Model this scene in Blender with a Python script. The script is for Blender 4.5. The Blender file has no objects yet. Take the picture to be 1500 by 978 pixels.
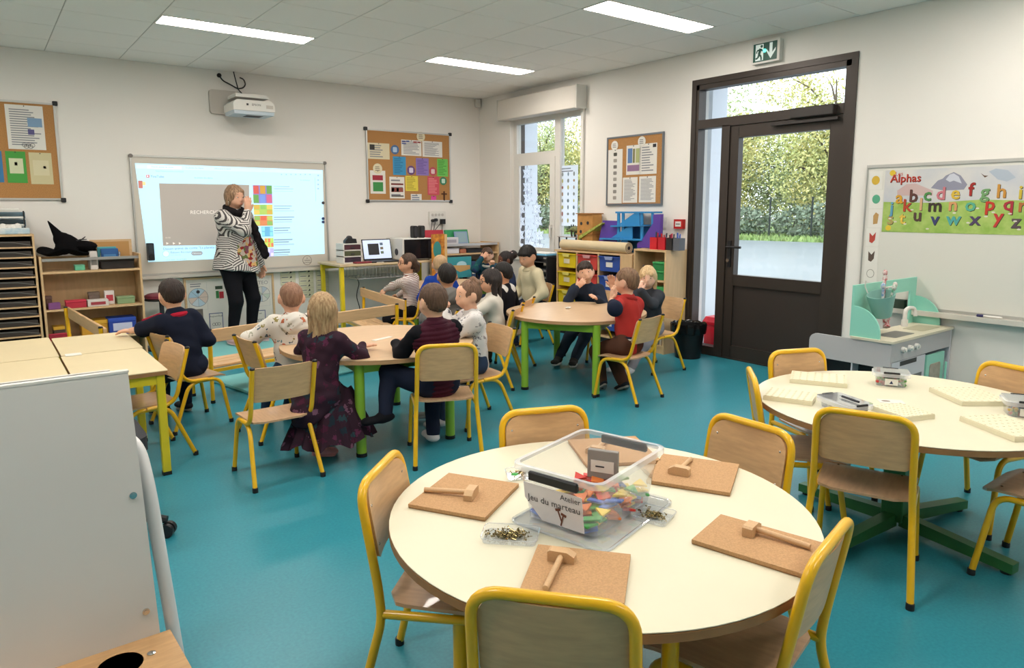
import bpy, bmesh, math, random
import numpy as np
from mathutils import Matrix, Vector, Euler

sc = bpy.context.scene
COL = sc.collection
rnd = random.Random(7)
PI = math.pi

# ------------------------------------------------------------------ camera
YAW, PITCH, ROLL = math.radians(37.204), math.radians(8.060), math.radians(0.141)
FPX, CXP, CYP = 1022.234, 750.0, 449.484
CAM = Vector((0, 0, 1.40))
XR, YB, ZC = 5.472, 7.92, 2.84          # right wall, back wall, ceiling height
_f = Vector((math.sin(YAW) * math.cos(PITCH), math.cos(YAW) * math.cos(PITCH), -math.sin(PITCH)))
_r = Vector((math.cos(YAW), -math.sin(YAW), 0))
_d = _f.cross(_r)
_r, _d = (math.cos(ROLL) * _r + math.sin(ROLL) * _d), (-math.sin(ROLL) * _r + math.cos(ROLL) * _d)
camd = bpy.data.cameras.new('camera')
camd.sensor_width = 36.0
camd.lens = 36.0 * FPX / 1500.0
camd.shift_y = -(489 - CYP) / 1500.0
camd.clip_start = 0.05
camd.clip_end = 300
cam = bpy.data.objects.new('camera', camd)
COL.objects.link(cam)
mw = Matrix.Identity(4)
for i in range(3):
    mw[i][0], mw[i][1], mw[i][2], mw[i][3] = _r[i], -_d[i], -_f[i], CAM[i]
cam.matrix_world = mw
sc.camera = cam

# ------------------------------------------------------------------ world, exposure
sc.view_settings.view_transform = 'Standard'
sc.view_settings.look = 'None'
sc.view_settings.gamma = 1.0
sc.view_settings.use_curve_mapping = False
sc.view_settings.exposure = 0.55
world = bpy.data.worlds.new('sky')
sc.world = world
world.use_nodes = True
bg = world.node_tree.nodes['Background']
bg.inputs['Color'].default_value = (0.86, 0.93, 1.0, 1)
bg.inputs['Strength'].default_value = 2.6
PANEL_POWER = 23.0                         # emission of the ceiling panels

# ------------------------------------------------------------------ materials
def lin(h):
    if isinstance(h, str):
        h = h.lstrip('#')
        c = [int(h[i:i + 2], 16) / 255 for i in (0, 2, 4)]
    else:
        c = list(h)
    return tuple((x / 12.92 if x <= .04045 else ((x + .055) / 1.055) ** 2.4) for x in c) + (1,)

MATS = {}
def mat(name, col, rough=.5, metal=0., spec=.4, emit=0., var=0., vscale=8., stretch=None, bump=0., bscale=60., coat=0., sheen=0., col2=None, detail=4.):
    """Principled material; 'var' mixes towards col2 (or a darker tone) with noise, 'bump' adds fine relief"""
    if name in MATS:
        return MATS[name]
    m = bpy.data.materials.new(name)
    m.use_nodes = True
    nt = m.node_tree
    b = nt.nodes['Principled BSDF']
    b.inputs['Base Color'].default_value = lin(col)
    b.inputs['Roughness'].default_value = rough
    b.inputs['Metallic'].default_value = metal
    b.inputs['Specular IOR Level'].default_value = spec
    b.inputs['Coat Weight'].default_value = coat
    b.inputs['Sheen Weight'].default_value = sheen
    if emit:
        b.inputs['Emission Color'].default_value = lin(col)
        b.inputs['Emission Strength'].default_value = emit
    if var or bump:
        tc = nt.nodes.new('ShaderNodeTexCoord')
        mp = nt.nodes.new('ShaderNodeMapping')
        if stretch:
            mp.inputs['Scale'].default_value = stretch
        nt.links.new(tc.outputs['Object'], mp.inputs['Vector'])
    if var:
        n = nt.nodes.new('ShaderNodeTexNoise')
        n.inputs['Scale'].default_value = vscale
        n.inputs['Detail'].default_value = detail
        nt.links.new(mp.outputs[0], n.inputs['Vector'])
        rp = nt.nodes.new('ShaderNodeValToRGB')
        rp.color_ramp.elements[0].position = .35
        rp.color_ramp.elements[1].position = .65
        a = lin(col)
        c2 = lin(col2) if col2 else tuple(x * (1 - var) for x in a[:3]) + (1,)
        rp.color_ramp.elements[0].color = a
        rp.color_ramp.elements[1].color = c2
        nt.links.new(n.outputs['Fac'], rp.inputs['Fac'])
        nt.links.new(rp.outputs[0], b.inputs['Base Color'])
        if emit:
            nt.links.new(rp.outputs[0], b.inputs['Emission Color'])
    if bump:
        n2 = nt.nodes.new('ShaderNodeTexNoise')
        n2.inputs['Scale'].default_value = bscale
        n2.inputs['Detail'].default_value = 3
        nt.links.new(mp.outputs[0], n2.inputs['Vector'])
        bp = nt.nodes.new('ShaderNodeBump')
        bp.inputs['Strength'].default_value = bump
        bp.inputs['Distance'].default_value = .01
        nt.links.new(n2.outputs['Fac'], bp.inputs['Height'])
        nt.links.new(bp.outputs[0], b.inputs['Normal'])
    MATS[name] = m
    return m

def clear_mat(name, tint=(1, 1, 1), haze=0.0, hazecol=(.9, .92, .95), gloss=.12, rough=.03, glow=False):
    """thin clear sheet: straight-through light plus a fresnel reflection and a little milky haze"""
    if name in MATS:
        return MATS[name]
    m = bpy.data.materials.new(name)
    m.use_nodes = True
    nt = m.node_tree
    nt.nodes.remove(nt.nodes['Principled BSDF'])
    out = nt.nodes['Material Output']
    tr = nt.nodes.new('ShaderNodeBsdfTransparent')
    tr.inputs[0].default_value = tuple(tint) + (1,)
    gl = nt.nodes.new('ShaderNodeBsdfGlossy')
    gl.inputs['Roughness'].default_value = rough
    fr = nt.nodes.new('ShaderNodeFresnel')
    fr.inputs[0].default_value = 1.45
    mu = nt.nodes.new('ShaderNodeMath')
    mu.operation = 'MULTIPLY'
    mu.inputs[1].default_value = gloss / .04
    mu.use_clamp = True
    nt.links.new(fr.outputs[0], mu.inputs[0])
    ge = nt.nodes.new('ShaderNodeNewGeometry')      # reflect at the front of the sheet only
    mu2 = nt.nodes.new('ShaderNodeMath')
    mu2.operation = 'SUBTRACT'
    mu2.use_clamp = True
    nt.links.new(mu.outputs[0], mu2.inputs[0])
    nt.links.new(ge.outputs['Backfacing'], mu2.inputs[1])
    mu = mu2
    mx = nt.nodes.new('ShaderNodeMixShader')
    nt.links.new(mu.outputs[0], mx.inputs[0])
    last = tr
    if haze:
        df = nt.nodes.new('ShaderNodeBsdfTranslucent' if glow else 'ShaderNodeBsdfDiffuse')
        df.inputs[0].default_value = tuple(hazecol) + (1,)
        mh = nt.nodes.new('ShaderNodeMixShader')
        mh.inputs[0].default_value = haze
        nt.links.new(tr.outputs[0], mh.inputs[1])
        nt.links.new(df.outputs[0], mh.inputs[2])
        last = mh
    nt.links.new(last.outputs[0], mx.inputs[1])
    nt.links.new(gl.outputs[0], mx.inputs[2])
    nt.links.new(mx.outputs[0], out.inputs[0])
    MATS[name] = m
    return m

# ------------------------------------------------------------------ mesh builder
def fillet(pts, r, n=6):
    """round the inner corners of a polyline"""
    P = [Vector(p) for p in pts]
    rr = r if isinstance(r, (list, tuple)) else [r] * len(P)
    out = [P[0]]
    for i in range(1, len(P) - 1):
        a, b, c = P[i - 1], P[i], P[i + 1]
        u, v = (a - b), (c - b)
        lu, lv = u.length, v.length
        t = min(rr[i], lu * .48, lv * .48)
        if t < 1e-5:
            out.append(b)
            continue
        p, q = b + u / lu * t, b + v / lv * t
        for k in range(n + 1):
            s = k / n
            out.append((1 - s) ** 2 * p + 2 * s * (1 - s) * b + s * s * q)
    out.append(P[-1])
    return out

class MB:
    def __init__(s):
        s.v, s.f = [], []
    def add(s, v, f):
        o = len(s.v)
        s.v += [tuple(p) for p in v]
        s.f += [tuple(i + o for i in q) for q in f]
        return s
    def box(s, x0, x1, y0, y1, z0, z1):
        x0, x1 = min(x0, x1), max(x0, x1); y0, y1 = min(y0, y1), max(y0, y1); z0, z1 = min(z0, z1), max(z0, z1)
        return s.add([(x0, y0, z0), (x1, y0, z0), (x1, y1, z0), (x0, y1, z0), (x0, y0, z1), (x1, y0, z1), (x1, y1, z1), (x0, y1, z1)],
                     [(0, 3, 2, 1), (4, 5, 6, 7), (0, 1, 5, 4), (1, 2, 6, 5), (2, 3, 7, 6), (3, 0, 4, 7)])
    def bbox(s, x0, x1, y0, y1, z0, z1, b=.004, seg=1):
        """bevelled box"""
        bm = bmesh.new()
        bmesh.ops.create_cube(bm, size=1)
        for v in bm.verts:
            v.co = Vector(((x0 + x1) / 2 + v.co.x * abs(x1 - x0), (y0 + y1) / 2 + v.co.y * abs(y1 - y0), (z0 + z1) / 2 + v.co.z * abs(z1 - z0)))
        bmesh.ops.bevel(bm, geom=bm.edges[:], offset=b, segments=seg, affect='EDGES', profile=.5)
        bm.verts.index_update()
        s.add([v.co for v in bm.verts], [[v.index for v in f.verts] for f in bm.faces])
        bm.free()
        return s
    def tube(s, path, r, seg=8, cap=True, closed=False):
        P = [Vector(p) for p in path]
        n = len(P)
        R = list(r) if isinstance(r, (list, tuple)) else [r] * n
        T = []
        for i in range(n):
            a = P[(i - 1) % n] if (closed or i) else P[i]
            b = P[(i + 1) % n] if (closed or i < n - 1) else P[i]
            T.append((b - a).normalized())
        ref = Vector((0, 0, 1)) if abs(T[0].z) < .9 else Vector((1, 0, 0))
        N = (ref - T[0] * ref.dot(T[0])).normalized()
        vs, fs = [], []
        for i in range(n):
            N = (N - T[i] * N.dot(T[i]))
            N = N.normalized() if N.length > 1e-6 else T[i].orthogonal().normalized()
            Bn = T[i].cross(N)
            for k in range(seg):
                a = 2 * PI * k / seg
                vs.append(P[i] + (N * math.cos(a) + Bn * math.sin(a)) * R[i])
        m = n if closed else n - 1
        for i in range(m):
            for k in range(seg):
                a, b = i * seg + k, i * seg + (k + 1) % seg
                c, d = ((i + 1) % n) * seg + (k + 1) % seg, ((i + 1) % n) * seg + k
                fs.append((a, b, c, d))
        if cap and not closed:
            fs.append(tuple(range(seg - 1, -1, -1)))
            fs.append(tuple((n - 1) * seg + k for k in range(seg)))
        return s.add(vs, fs)
    def lathe(s, prof, seg=24, c=(0, 0, 0), sx=1., sy=1.):
        """prof: [(r, z), ...] around the vertical axis through c"""
        vs, fs = [], []
        for r, z in prof:
            for k in range(seg):
                a = 2 * PI * k / seg
                vs.append((c[0] + r * math.cos(a) * sx, c[1] + r * math.sin(a) * sy, c[2] + z))
        for i in range(len(prof) - 1):
            for k in range(seg):
                fs.append((i * seg + k, i * seg + (k + 1) % seg, (i + 1) * seg + (k + 1) % seg, (i + 1) * seg + k))
        if prof[0][0] > 1e-6:
            fs.append(tuple(range(seg - 1, -1, -1)))
        if prof[-1][0] > 1e-6:
            fs.append(tuple((len(prof) - 1) * seg + k for k in range(seg)))
        return s.add(vs, fs)
    def prism(s, poly, z0, z1, M=None):
        """poly: ccw 2d outline, extruded z0..z1; M maps the result"""
        n = len(poly)
        vs = [Vector((p[0], p[1], z0)) for p in poly] + [Vector((p[0], p[1], z1)) for p in poly]
        if M is not None:
            vs = [M @ v for v in vs]
        fs = [tuple(range(n - 1, -1, -1)), tuple(range(n, 2 * n))]
        for k in range(n):
            fs.append((k, (k + 1) % n, n + (k + 1) % n, n + k))
        return s.add(vs, fs)
    def ell(s, c, r, seg=12, rings=8, M=None):
        vs, fs = [], []
        for i in range(rings + 1):
            t = PI * i / rings
            for k in range(seg):
                a = 2 * PI * k / seg
                vs.append(Vector((r[0] * math.sin(t) * math.cos(a), r[1] * math.sin(t) * math.sin(a), -r[2] * math.cos(t))))
        if M is not None:
            vs = [M @ v for v in vs]
        vs = [v + Vector(c) for v in vs]
        for i in range(rings):
            for k in range(seg):
                fs.append((i * seg + k, i * seg + (k + 1) % seg, (i + 1) * seg + (k + 1) % seg, (i + 1) * seg + k))
        return s.add(vs, fs)
    def xf(s, M):
        s.v = [tuple(M @ Vector(p)) for p in s.v]
        return s
    def build(s, name, m, parent=None, smooth=False, kind=None):
        me = bpy.data.meshes.new(name)
        me.from_pydata(s.v, [], s.f)
        me.update()
        if smooth:
            me.shade_smooth()
            try:
                me.set_sharp_from_angle(angle=math.radians(38))
            except Exception:
                pass
        me.materials.append(m)
        return link(name, me, parent, kind)

def link(name, me, parent=None, kind=None):
    o = bpy.data.objects.new(name, me)
    COL.objects.link(o)
    if parent is not None:
        o.parent = parent
    if kind:
        o['kind'] = kind
    return o

def rrect(x0, x1, y0, y1, r, n=5):
    pts = []
    for cx, cy, a0 in ((x1 - r, y0 + r, -90), (x1 - r, y1 - r, 0), (x0 + r, y1 - r, 90), (x0 + r, y0 + r, 180)):
        for k in range(n + 1):
            a = math.radians(a0 + 90 * k / n)
            pts.append((cx + r * math.cos(a), cy + r * math.sin(a)))
    return pts

def disc(cx, cy, r, n=24, ry=None):
    return [(cx + r * math.cos(2 * PI * k / n), cy + (ry or r) * math.sin(2 * PI * k / n)) for k in range(n)]

def tag(o, label, cat, group=None):
    o['label'] = label
    o['category'] = cat
    if group:
        o['group'] = group
    return o

def thing(name, label, cat, loc=(0, 0, 0), th=0., group=None):
    """Empty at the thing's base; th = heading in degrees, clockwise from +y"""
    o = bpy.data.objects.new(name, None)
    o.empty_display_size = .1
    COL.objects.link(o)
    o.location = loc
    o.rotation_euler = (0, 0, -math.radians(th))
    return tag(o, label, cat, group)

def dup(root, loc, th, label=None, group=None):
    r = root.copy()
    COL.objects.link(r)
    r.location = loc
    r.rotation_euler = (0, 0, -math.radians(th))
    if label: r['label'] = label
    if group: r['group'] = group
    for ch in list(root.children):
        c = ch.copy(); COL.objects.link(c); c.parent = r
        for g in list(ch.children):
            d = g.copy(); COL.objects.link(d); d.parent = c
    return r

TXT = {}
def text_mesh(s, size, align='CENTER', bold=0.):
    key = (s, size, align, bold)
    if key not in TXT:
        cu = bpy.data.curves.new('t', 'FONT')
        cu.body = s
        cu.size = size
        cu.align_x = align
        cu.align_y = 'CENTER'
        cu.resolution_u = 2
        cu.offset = bold
        o = bpy.data.objects.new('t', cu)
        COL.objects.link(o)
        dg = bpy.context.evaluated_depsgraph_get()
        TXT[key] = bpy.data.meshes.new_from_object(o.evaluated_get(dg))
        bpy.data.objects.remove(o)
        bpy.data.curves.remove(cu)
    return TXT[key].copy()

# ------------------------------------------------------------------ wall frames (u to the right, v up, d out of the wall)
class Frame:
    def __init__(s, O, ex, n, ez=(0, 0, 1)):
        s.O, s.ex, s.n, s.ez = Vector(O), Vector(ex), Vector(n), Vector(ez)
    def p(s, u, v, d=0.):
        return s.O + s.ex * u + s.ez * v + s.n * d
    def at(s, px, py, d=0.):
        """where a sight line of the survey meets the wall plane, as (u, v)"""
        r = _r * ((px - CXP) / FPX) + _d * ((py - CYP) / FPX) + _f
        o = s.O + s.n * d
        t = (o - CAM).dot(s.n) / r.dot(s.n)
        q = CAM + r * t - s.O
        return q.dot(s.ex), q.dot(s.ez)
    def M(s, u=0, v=0, d=0):
        m = Matrix.Identity(4)
        q = s.p(u, v, d)
        for i in range(3):
            m[i][0], m[i][1], m[i][2], m[i][3] = s.ex[i], s.ez[i], s.n[i], q[i]
        return m
    def box(s, mb, u0, u1, v0, v1, d0, d1):
        b = MB().box(u0, u1, v0, v1, d0, d1)
        b.xf(s.M())
        mb.add(b.v, b.f)
        return mb
    def poly(s, mb, pts, d0, d1):
        b = MB().prism(pts, d0, d1)
        b.xf(s.M())
        mb.add(b.v, b.f)
        return mb
    def text(s, string, size, u, v, d, m, parent, name='lettering', align='CENTER', rot=0., sx=1., bold=0.):
        me = text_mesh(string, size, align, bold)
        me.transform(s.M(u, v, d) @ Matrix.Rotation(rot, 4, 'Z') @ Matrix.Diagonal((sx, 1, 1, 1)))
        me.materials.clear()
        me.materials.append(m)
        return link(name, me, parent)

FB = Frame((0, YB, 0), (1, 0, 0), (0, -1, 0))
FR = Frame((XR, 0, 0), (0, -1, 0), (-1, 0, 0))

# colours shared by many things
m_white = mat('white_paint', '#d9d6d0', .55)
m_black = mat('black_plastic', '#17171a', .45)
m_dark = mat('dark_print', '#34343a', .7)
m_grey = mat('grey_print', '#85868c', .7)
m_alu = mat('aluminium', '#b9b8b4', .38, .7)
m_chrome = mat('chrome', '#c9c9c9', .2, 1.)
m_yellow = mat('yellow_enamel', '#e2ae12', .32, coat=.3)
m_green = mat('lime_enamel', '#86b234', .35, coat=.2)
m_dgreen = mat('dark_green_enamel', '#2f6b3a', .4)
m_beech = mat('beech_ply', '#d6b48a', .45, var=.14, vscale=5, stretch=(2, 14, 14), detail=6)
m_beechv = mat('beech_board', '#d3b185', .5, var=.10, vscale=4, stretch=(9, 9, 1.2), detail=6)
m_cork = mat('cork', '#b98650', .85, var=.28, vscale=160, bump=.15, bscale=200)
m_paper = mat('paper', '#dcd9d2', .8)
m_cream = mat('cream_paper', '#d8cdae', .8)
m_glass = clear_mat('window_glass', (.96, .98, .98), gloss=.06)
# ================================================================== the room shell
def struct(o):
    o['kind'] = 'structure'
    return o

X0, Y0 = -2.4, -2.6
m_wall = mat('wall_paint', '#e3dfd9', .7, bump=.03, bscale=180)
m_ceil = mat('ceiling_tile', '#f4f2ee', .8, bump=.08, bscale=260)
# floor: teal vinyl
mf = bpy.data.materials.new('teal_vinyl')
mf.use_nodes = True
nt = mf.node_tree
b = nt.nodes['Principled BSDF']
tc = nt.nodes.new('ShaderNodeTexCoord')
n1 = nt.nodes.new('ShaderNodeTexNoise'); n1.inputs['Scale'].default_value = 90; n1.inputs['Detail'].default_value = 3
n2 = nt.nodes.new('ShaderNodeTexNoise'); n2.inputs['Scale'].default_value = 1.1; n2.inputs['Detail'].default_value = 3
mp = nt.nodes.new('ShaderNodeMapping'); mp.inputs['Scale'].default_value = (1, 2.2, 1)
nt.links.new(tc.outputs['Object'], n1.inputs['Vector'])
nt.links.new(tc.outputs['Object'], mp.inputs['Vector']); nt.links.new(mp.outputs[0], n2.inputs['Vector'])
r1 = nt.nodes.new('ShaderNodeValToRGB')
r1.color_ramp.elements[0].position = .3; r1.color_ramp.elements[0].color = lin('#297a8b')
r1.color_ramp.elements[1].position = .7; r1.color_ramp.elements[1].color = lin('#318896')
nt.links.new(n1.outputs['Fac'], r1.inputs['Fac'])
nt.links.new(r1.outputs[0], b.inputs['Base Color'])
mr = nt.nodes.new('ShaderNodeMapRange'); mr.inputs['To Min'].default_value = .26; mr.inputs['To Max'].default_value = .42
nt.links.new(n2.outputs['Fac'], mr.inputs['Value']); nt.links.new(mr.outputs[0], b.inputs['Roughness'])
b.inputs['Specular IOR Level'].default_value = .38
struct(MB().box(X0, XR + .2, Y0, YB + .2, -.1, 0).build('floor', mf))

# walls
struct(MB().box(X0 - .2, XR + .2, YB, YB + .2, 0, ZC + .3).build('wall_back', m_wall))
struct(MB().box(X0 - .2, X0, Y0 - .2, YB, 0, ZC + .3).build('wall_left', m_wall))
struct(MB().box(X0, XR + .2, Y0 - .2, Y0, 0, ZC + .3).build('wall_front', m_wall))
WY0, WY1, WZ0, WZ1 = 5.90, 7.24, .78, 2.50      # window opening
DY0, DY1, DZ1 = 2.83, 4.36, 2.56                # door opening
w = MB()
T = XR + .22
w.box(XR, T, Y0, DY0, 0, ZC + .3)
w.box(XR, T, DY0, DY1, DZ1, ZC + .3)
w.box(XR, T, DY1, WY0, 0, ZC + .3)
w.box(XR, T, WY0, WY1, 0, WZ0)
w.box(XR, T, WY0, WY1, WZ1, ZC + .3)
w.box(XR, T, WY1, YB, 0, ZC + .3)
struct(w.build('wall_right', m_wall))

# ceiling: backing, exposed grid, each lay-in tile its own piece
m_grid = mat('ceiling_grid_bar', '#bdbbb5', .6)
ceil = struct(MB().box(X0, XR, Y0, YB, ZC + .03, ZC + .06).build('ceiling', mat('ceiling_void', '#8f8d88', .9)))
gx = [1.83 + .605 * k for k in range(-6, 7)]
gx = [X0] + [x for x in gx if X0 + .1 < x < XR - .05] + [XR]
gy = [6.24 + .57 * k for k in range(-15, 3)]
gy = [Y0] + [y for y in gy if Y0 + .1 < y < YB - .1] + [YB]
g = MB()
for x in gx[1:-1]: g.box(x - .012, x + .012, Y0, YB, ZC + .004, ZC + .02)
for y in gy[1:-1]: g.box(X0, XR, y - .012, y + .012, ZC + .004, ZC + .02)
g.build('grid', m_grid, ceil)
LIGHTS = [(1.83, 6.24), (4.25, 6.24), (1.83, 3.96), (4.25, 3.96), (1.83, 1.68), (4.25, 1.68), (-.59, 6.24), (-.59, 3.96), (-.59, 1.68), (1.83, -.6), (4.25, -.6)]
TM = {}
for i in range(len(gx) - 1):
    for j in range(len(gy) - 1):
        xa, xb, ya, yb = gx[i], gx[i + 1], gy[j], gy[j + 1]
        for lx, ly in LIGHTS:            # the light panel takes the far half of two cells
            if abs(yb - ly) < .02 and abs((xa + xb) / 2 - lx) < .35:
                yb = ly - .285
        key = (round(xb - xa, 3), round(yb - ya, 3))
        if key not in TM:
            t = MB().box(-key[0] / 2 + .004, key[0] / 2 - .004, -key[1] / 2 + .004, key[1] / 2 - .004, 0, .012)
            me = bpy.data.meshes.new('tile'); me.from_pydata(t.v, [], t.f); me.materials.append(m_ceil); TM[key] = me
        o = link('tile', TM[key], ceil)
        o.location = ((xa + xb) / 2, (ya + yb) / 2, ZC)
# light panels
m_panel = mat('light_diffuser', '#fff6ec', .5, emit=PANEL_POWER)
pl = [('bright ceiling panel light above the teacher and screen', 0), ('bright ceiling panel light next to the roller shutter box', 1), None,
      ('bright ceiling panel light next to the exit sign', 3)]
first = None
for k, (lx, ly) in enumerate(LIGHTS):
    lab = {0: 'lit white ceiling panel near the projector', 1: 'lit white ceiling panel near the window shutter box',
           3: 'lit white ceiling panel near the exit sign'}.get(k, 'lit white ceiling panel above the near half of the room')
    if first is None:
        first = thing('ceiling_light', lab, 'ceiling light', (lx, ly - .1425, ZC), 0, 'ceiling panel lights')
        fr = MB()
        for a in ((-.605, .605, -.1425, -.128), (-.605, .605, .128, .1425), (-.605, -.59, -.128, .128), (.59, .605, -.128, .128)):
            fr.box(*a, -.003, .012)
        fr.build('frame', m_white, first)
        MB().box(-.59, .59, -.128, .128, .001, .010).build('diffuser', m_panel, first)
    else:
        dup(first, (lx, ly - .1425, ZC), 0, lab)

# ------------------------------------------------------------------ white window on the right wall
m_pvc = mat('white_pvc', '#d8d5cf', .4)
win = struct(thing('window_1', 'white window', 'window'))
for kk in ('label', 'category'): del win[kk]
def rbox(mb, y0, y1, z0, z1, x0, x1): return mb.box(x0, x1, y0, y1, z0, z1)
FXa, FXb = XR + .06, XR + .13
f = MB()
YM0, YM1 = 6.34, 6.44           # mullion
f.box(FXa, FXb, WY0, WY0 + .055, WZ0, WZ1); f.box(FXa, FXb, WY1 - .06, WY1, WZ0, WZ1)
f.box(FXa + .001, FXb - .001, WY0 + .055, WY1 - .06, WZ1 - .06, WZ1); f.box(FXa + .001, FXb - .001, WY0 + .055, WY1 - .06, WZ0, WZ0 + .06)
f.box(FXa, FXb, YM0, YM1, WZ0 + .06, WZ1 - .06); f.box(FXa + .001, FXb - .001, YM1, WY1 - .06, 2.00, 2.08)
f.build('frame', m_pvc, win)
s = MB()                        # opening sash
a, b_, c, d = YM1 - .02, WY1 - .05, WZ0 + .05, 2.01
s.box(FXa - .02, FXa - .001, a, a + .085, c, d); s.box(FXa - .02, FXa - .001, b_ - .085, b_, c, d)
s.box(FXa - .019, FXa - .002, a + .085, b_ - .085, c, c + .085); s.box(FXa - .019, FXa - .002, a + .085, b_ - .085, d - .085, d)
sash = s.build('sash', m_pvc, win)
MB().box(FXa - .05, FXa - .02, a + .03, a + .055, 1.16, 1.20).box(FXa - .06, FXa - .045, a + .032, a + .053, 1.05, 1.19).build('handle', m_white, sash)
for (y0, y1, z0, z1) in ((WY0 + .055, YM0, WZ0 + .06, WZ1 - .06), (YM1, WY1 - .06, 2.08, WZ1 - .06), (a + .085, b_ - .085, c + .085, d - .085)):
    MB().box(FXa + .03, FXa + .036, y0, y1, z0, z1).build('pane', m_glass, win)
MB().box(XR - .03, XR + .07, WY0 - .03, WY1 + .03, WZ0 - .03, WZ0).build('sill', m_pvc, win)
# dark shutter guide at the outer reveal
MB().box(XR + .14, XR + .2, WY1 - .05, WY1, WZ0, WZ1).build('shutter_guide', mat('brown_alu', '#4b433f', .45), win)
sb = thing('shutter_box', 'white roller shutter box above the window', 'shutter box', (XR, (WY0 + WY1) / 2, 2.49))
MB().bbox(-.152, -.002, -.72, .74, 0, .245, .006).build('casing', mat('shutter_white', '#cfc9c0', .5), sb)
for e_ in (-.735, .742): MB().box(-.153, -.002, e_, e_ + .013, -.004, .249).build('end_cap', m_white, sb)
MB().box(-.03, -.002, -.715, -.675, -1.72, 0).build('guide_strip', m_white, sb)

# ------------------------------------------------------------------ brown aluminium door with sidelight and transom
m_brown = mat('brown_aluminium', '#3b332e', .42, .25)
m_brownp = mat('brown_panel', '#372f2b', .5, .2, bump=.02)
door = struct(thing('door_1', 'x', 'x'))
for kk in ('label', 'category'): del door[kk]
f = MB()
DX0, DX1 = XR - .004, XR + .10
f.box(DX0, DX1, DY0, DY0 + .075, 0, DZ1); f.box(DX0, DX1, DY1 - .06, DY1, 0, DZ1)
f.box(DX0, DX1, DY0, DY1, DZ1 - .075, DZ1)
f.box(DX0, DX1, DY0 + .07, DY1 - .06, 2.13, 2.21)
f.box(DX0, DX1, 3.95, 4.035, 0, 2.14)
f.box(DX0, DX1, 4.035, DY1 - .06, 0, .085)
f.box(XR + .0, XR + .12, DY0, DY1, -.01, .012)
f.build('frame', m_brown, door)
f = MB()
f.box(XR - .012, XR, DY0 - .02, DY0 + .03, 0, DZ1 + .02); f.box(XR - .012, XR, DY1 - .03, DY1 + .02, 0, DZ1 + .02)
f.box(XR - .012, XR, DY0 + .03, DY1 - .03, DZ1 - .03, DZ1 + .02)
f.build('architrave', m_brown, door)
LX0, LX1 = XR + .01, XR + .08
l0, l1 = DY0 + .08, 3.945
lf = MB()
lf.box(LX0, LX1, l0, l0 + .105, .012, 2.125); lf.box(LX0, LX1, l1 - .085, l1, .012, 2.125)
lf.box(LX0, LX1, l0 + .1, l1 - .08, 2.02, 2.125); lf.box(LX0, LX1, l0 + .1, l1 - .08, .012, .13); lf.box(LX0, LX1, l0 + .1, l1 - .08, .69, .79)
leaf = lf.build('door_leaf', m_brown, door)
MB().box(LX0 + .02, LX1 - .02, l0 + .1, l1 - .08, .13, .69).build('lower_panel', m_brownp, leaf)
MB().box(LX0 + .03, LX0 + .036, l0 + .1, l1 - .08, .79, 2.02).build('pane', m_glass, leaf)
h = MB()
h.box(LX0 - .012, LX0, l1 - .055, l1 - .02, .86, 1.10)
h.tube([(LX0 - .01, l1 - .04, 1.045), (LX0 - .055, l1 - .04, 1.045), (LX0 - .055, l1 - .19, 1.045)], .011, 8)
h.build('handle', m_black, leaf)
MB().tube([(LX0 - .03, l1 - .036, .92), (LX0, l1 - .036, .92)], .017, 12).build('lock_cylinder', m_chrome, leaf)
cl = MB().bbox(LX0 - .075, LX0 - .005, 2.96, 3.33, 2.125, 2.205, .006)
cl.box(LX0 - .05, LX0 - .015, 2.93, 3.52, 2.085, 2.107)
cl.build('door_closer', mat('closer_brown', '#2e2724', .45), leaf)
MB().box(XR + .05, XR + .056, DY0 + .07, DY1 - .06, 2.21, DZ1 - .075).build('transom_pane', m_glass, door)
MB().box(XR + .05, XR + .056, 4.035, DY1 - .06, .085, 2.13).build('sidelight_pane', m_glass, door)

# small detector up in the corner
tag(MB().bbox(XR - .085, XR - .02, YB - .07, YB - .01, ZC - .115, ZC - .01, .008).build('motion_detector', m_white), 'small white motion detector in the upper room corner', 'detector')
# ================================================================== outdoors
m_asph = mat('wet_asphalt', '#81878e', .35, var=.12, vscale=.35, spec=.5)
m_grass = mat('grass_blade', '#7d9a5a', .8, var=.3, vscale=2, col2='#9aab6a')
struct(MB().box(XR + .22, 80, -40, 70, -.12, -.03).build('ground', m_asph))
# the lawn strip follows a line across the view, beyond the yard
A0, A1 = Vector((27.5, 15.0, 0)), Vector((24.0, 42.0, 0))
dirv = (A1 - A0).normalized()
nrm = Vector((dirv.y, -dirv.x, 0))
A0 = A0 - dirv * 20
LEN = 62
g = MB()
gr = random.Random(3)
for k in range(15000):
    q = A0 + dirv * gr.uniform(0, LEN) + nrm * (gr.random() ** 1.5 * 6)
    h_ = gr.uniform(.05, .24); a = gr.uniform(0, PI); w_ = gr.uniform(.04, .12)
    dx, dy = math.cos(a) * w_, math.sin(a) * w_
    g.add([(q.x - dx, q.y - dy, -.05), (q.x + dx, q.y + dy, -.05), (q.x + gr.uniform(-.1, .1), q.y + gr.uniform(-.1, .1), h_)], [(0, 1, 2)])
gb = MB()
for s_, t_ in ((0, 0),):
    p = [A0, A0 + dirv * LEN, A0 + dirv * LEN + nrm * 45, A0 + nrm * 45]
    gb.add([(v.x, v.y, -.028) for v in p] + [(v.x, v.y, -.1) for v in p], [(0, 3, 2, 1), (4, 5, 6, 7), (0, 1, 5, 4), (1, 2, 6, 5), (2, 3, 7, 6), (3, 0, 4, 7)])
struct(gb.build('lawn', mat('lawn_soil', '#6b8442', .95, var=.3, vscale=1.5)))
tag(g.build('grass', m_grass, kind='stuff'), 'green grass growing along the far edge of the yard', 'grass')
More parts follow.
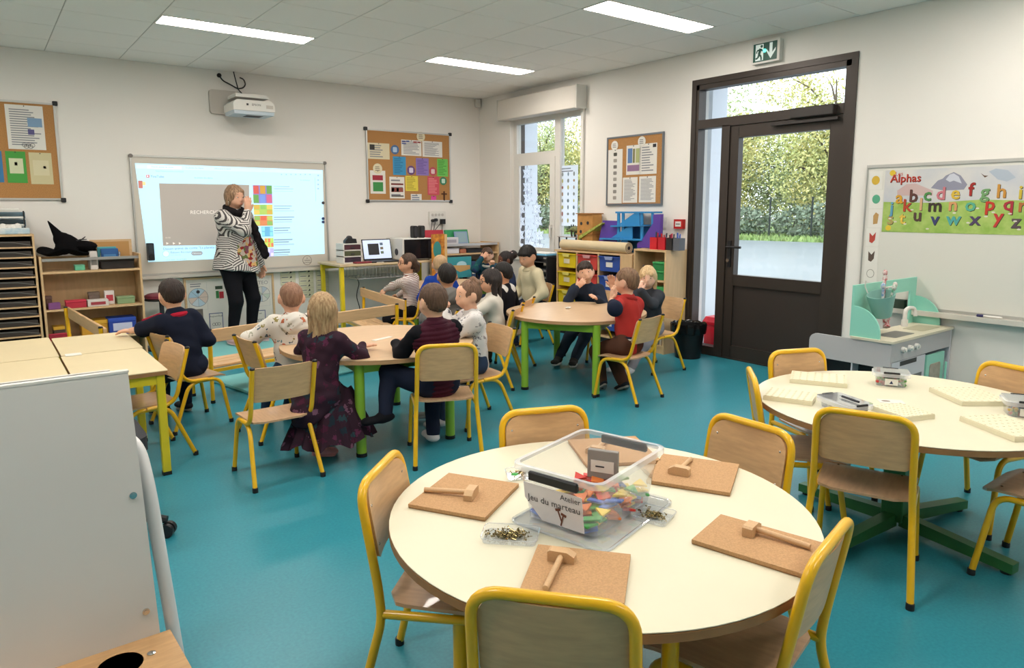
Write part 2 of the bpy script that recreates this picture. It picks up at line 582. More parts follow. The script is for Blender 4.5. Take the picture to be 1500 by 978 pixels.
# fence posts
m_post = mat('fence_green', '#1c2622', .5)
fp = None
for k in range(20):
    q = A0 + dirv * (9.9 + 1.9 * k) + nrm * 1.6
    if fp is None:
        fp = thing('fence_post', 'thin dark fence post standing beyond the wet yard', 'fence post', (q.x, q.y, -.03), 0, 'yard fence posts')
        MB().tube([(0, 0, 0), (0, 0, 1.85)], .042, 8).build('post', m_post, fp)
        MB().lathe([(.05, 1.85), (.05, 1.88), (.02, 1.9)], 8).build('cap', m_post, fp)
    else:
        dup(fp, (q.x, q.y, -.03), 0)
m_wire = mat('fence_wire', '#46524d', .5)
q0, q1 = A0 + dirv * 9.9 + nrm * 1.6, A0 + dirv * 46 + nrm * 1.6
wf = MB()
for z in (.05, .35, .65, .95, 1.25, 1.55, 1.8):
    wf.tube([(q0.x, q0.y, z), (q1.x, q1.y, z)], .006, 3)
tag(wf.build('fence_wire', m_wire), 'thin dark wires of the fence across the yard', 'fence')

# trees and hedge: trunk, limbs and many small leaf blades
def leaves(mb, c, r, n, size, R):
    for _ in range(n):
        while True:
            p = Vector((R.uniform(-1, 1), R.uniform(-1, 1), R.uniform(-1, 1)))
            if p.length < 1: break
        if R.random() < .6 and p.length > 0: p = p.normalized() * R.uniform(.7, 1.05)
        q = Vector(c) + Vector((p.x * r[0], p.y * r[1], p.z * r[2]))
        a = Vector((R.uniform(-1, 1), R.uniform(-1, 1), R.uniform(-1, 1))).normalized() * size * R.uniform(.6, 1.3)
        b2 = a.cross(Vector((R.uniform(-1, 1), R.uniform(-1, 1), R.uniform(-1, 1)))).normalized() * size * .55
        mb.add([q - a, q + b2, q + a, q - b2], [(0, 1, 2, 3)])

m_bark = mat('bark', '#5b4f44', .9, var=.3, vscale=6)
LEAFM = [mat('leaf_yellow_green', '#b4ba78', .7, var=.3, vscale=.7, col2='#cbbf7c'), mat('leaf_green', '#93a575', .7, var=.3, vscale=.8, col2='#b3b987'),
         mat('leaf_ochre', '#bfae7a', .7, var=.3, vscale=.8, col2='#c2a27a')]
TL = ['yellow green autumn tree standing beyond the yard fence', 'green leafy tree standing beyond the yard fence', 'ochre autumn tree standing beyond the yard fence']
def tree(q, h, rad, kind, seed, dens=1.):
    R = random.Random(seed)
    t = thing('tree', TL[kind], 'tree', (q.x, q.y, -.05), R.uniform(0, 360), 'trees beyond the yard')
    tr, lv = MB(), MB()
    tr.tube([(0, 0, 0), (.1, .05, h * .25), (-.05, .1, h * .5), (.1, 0, h * .85)], [.17, .13, .09, .03], 7)
    for k in range(9):
        z = h * R.uniform(.15, .7); a = R.uniform(0, 2 * PI); L = rad * R.uniform(.6, 1.0)
        e = Vector((math.cos(a) * L, math.sin(a) * L, z + h * R.uniform(.1, .3)))
        tr.tube([(0, 0, z), (e.x * .5, e.y * .5, z + (e.z - z) * .65), e], [.06, .04, .012], 5)
        leaves(lv, e, (rad * .55, rad * .55, h * .2), int(380 * dens), .095, R)
        leaves(lv, (e.x * .6, e.y * .6, e.z * .75), (rad * .5, rad * .5, h * .22), int(260 * dens), .095, R)
    leaves(lv, (0, 0, h * .17), (rad * .95, rad * .95, h * .17), int(900 * dens), .095, R)
    tr.build('trunk', m_bark, t, True)
    lv.build('foliage', LEAFM[kind], t)
TR = random.Random(5)
for k in range(16):
    q = A0 + dirv * (2 + k * 3.3 + TR.uniform(-.8, .8)) + nrm * TR.uniform(5.5, 9)
    tree(q, TR.uniform(6.5, 9.0), TR.uniform(2.2, 3.0), TR.choice((0, 0, 1, 1, 2)), 100 + k, 1.3)
for k in range(9):
    q = A0 + dirv * (1 + k * 6 + TR.uniform(-1, 1)) + nrm * TR.uniform(11, 15)
    tree(q, TR.uniform(7, 9.5), TR.uniform(2.8, 3.6), TR.choice((0, 1, 1)), 200 + k, 1.3)
m_hedge = mat('hedge_leaf', '#6d7d68', .8, var=.3, vscale=1.5, col2='#8d9880')
for k in range(11):
    R = random.Random(300 + k)
    q = A0 + dirv * (4 + 4.4 * k) + nrm * 3.0
    t = thing('hedge_bush', 'low grey green hedge bush behind the yard fence', 'bush', (q.x, q.y, -.05), math.degrees(math.atan2(dirv.x, dirv.y)), 'hedge bushes along the fence')
    lv = MB(); leaves(lv, (0, 0, .75), (.9, 2.15, .85), 1500, .13, R)
    lv.build('foliage', m_hedge, t)
    for j in range(3): MB().tube([(0, -1.2 + 1.2 * j, 0), (R.uniform(-.3, .3), -1.2 + 1.2 * j + R.uniform(-.2, .2), 1.0)], .025, 5).build('stem', m_bark, t)
# white portico pillars outside
m_pill = mat('white_render', '#d8dbe0', .8)
for k, (x, y) in enumerate(((7.05, 8.93), (7.05, 5.38))):
    t = thing('porch_pillar', ['white square porch pillar outside the window', 'white square porch pillar outside the brown door'][k], 'pillar', (x, y, -.1))
    MB().box(-.14, .14, -.14, .14, 0, 3.4).build('shaft', m_pill, t)
    MB().box(-.16, .16, -.16, .16, 0, .12).build('plinth', mat('pillar_plinth', '#a9abae', .8), t)
struct(MB().box(XR + .22, 7.4, -3, 11, 3.1, 3.3).build('porch_roof', m_pill))
struct(MB().box(XR + .2, XR + .24, 7.24, 11, -.1, 3.3).build('wall_outer', m_pill))
# small red bin just outside the sidelight
t = thing('red_crate', 'small red plastic box outside the sidelight of the door', 'box', (5.86, 4.20, -.03), 0)
m_red = mat('red_plastic', '#d8152c', .35)
bx = MB().bbox(-.13, .13, -.16, .16, 0, .27, .02, 2)
bx.build('body', m_red, t, True)
MB().prism([(-.14, .27), (.14, .27), (.14, .30), (.09, .345), (-.09, .345), (-.14, .30)], -.165, .165, Matrix.Rotation(PI / 2, 4, 'X')).build('lid', m_red, t)
# green weed at the wall foot
g2 = MB(); R = random.Random(8)
for k in range(120):
    a = R.uniform(0, 2 * PI); L = R.uniform(.06, .2)
    px_, py_ = 6.9 + R.uniform(-.15, .15), 4.75 + R.uniform(-.15, .15)
    g2.add([(px_ - .015, py_, -.04), (px_ + .015, py_, -.04), (px_ + math.cos(a) * .08, py_ + math.sin(a) * .08, L + .1)], [(0, 1, 2)])
tag(g2.build('weed_tuft', m_grass, kind='stuff'), 'green weed tuft growing beside the porch pillar', 'weed')
# ================================================================== chairs
def plate(poly, z0, z1, curve=0., axis='x', half=.15):
    """thin shaped board; 'curve' bows it along one axis"""
    return MB().prism(poly, z0, z1)

def curved_panel(w, z0, z1, r, bow, th, lean, y0, nx=10, nz=6, rbot=None):
    """bowed plywood back: grid with rounded corners, front and back faces"""
    rb = r if rbot is None else rbot
    def outline(t):
        # half width at height fraction
        z = z0 + (z1 - z0) * t
        hw = w
        if z > z1 - r: hw = w - r + math.sqrt(max(0, r * r - (z - (z1 - r)) ** 2))
        if rb and z < z0 + rb: hw = w - rb + math.sqrt(max(0, rb * rb - (z - (z0 + rb)) ** 2))
        return z, hw
    ts = sorted(set([0, .04, .1, .2, .35, .5, .65, .8, .9, .96, 1.]))
    mb = MB()
    rows = []
    for side in (0, 1):
        for t in ts:
            z, hw = outline(t)
            for i in range(nx + 1):
                x = -hw + 2 * hw * i / nx
                y = y0 + (z - z0) * lean - bow * (1 - (x / w) ** 2) + (th if side == 0 else 0)
                rows.append((x, y, z))
    n, m = nx + 1, len(ts)
    fs = []
    for j in range(m - 1):
        for i in range(nx):
            a = j * n + i
            fs.append((a + 1, a, a + n, a + n + 1))                     # front (towards +y)
            b2 = m * n + a
            fs.append((b2, b2 + 1, b2 + n + 1, b2 + n))
    for j in range(m - 1):
        a, b2 = j * n, m * n + j * n
        fs.append((a, b2, b2 + n, a + n))
        a, b2 = j * n + nx, m * n + j * n + nx
        fs.append((a + n, b2 + n, b2, a))
    for i in range(nx):
        fs.append((i, i + 1, m * n + i + 1, m * n + i))
        t0 = (m - 1) * n
        fs.append((t0 + i + 1, t0 + i, m * n + t0 + i, m * n + t0 + i + 1))
    return mb.add(rows, fs)

def seat_mesh(hw, y0, y1, z, th):
    """plywood seat: rounded outline, dished, front edge rolled down"""
    nx, ny = 8, 12
    v = []
    for side in (0, 1):
        for j in range(ny + 1):
            t = j / ny
            y = y0 + (y1 - y0) * t
            h = hw * (1 - .10 * (1 - t))
            r = .05
            if y < y0 + r: h -= r - math.sqrt(max(0, r * r - (y0 + r - y) ** 2))
            if y > y1 - r: h -= r - math.sqrt(max(0, r * r - (y - y1 + r) ** 2))
            for i in range(nx + 1):
                x = -h + 2 * h * i / nx
                zz = z - .008 * math.sin(PI * t) * (1 - (x / hw) ** 2)
                if t > .78: zz -= .022 * ((t - .78) / .22) ** 2
                v.append((x, y, zz - (th if side else 0)))
    n = nx + 1
    m = ny + 1
    fs = []
    for j in range(ny):
        for i in range(nx):
            a = j * n + i
            fs.append((a, a + 1, a + n + 1, a + n))
            b2 = m * n + a
            fs.append((b2 + n, b2 + n + 1, b2 + 1, b2))
    for j in range(ny):
        a, b2 = j * n, m * n + j * n
        fs.append((a + n, b2 + n, b2, a))
        a, b2 = a + nx, b2 + nx
        fs.append((a, b2, b2 + n, a + n))
    for i in range(nx):
        fs.append((i + 1, i, m * n + i, m * n + i + 1))
        a = ny * n
        fs.append((a + i, a + i + 1, m * n + a + i + 1, m * n + a + i))
    return MB().add(v, fs)

m_seat = mat('seat_ply', '#c29c78', .34, var=.16, vscale=5, stretch=(14, 2, 14), detail=6, coat=.25)
m_back = mat('back_ply', '#cfa679', .4, var=.15, vscale=5, stretch=(2, 14, 14), detail=6, coat=.15)
TR_ = .0125
def chair_a(label, group):
    """tube hoop runs right round the backrest and down into the rear legs"""
    t = thing('school_chair', label, 'chair', group=group)
    hoop = fillet([(-.186, -.235, .008), (-.168, -.155, .315), (-.163, -.165, .40), (-.158, -.212, .672), (.158, -.212, .672), (.163, -.165, .40), (.168, -.155, .315), (.186, -.235, .008)],
                  [0, .05, .05, .066, .066, .05, .05, 0], 7)
    MB().tube(hoop, TR_, 10).build('back_frame', m_yellow, t, True)
    for s in (-1, 1):
        p = fillet([(s * .166, -.157, .328), (s * .166, .125, .334), (s * .180, .178, .008)], [0, .06, 0], 7)
        MB().tube(p, TR_ * .95, 10).build('leg', m_yellow, t, True)
    MB().tube([(-.165, .05, .332), (.165, .05, .332)], .008, 8).build('cross_bar', m_yellow, t, True)
    for s in (-1, 1):
        for y in (-.235, .178):
            x = s * (.186 if y < 0 else .180)
            MB().lathe([(.0145, 0), (.0145, .022), (.0135, .024)], 10, (x, y, 0)).build('foot_cap', m_black, t, True)
    seat_mesh(.173, -.150, .185, .358, .010).build('seat', m_seat, t, True)
    bk = curved_panel(.149, .475, .662, .056, .020, .010, -.175, -.172, rbot=.012).build('backrest', m_back, t, True)
    for sx in (-1, 1):
        for z in (.505, .612):
            y = -.172 - .175 * (z - .475) - .020 * (1 - (.125 / .149) ** 2) + .0105
            MB().ell((sx * .125, y, z), (.0045, .002, .0045), 8, 4).build('screw', m_chrome, bk, True)
    for sx in (-1, 1):
        MB().ell((sx * .115, .125, .356), (.0055, .0055, .002), 8, 4).build('screw', m_chrome, t, True)
    return t

def chair_b(label, group):
    """arched side frames with separate back posts"""
    t = thing('school_chair', label, 'chair', group=group)
    for s in (-1, 1):
        p = fillet([(s * .172, .165, .008), (s * .152, .120, .307), (s * .152, -.085, .307), (s * .176, -.205, .008)], [0, .07, .07, 0], 7)
        sf = MB().tube(p, TR_ * .95, 10).build('side_frame', m_yellow, t, True)
        for y in (-.205, .165):
            MB().lathe([(.0145, 0), (.0145, .022), (.0135, .024)], 10, (s * (.176 if y < 0 else .172), y, 0)).build('foot_cap', m_black, sf, True)
        p = fillet([(s * .158, .03, .312), (s * .158, -.118, .318), (s * .158, -.203, .622)], [0, .075, 0], 8)
        ps = MB().tube(p, TR_ * .95, 10).build('back_post', m_yellow, t, True)
        MB().lathe([(.013, 0), (.013, .008), (.006, .013)], 10, (s * .158, -.203, .620)).build('end_cap', m_black, ps, True)
    MB().tube([(-.152, .0, .303), (.152, .0, .303)], .008, 8).build('cross_bar', m_yellow, t, True)
    seat_mesh(.163, -.14, .175, .332, .010).build('seat', m_seat, t, True)
    bk = curved_panel(.166, .44, .624, .03, .026, .010, -.275, -.141, rbot=.03).build('backrest', m_back, t, True)
    return t

# heading: degrees clockwise from +y ; (x, y) = middle of the seat
A_CH = [
    (.957, 1.071, 49, 'yellow framed chair pushed up to the board whose hammer stands head up'),
    (.996, 1.589, 137, 'yellow framed chair beside the hammer table, next to the open floor'),
    (1.500, 1.695, 202, 'yellow framed chair behind the clear storage box, facing it'),
    (1.826, 1.343, 272, 'yellow framed chair at the hammer table with its back to the mosaic table'),
    (1.398, .939, -13, 'yellow framed chair beside the longest lying hammer, seat under the hammer table'),
    (2.648, 1.227, 70, 'yellow framed chair with its back to the hammer table, tucked to the mosaic table'),
    (2.798, 1.595, 140, 'yellow framed chair at the mosaic table seen edge on, beside the open floor'),
    (3.205, 1.717, 202, 'yellow framed chair at the mosaic table in front of the toy kitchen side panel'),
    (3.52, 1.14, 284, 'yellow framed chair at the mosaic table facing away from the blank whiteboard'),
    (3.11, .76, 0, 'yellow framed chair at the mosaic table by the small box of coloured beads'),
    (2.03, 3.33, 24, 'yellow hoop backed chair under the boy in the maroon quilted vest'),
]
B_CH = [
    (1.16, 3.62, 0, 'yellow framed chair under the girl with long blond hair'),
    (3.745, 3.527, -11, 'yellow framed chair under the boy in the red sweater'),
    (2.53, 3.73, -85, 'yellow framed chair under the girl in the white printed sweater'),
    (.655, 4.32, -98, 'empty yellow framed chair pushed under the cream rectangular tables'),
    (1.03, 4.84, 78, 'yellow framed chair under the boy in the navy and red shirt'),
    (1.42, 4.30, 85, 'yellow framed chair under the boy in the white hoodie'),
    (3.40, 6.15, -35, 'yellow framed chair under the child in the striped shirt'),
    (3.62, 5.72, -30, 'yellow framed chair under the boy in the blue shirt'),
    (3.20, 4.46, -38, 'yellow framed chair under the dark haired girl in the white top'),
    (3.594, 4.81, -35, 'yellow framed chair under the boy in the black top'),
    (4.50, 5.62, -70, 'yellow framed chair under the boy in the cream fleece'),
    (4.50, 4.72, -85, 'yellow framed chair under the boy resting his chin on his hand'),
    (4.60, 4.02, -85, 'yellow framed chair under the blond girl in the dark grey top'),
    (2.98, 4.72, -15, 'yellow framed chair under the boy in the grey hoodie'),
]
ca = cb = None
for x, y, th, lab in A_CH:
    if ca is None:
        ca = chair_a(lab, 'yellow framed school chairs'); ca.location = (x, y, 0); ca.rotation_euler.z = -math.radians(th)
    else:
        dup(ca, (x, y, 0), th, lab)
for x, y, th, lab in B_CH:
    if cb is None:
        cb = chair_b(lab, 'yellow framed school chairs'); cb.location = (x, y, 0); cb.rotation_euler.z = -math.radians(th)
    else:
        dup(cb, (x, y, 0), th, lab)

# ================================================================== tables
m_ctop = mat('cream_laminate', '#d9d2b9', .42, var=.03, vscale=3)
m_edge = mat('beech_edge', '#9a6f45', .5, var=.2, vscale=8)
m_wtop = mat('wood_laminate', '#cfae8a', .36, var=.07, vscale=3, stretch=(2, 16, 8), coat=.1)
m_wedge = mat('wood_laminate_edge', '#b18a63', .5)
TH = .57
def round_top(t, r, mt, me):
    MB().lathe([(0, TH - .0045), (r - .004, TH - .0045), (r, TH - .002), (r, TH), (0, TH)][1:], 72).build('top', mt, t)
    MB().lathe([(r - .004, TH - .026), (r + .001, TH - .024), (r + .001, TH - .0045), (r - .004, TH - .0042)], 72).build('edge_band', me, t)

t = thing('round_table', 'cream round table with cork boards and toy hammers on it', 'table', (1.31, 1.327, 0), 20)
round_top(t, .577, m_ctop, m_edge)
for a in (0, 90, 180, 270):
    x, y = .40 * math.cos(math.radians(a)), .40 * math.sin(math.radians(a))
    lg = MB().tube([(x, y, .01), (x, y, TH - .026)], .02, 12).build('leg', m_yellow, t, True)
    MB().lathe([(.023, 0), (.023, .02)], 12, (x, y, 0)).build('foot_cap', m_black, lg)

t = thing('round_table', 'cream round table with a green pedestal and mosaic trays', 'table', (3.094, 1.297, 0), 0)
round_top(t, .60, m_ctop, m_edge)
MB().bbox(-.045, .045, -.045, .045, .05, TH - .03, .004).build('column', m_dgreen, t)
MB().bbox(-.16, .16, -.16, .16, TH - .045, TH - .026, .004).build('mounting_plate', m_dgreen, t)
for a in (-12, 84, 174, 264):
    m = Matrix.Rotation(math.radians(a), 4, 'Z')
    ft = MB().prism([(.03, .03), (.47, .012), (.47, .05), (.03, .085)], -.025, .025, m @ Matrix.Rotation(PI / 2, 4, 'X')).build('base_arm', m_dgreen, t)
    c = m @ Vector((.44, 0, 0))
    MB().lathe([(.02, 0), (.02, .016)], 10, (c.x, c.y, 0)).build('foot_pad', m_black, ft)

def wood_table(label, c, legs, r=.60):
    t = thing('round_table', label, 'table', (c[0], c[1], 0), 0, 'wooden tables with lime green legs')
    round_top(t, r, m_wtop, m_wedge)
    for i, (x, y) in enumerate(legs):
        lg = MB().tube([(x, y, .012), (x, y, TH - .026)], .029, 14).build('leg', m_green, t, True)
        MB().lathe([(.031, 0), (.031, .022)], 14, (x, y, 0)).build('foot_cap', m_black, lg)
        x2, y2 = legs[(i + 1) % 4]
        d = Vector((x2 - x, y2 - y, 0)); L = d.length; a = math.atan2(d.y, d.x)
        MB().box(.02, L - .02, -.012, .012, TH - .085, TH - .027).xf(Matrix.Translation((x, y, 0)) @ Matrix.Rotation(a, 4, 'Z')).build('apron', m_green, t)
    return t
wood_table('wooden round table beside the boy in the maroon quilted vest', (1.96, 3.985), [(-.33, -.415), (.24, -.455), (.33, .415), (-.24, .455)])
wood_table('wooden round table at the elbow of the boy in the red sweater', (3.82, 4.17), [(-.24, -.49), (.53, -.02), (.24, .51), (-.53, 0)], .567)
wood_table('wooden round table in front of the low shelf by the window', (4.14, 6.55), [(-.30, -.375), (.23, -.415), (.30, .375), (-.23, .415)], .54)

# four cream rectangular tables pushed together on the left
def rect_table(label, x0, x1, y0, y1):
    t = thing('rectangular_table', label, 'table', ((x0 + x1) / 2, (y0 + y1) / 2, 0), 0, 'cream rectangular tables')
    a, b2 = (x1 - x0) / 2 - .003, (y1 - y0) / 2 - .003
    MB().prism(rrect(-a, a, -b2, b2, .012, 3), TH - .004, TH).build('top', mat('tan_laminate', '#d6c6a0', .42, var=.04, vscale=4), t)
    MB().prism(rrect(-a, a, -b2, b2, .012, 3), TH - .024, TH - .0041).build('edge_band', m_edge, t)
    for sx in (-1, 1):
        for sy in (-1, 1):
            x, y = sx * (a - .035), sy * (b2 - .035)
            lg = MB().bbox(x - .02, x + .02, y - .02, y + .02, .015, TH - .025, .004).build('leg', m_yellow2, t)
            MB().box(x - .021, x + .021, y - .021, y + .021, 0, .02).build('foot_cap', m_black, lg)
    for sy in (-1, 1):
        MB().box(-a + .05, a - .05, sy * (b2 - .035) - .012, sy * (b2 - .035) + .012, TH - .075, TH - .025).build('apron', m_yellow2, t)
    for sx in (-1, 1):
        MB().box(sx * (a - .035) - .012, sx * (a - .035) + .012, -b2 + .05, b2 - .05, TH - .075, TH - .025).build('apron', m_yellow2, t)
m_yellow2 = mat('lemon_enamel', '#d9c322', .35, coat=.2)
TX = [-.55, -.135, .28, .715]
rect_table('cream rectangular table with the empty chair tucked under its end', .305, .725, 3.915, 4.66)
rect_table('cream rectangular table where the navy shirted boy rests his hand', .31, .735, 4.665, 5.36)
rect_table('cream rectangular table behind the white panel, at the hinge of the four tables', -.45, .30, 3.95, 4.66)
rect_table('cream rectangular table nearest the dark sorting shelf', -.45, .305, 4.665, 5.42)
tag(MB().box(.33, .41, 4.63, 4.70, TH + .001, TH + .004).build('paper_slip', m_paper), 'small paper slip lying on the seam of the cream tables', 'paper')

# ================================================================== benches
m_bench = mat('bench_wood', '#cfa87c', .5, var=.12, vscale=4, stretch=(1.5, 12, 12))
def bench(label, a, b2, side):
    """low bench from a to b2; backrest rail on the given side (+1 = left of a->b2)"""
    A, B_ = Vector((a[0], a[1], 0)), Vector((b2[0], b2[1], 0))
    L = (B_ - A).length
    ang = math.atan2(B_.y - A.y, B_.x - A.x)
    t = thing('low_bench', label, 'bench', A, -math.degrees(ang))
    for x in (.03, L - .03):
        f2 = fillet([(x, side * .0, .008), (x, side * .0, .235), (x, -side * .30, .235), (x, -side * .30, .008)], [0, .03, .03, 0], 5)
        lg = MB().tube(f2, .014, 10).build('leg_frame', m_yellow, t, True)
        for y in (0, -side * .30):
            MB().lathe([(.0165, 0), (.0165, .022)], 10, (x, y, 0)).build('foot_cap', m_black, lg)
        ps = MB().tube([(x, 0, .22), (x, side * .012, .54)], .016, 10).build('post', m_yellow, t, True)
        MB().lathe([(.017, 0), (.014, .012)], 10, (x, side * .012, .538)).build('end_cap', m_black, ps)
    for y in (0.012, -side * .29):
        MB().box(.03, L - .03, y - .01, y + .01, .222, .245).build('rail', m_yellow, t)
    for k in range(3):
        y = -side * (.03 + .095 * k)
        MB().bbox(0, L, min(y, y - side * .09), max(y, y - side * .09), .247, .27, .004).build('plank', m_bench, t)
    MB().bbox(-.0, L, min(0, -side * .022), max(0, -side * .022), .445, .54, .004).build('back_rail', m_bench, t)
    return t
bench('low wooden bench with yellow frame between the navy shirted boy and the teacher', (1.22, 5.24), (2.98, 5.63), -1)
bench('low wooden bench under the striped sleeve of the child by the computer', (3.16, 5.84), (3.30, 7.08), -1)
bench('low wooden bench standing in front of the open bookcase', (.66, 5.80), (.56, 7.28), 1)
# gym mats on the floor of the gathering corner
m_mat = mat('mint_mat', '#6fb3b3', .55, bump=.03, bscale=90)
for lab, c, th, sx, sy in (('pale teal floor mat sticking out under the wooden bench', (1.95, 5.72), 12, 1.0, .62), ('pale teal floor mat under the feet of the teacher', (2.15, 7.08), 4, 1.7, .95)):
    t = thing('floor_mat', lab, 'mat', (c[0], c[1], 0), -th)
    MB().bbox(-sx / 2, sx / 2, -sy / 2, sy / 2, .001, .03, .012, 2).build('pad', m_mat, t, True)
    MB().box(-sx / 2 + .02, sx / 2 - .02, -sy / 2 - .003, sy / 2 + .003, .013, .018).build('seam', mat('mat_seam', '#549696', .6), t)
# ================================================================== things on the back wall
def fl(px, py, z=0.):
    r = _r * ((px - CXP) / FPX) + _d * ((py - CYP) / FPX) + _f
    t = (z - CAM.z) / r.z
    return CAM + r * t

def pinboard(label, F, u0, u1, v0, v1, mrail=None, corner=True):
    t = thing('pin_board', label, 'pin board', F.p((u0 + u1) / 2, v0, 0))
    t.location = (0, 0, 0)
    mr_ = mrail or m_alu
    F.box(MB(), u0 + .01, u1 - .01, v0 + .01, v1 - .01, .001, .014).build('cork', m_cork, t)
    for a in ((u0, u1, v1 - .018, v1), (u0, u1, v0, v0 + .018), (u0, u0 + .018, v0 + .018, v1 - .018), (u1 - .018, u1, v0 + .018, v1 - .018)):
        F.box(MB(), *a, .001, .02).build('rail', mr_, t)
    if corner:
        for u in (u0, u1):
            for v in (v0, v1):
                F.poly(MB(), rrect(u - .02 if u == u0 else u - .022, u + .022 if u == u0 else u + .02, v - .02 if v == v0 else v - .022, v + .022 if v == v0 else v + .02, .008, 3), .0015, .024).build('corner_cap', m_black, t)
    return t

def prect(F, x0, y0, x1, y1, d=.015):
    a, b2 = F.at(x0, y0, d), F.at(x1, y1, d)
    return min(a[0], b2[0]), max(a[0], b2[0]), min(a[1], b2[1]), max(a[1], b2[1])

def hexmat(c, name=None, rough=.8):
    return mat(name or 'paper_' + c.lstrip('#'), c, rough)

def lines(F, u0, u1, v0, v1, n, d, parent, m=None, seed=1, frac=.45):
    R = random.Random(seed)
    mb = MB()
    h = (v1 - v0) / n
    for k in range(n):
        v = v1 - h * (k + .5)
        L = (u1 - u0) * R.uniform(.55, 1)
        F.box(mb, u0, u0 + L, v - h * frac / 2, v + h * frac / 2, d, d + .0006)
    return mb.build('print', m or m_grey, parent, kind='stuff')

def sheet(label, F, r, m, d=.0150, name='paper_sheet', cat='paper', n=0, seed=1, pic=None, ml=None, pins=True):
    u0, u1, v0, v1 = r
    o = tag(F.box(MB(), u0, u1, v0, v1, d, d + .0012).build(name, m), label, cat)
    if n:
        du, dv = (u1 - u0) * .1, (v1 - v0) * .08
        lines(F, u0 + du, u1 - du, v0 + dv, v1 - dv, n, d + .0012, o, ml, seed)
    for q in pic or []:
        a, b2, c, e, colr = q
        F.box(MB(), u0 + (u1 - u0) * a, u0 + (u1 - u0) * b2, v0 + (v1 - v0) * c, v0 + (v1 - v0) * e, d + .0018, d + .0025).build('picture', hexmat(colr), o)
    if pins:
        F.poly(MB(), disc((u0 + u1) / 2, v1 - .008, .005, 8), d + .001, d + .007).build('pin', m_dark, o)
    return o

def rlabel(label, F, px, py, r, m, text=None, d=.016, m2=None, n=0):
    u, v = F.at(px, py, d)
    o = tag(F.poly(MB(), disc(u, v, r, 24), d, d + .0015).build('round_label', m), label, 'label')
    if m2: F.poly(MB(), rrect(u - r * .5, u + r * .5, v - r * .55, v + r * .55, r * .2, 3), d + .0016, d + .0022).build('picture', m2, o)
    if n: lines(F, u - r * .55, u + r * .55, v - r * .5, v + r * .5, n, d + .0017, o, m_dark, 5, .3)
    return o

# ---- left pin board
pinboard('cork pin board above the dark sorting shelf', FB, -.55, .665, 1.485, 2.375)
r = prect(FB, 6, 152, 68, 220)
o = sheet('white printed sheet with a blue map and five rings', FB, r, m_paper, n=16, seed=3, pic=[(.56, .95, .52, .72, '#7d9cba'), (.55, .72, .34, .46, '#5a5784')])
for k, (a, b2) in enumerate(((.42, .10), (.53, .10), (.64, .10), (.475, .065), (.585, .065))):
    u, v = r[0] + (r[1] - r[0]) * a, r[2] + (r[3] - r[2]) * b2
    FB_path = [FB.p(u + .017 * math.cos(x * PI / 8), v + .017 * math.sin(x * PI / 8), .0185) for x in range(16)]
    MB().tube(FB_path, .0015, 4, closed=True).build('ring', m_dark, o)
r = prect(FB, 7, 221, 41, 268); sheet('bright green folder card pinned on the left cork board', FB, (r[0], r[1], r[2], r[3]), hexmat('#4a9a45'), pic=[(.15, .85, .3, .78, '#cfd3b0'), (.42, .56, .55, .66, '#35372c')])
r = prect(FB, 41.5, 223, 79, 270); sheet('pale cream folder card pinned beside the green folder card', FB, r, hexmat('#c9bf97'), pic=[(.15, .85, .28, .76, '#d3cba9'), (.6, .72, .5, .58, '#3c3a30')])
r = prect(FB, -26, 220, 6.5, 267); sheet('blue folder card pinned beside the green folder card', FB, r, hexmat('#3f79a8'))

# ---- middle pin board
pinboard('cork pin board full of coloured sheets above the computer desk', FB, 3.80, 4.995, 1.488, 2.352)
def zb(x0, y0, x1, y1): return prect(FB, 480 + x0 / 4.075, 160 + y0 / 4.075, 480 + x1 / 4.075, 160 + y1 / 4.075)
def zp(x, y): return 480 + x / 4.075, 160 + y / 4.075
sheet('cream sheet with a dark emblem on the crowded cork board', FB, zb(236, 198, 370, 300), m_cream, n=6, seed=4, pic=[(.1, .32, .58, .9, '#3a3734')])
sheet('white timetable with blue and red cells on the crowded cork board', FB, zb(438, 180, 560, 280), m_paper, n=9, seed=5, pic=[(.03, .22, .84, .93, '#3f4f86'), (.24, .4, .86, .95, '#4a5a92'), (.6, .78, .83, .93, '#9a3b3b'), (.8, .97, .84, .93, '#8c3838'), (.03, .24, .72, .8, '#4a5a92')])
sheet('white table of fine print beside the timetable', FB, zb(564, 188, 684, 288), m_paper, n=12, seed=6)
sheet('blue handwritten sheet on the crowded cork board', FB, zb(388, 280, 468, 394), hexmat('#3f8fbb'), n=9, seed=7, ml=hexmat('#2d6f96'))
sheet('purple handwritten sheet on the crowded cork board', FB, zb(526, 290, 604, 396), hexmat('#8a74b4'), n=9, seed=8, ml=hexmat('#6d5996'))
sheet('light green handwritten sheet on the crowded cork board', FB, zb(653, 295, 718, 402), hexmat('#6fbf5c'), n=9, seed=9, ml=hexmat('#4d9740'))
sheet('white card with a red box above a green box', FB, zb(252, 364, 347, 504), m_paper, n=0, pic=[(.15, .83, .58, .8, '#9b2f3e'), (.17, .83, .1, .5, '#3f8a4a')])
sheet('white sheet with rows of small red and dark figures', FB, zb(368, 402, 460, 532), m_paper, n=5, seed=11, pic=[(.1, .92, .62, .7, '#7a3a36'), (.1, .9, .3, .5, '#8b4a42'), (.12, .3, .32, .48, '#d9d4c8'), (.45, .6, .32, .48, '#d9d4c8'), (.1, .92, .08, .14, '#4c4644')])
sheet('yellow sheet with scribbled title on the crowded cork board', FB, zb(463, 397, 540, 488), hexmat('#dcc94e'), n=8, seed=12, ml=hexmat('#a5963a'))
sheet('small white card with blue lettering at the cork board foot', FB, zb(496, 505, 561, 549), m_paper, n=3, seed=13, ml=hexmat('#6a7690'))
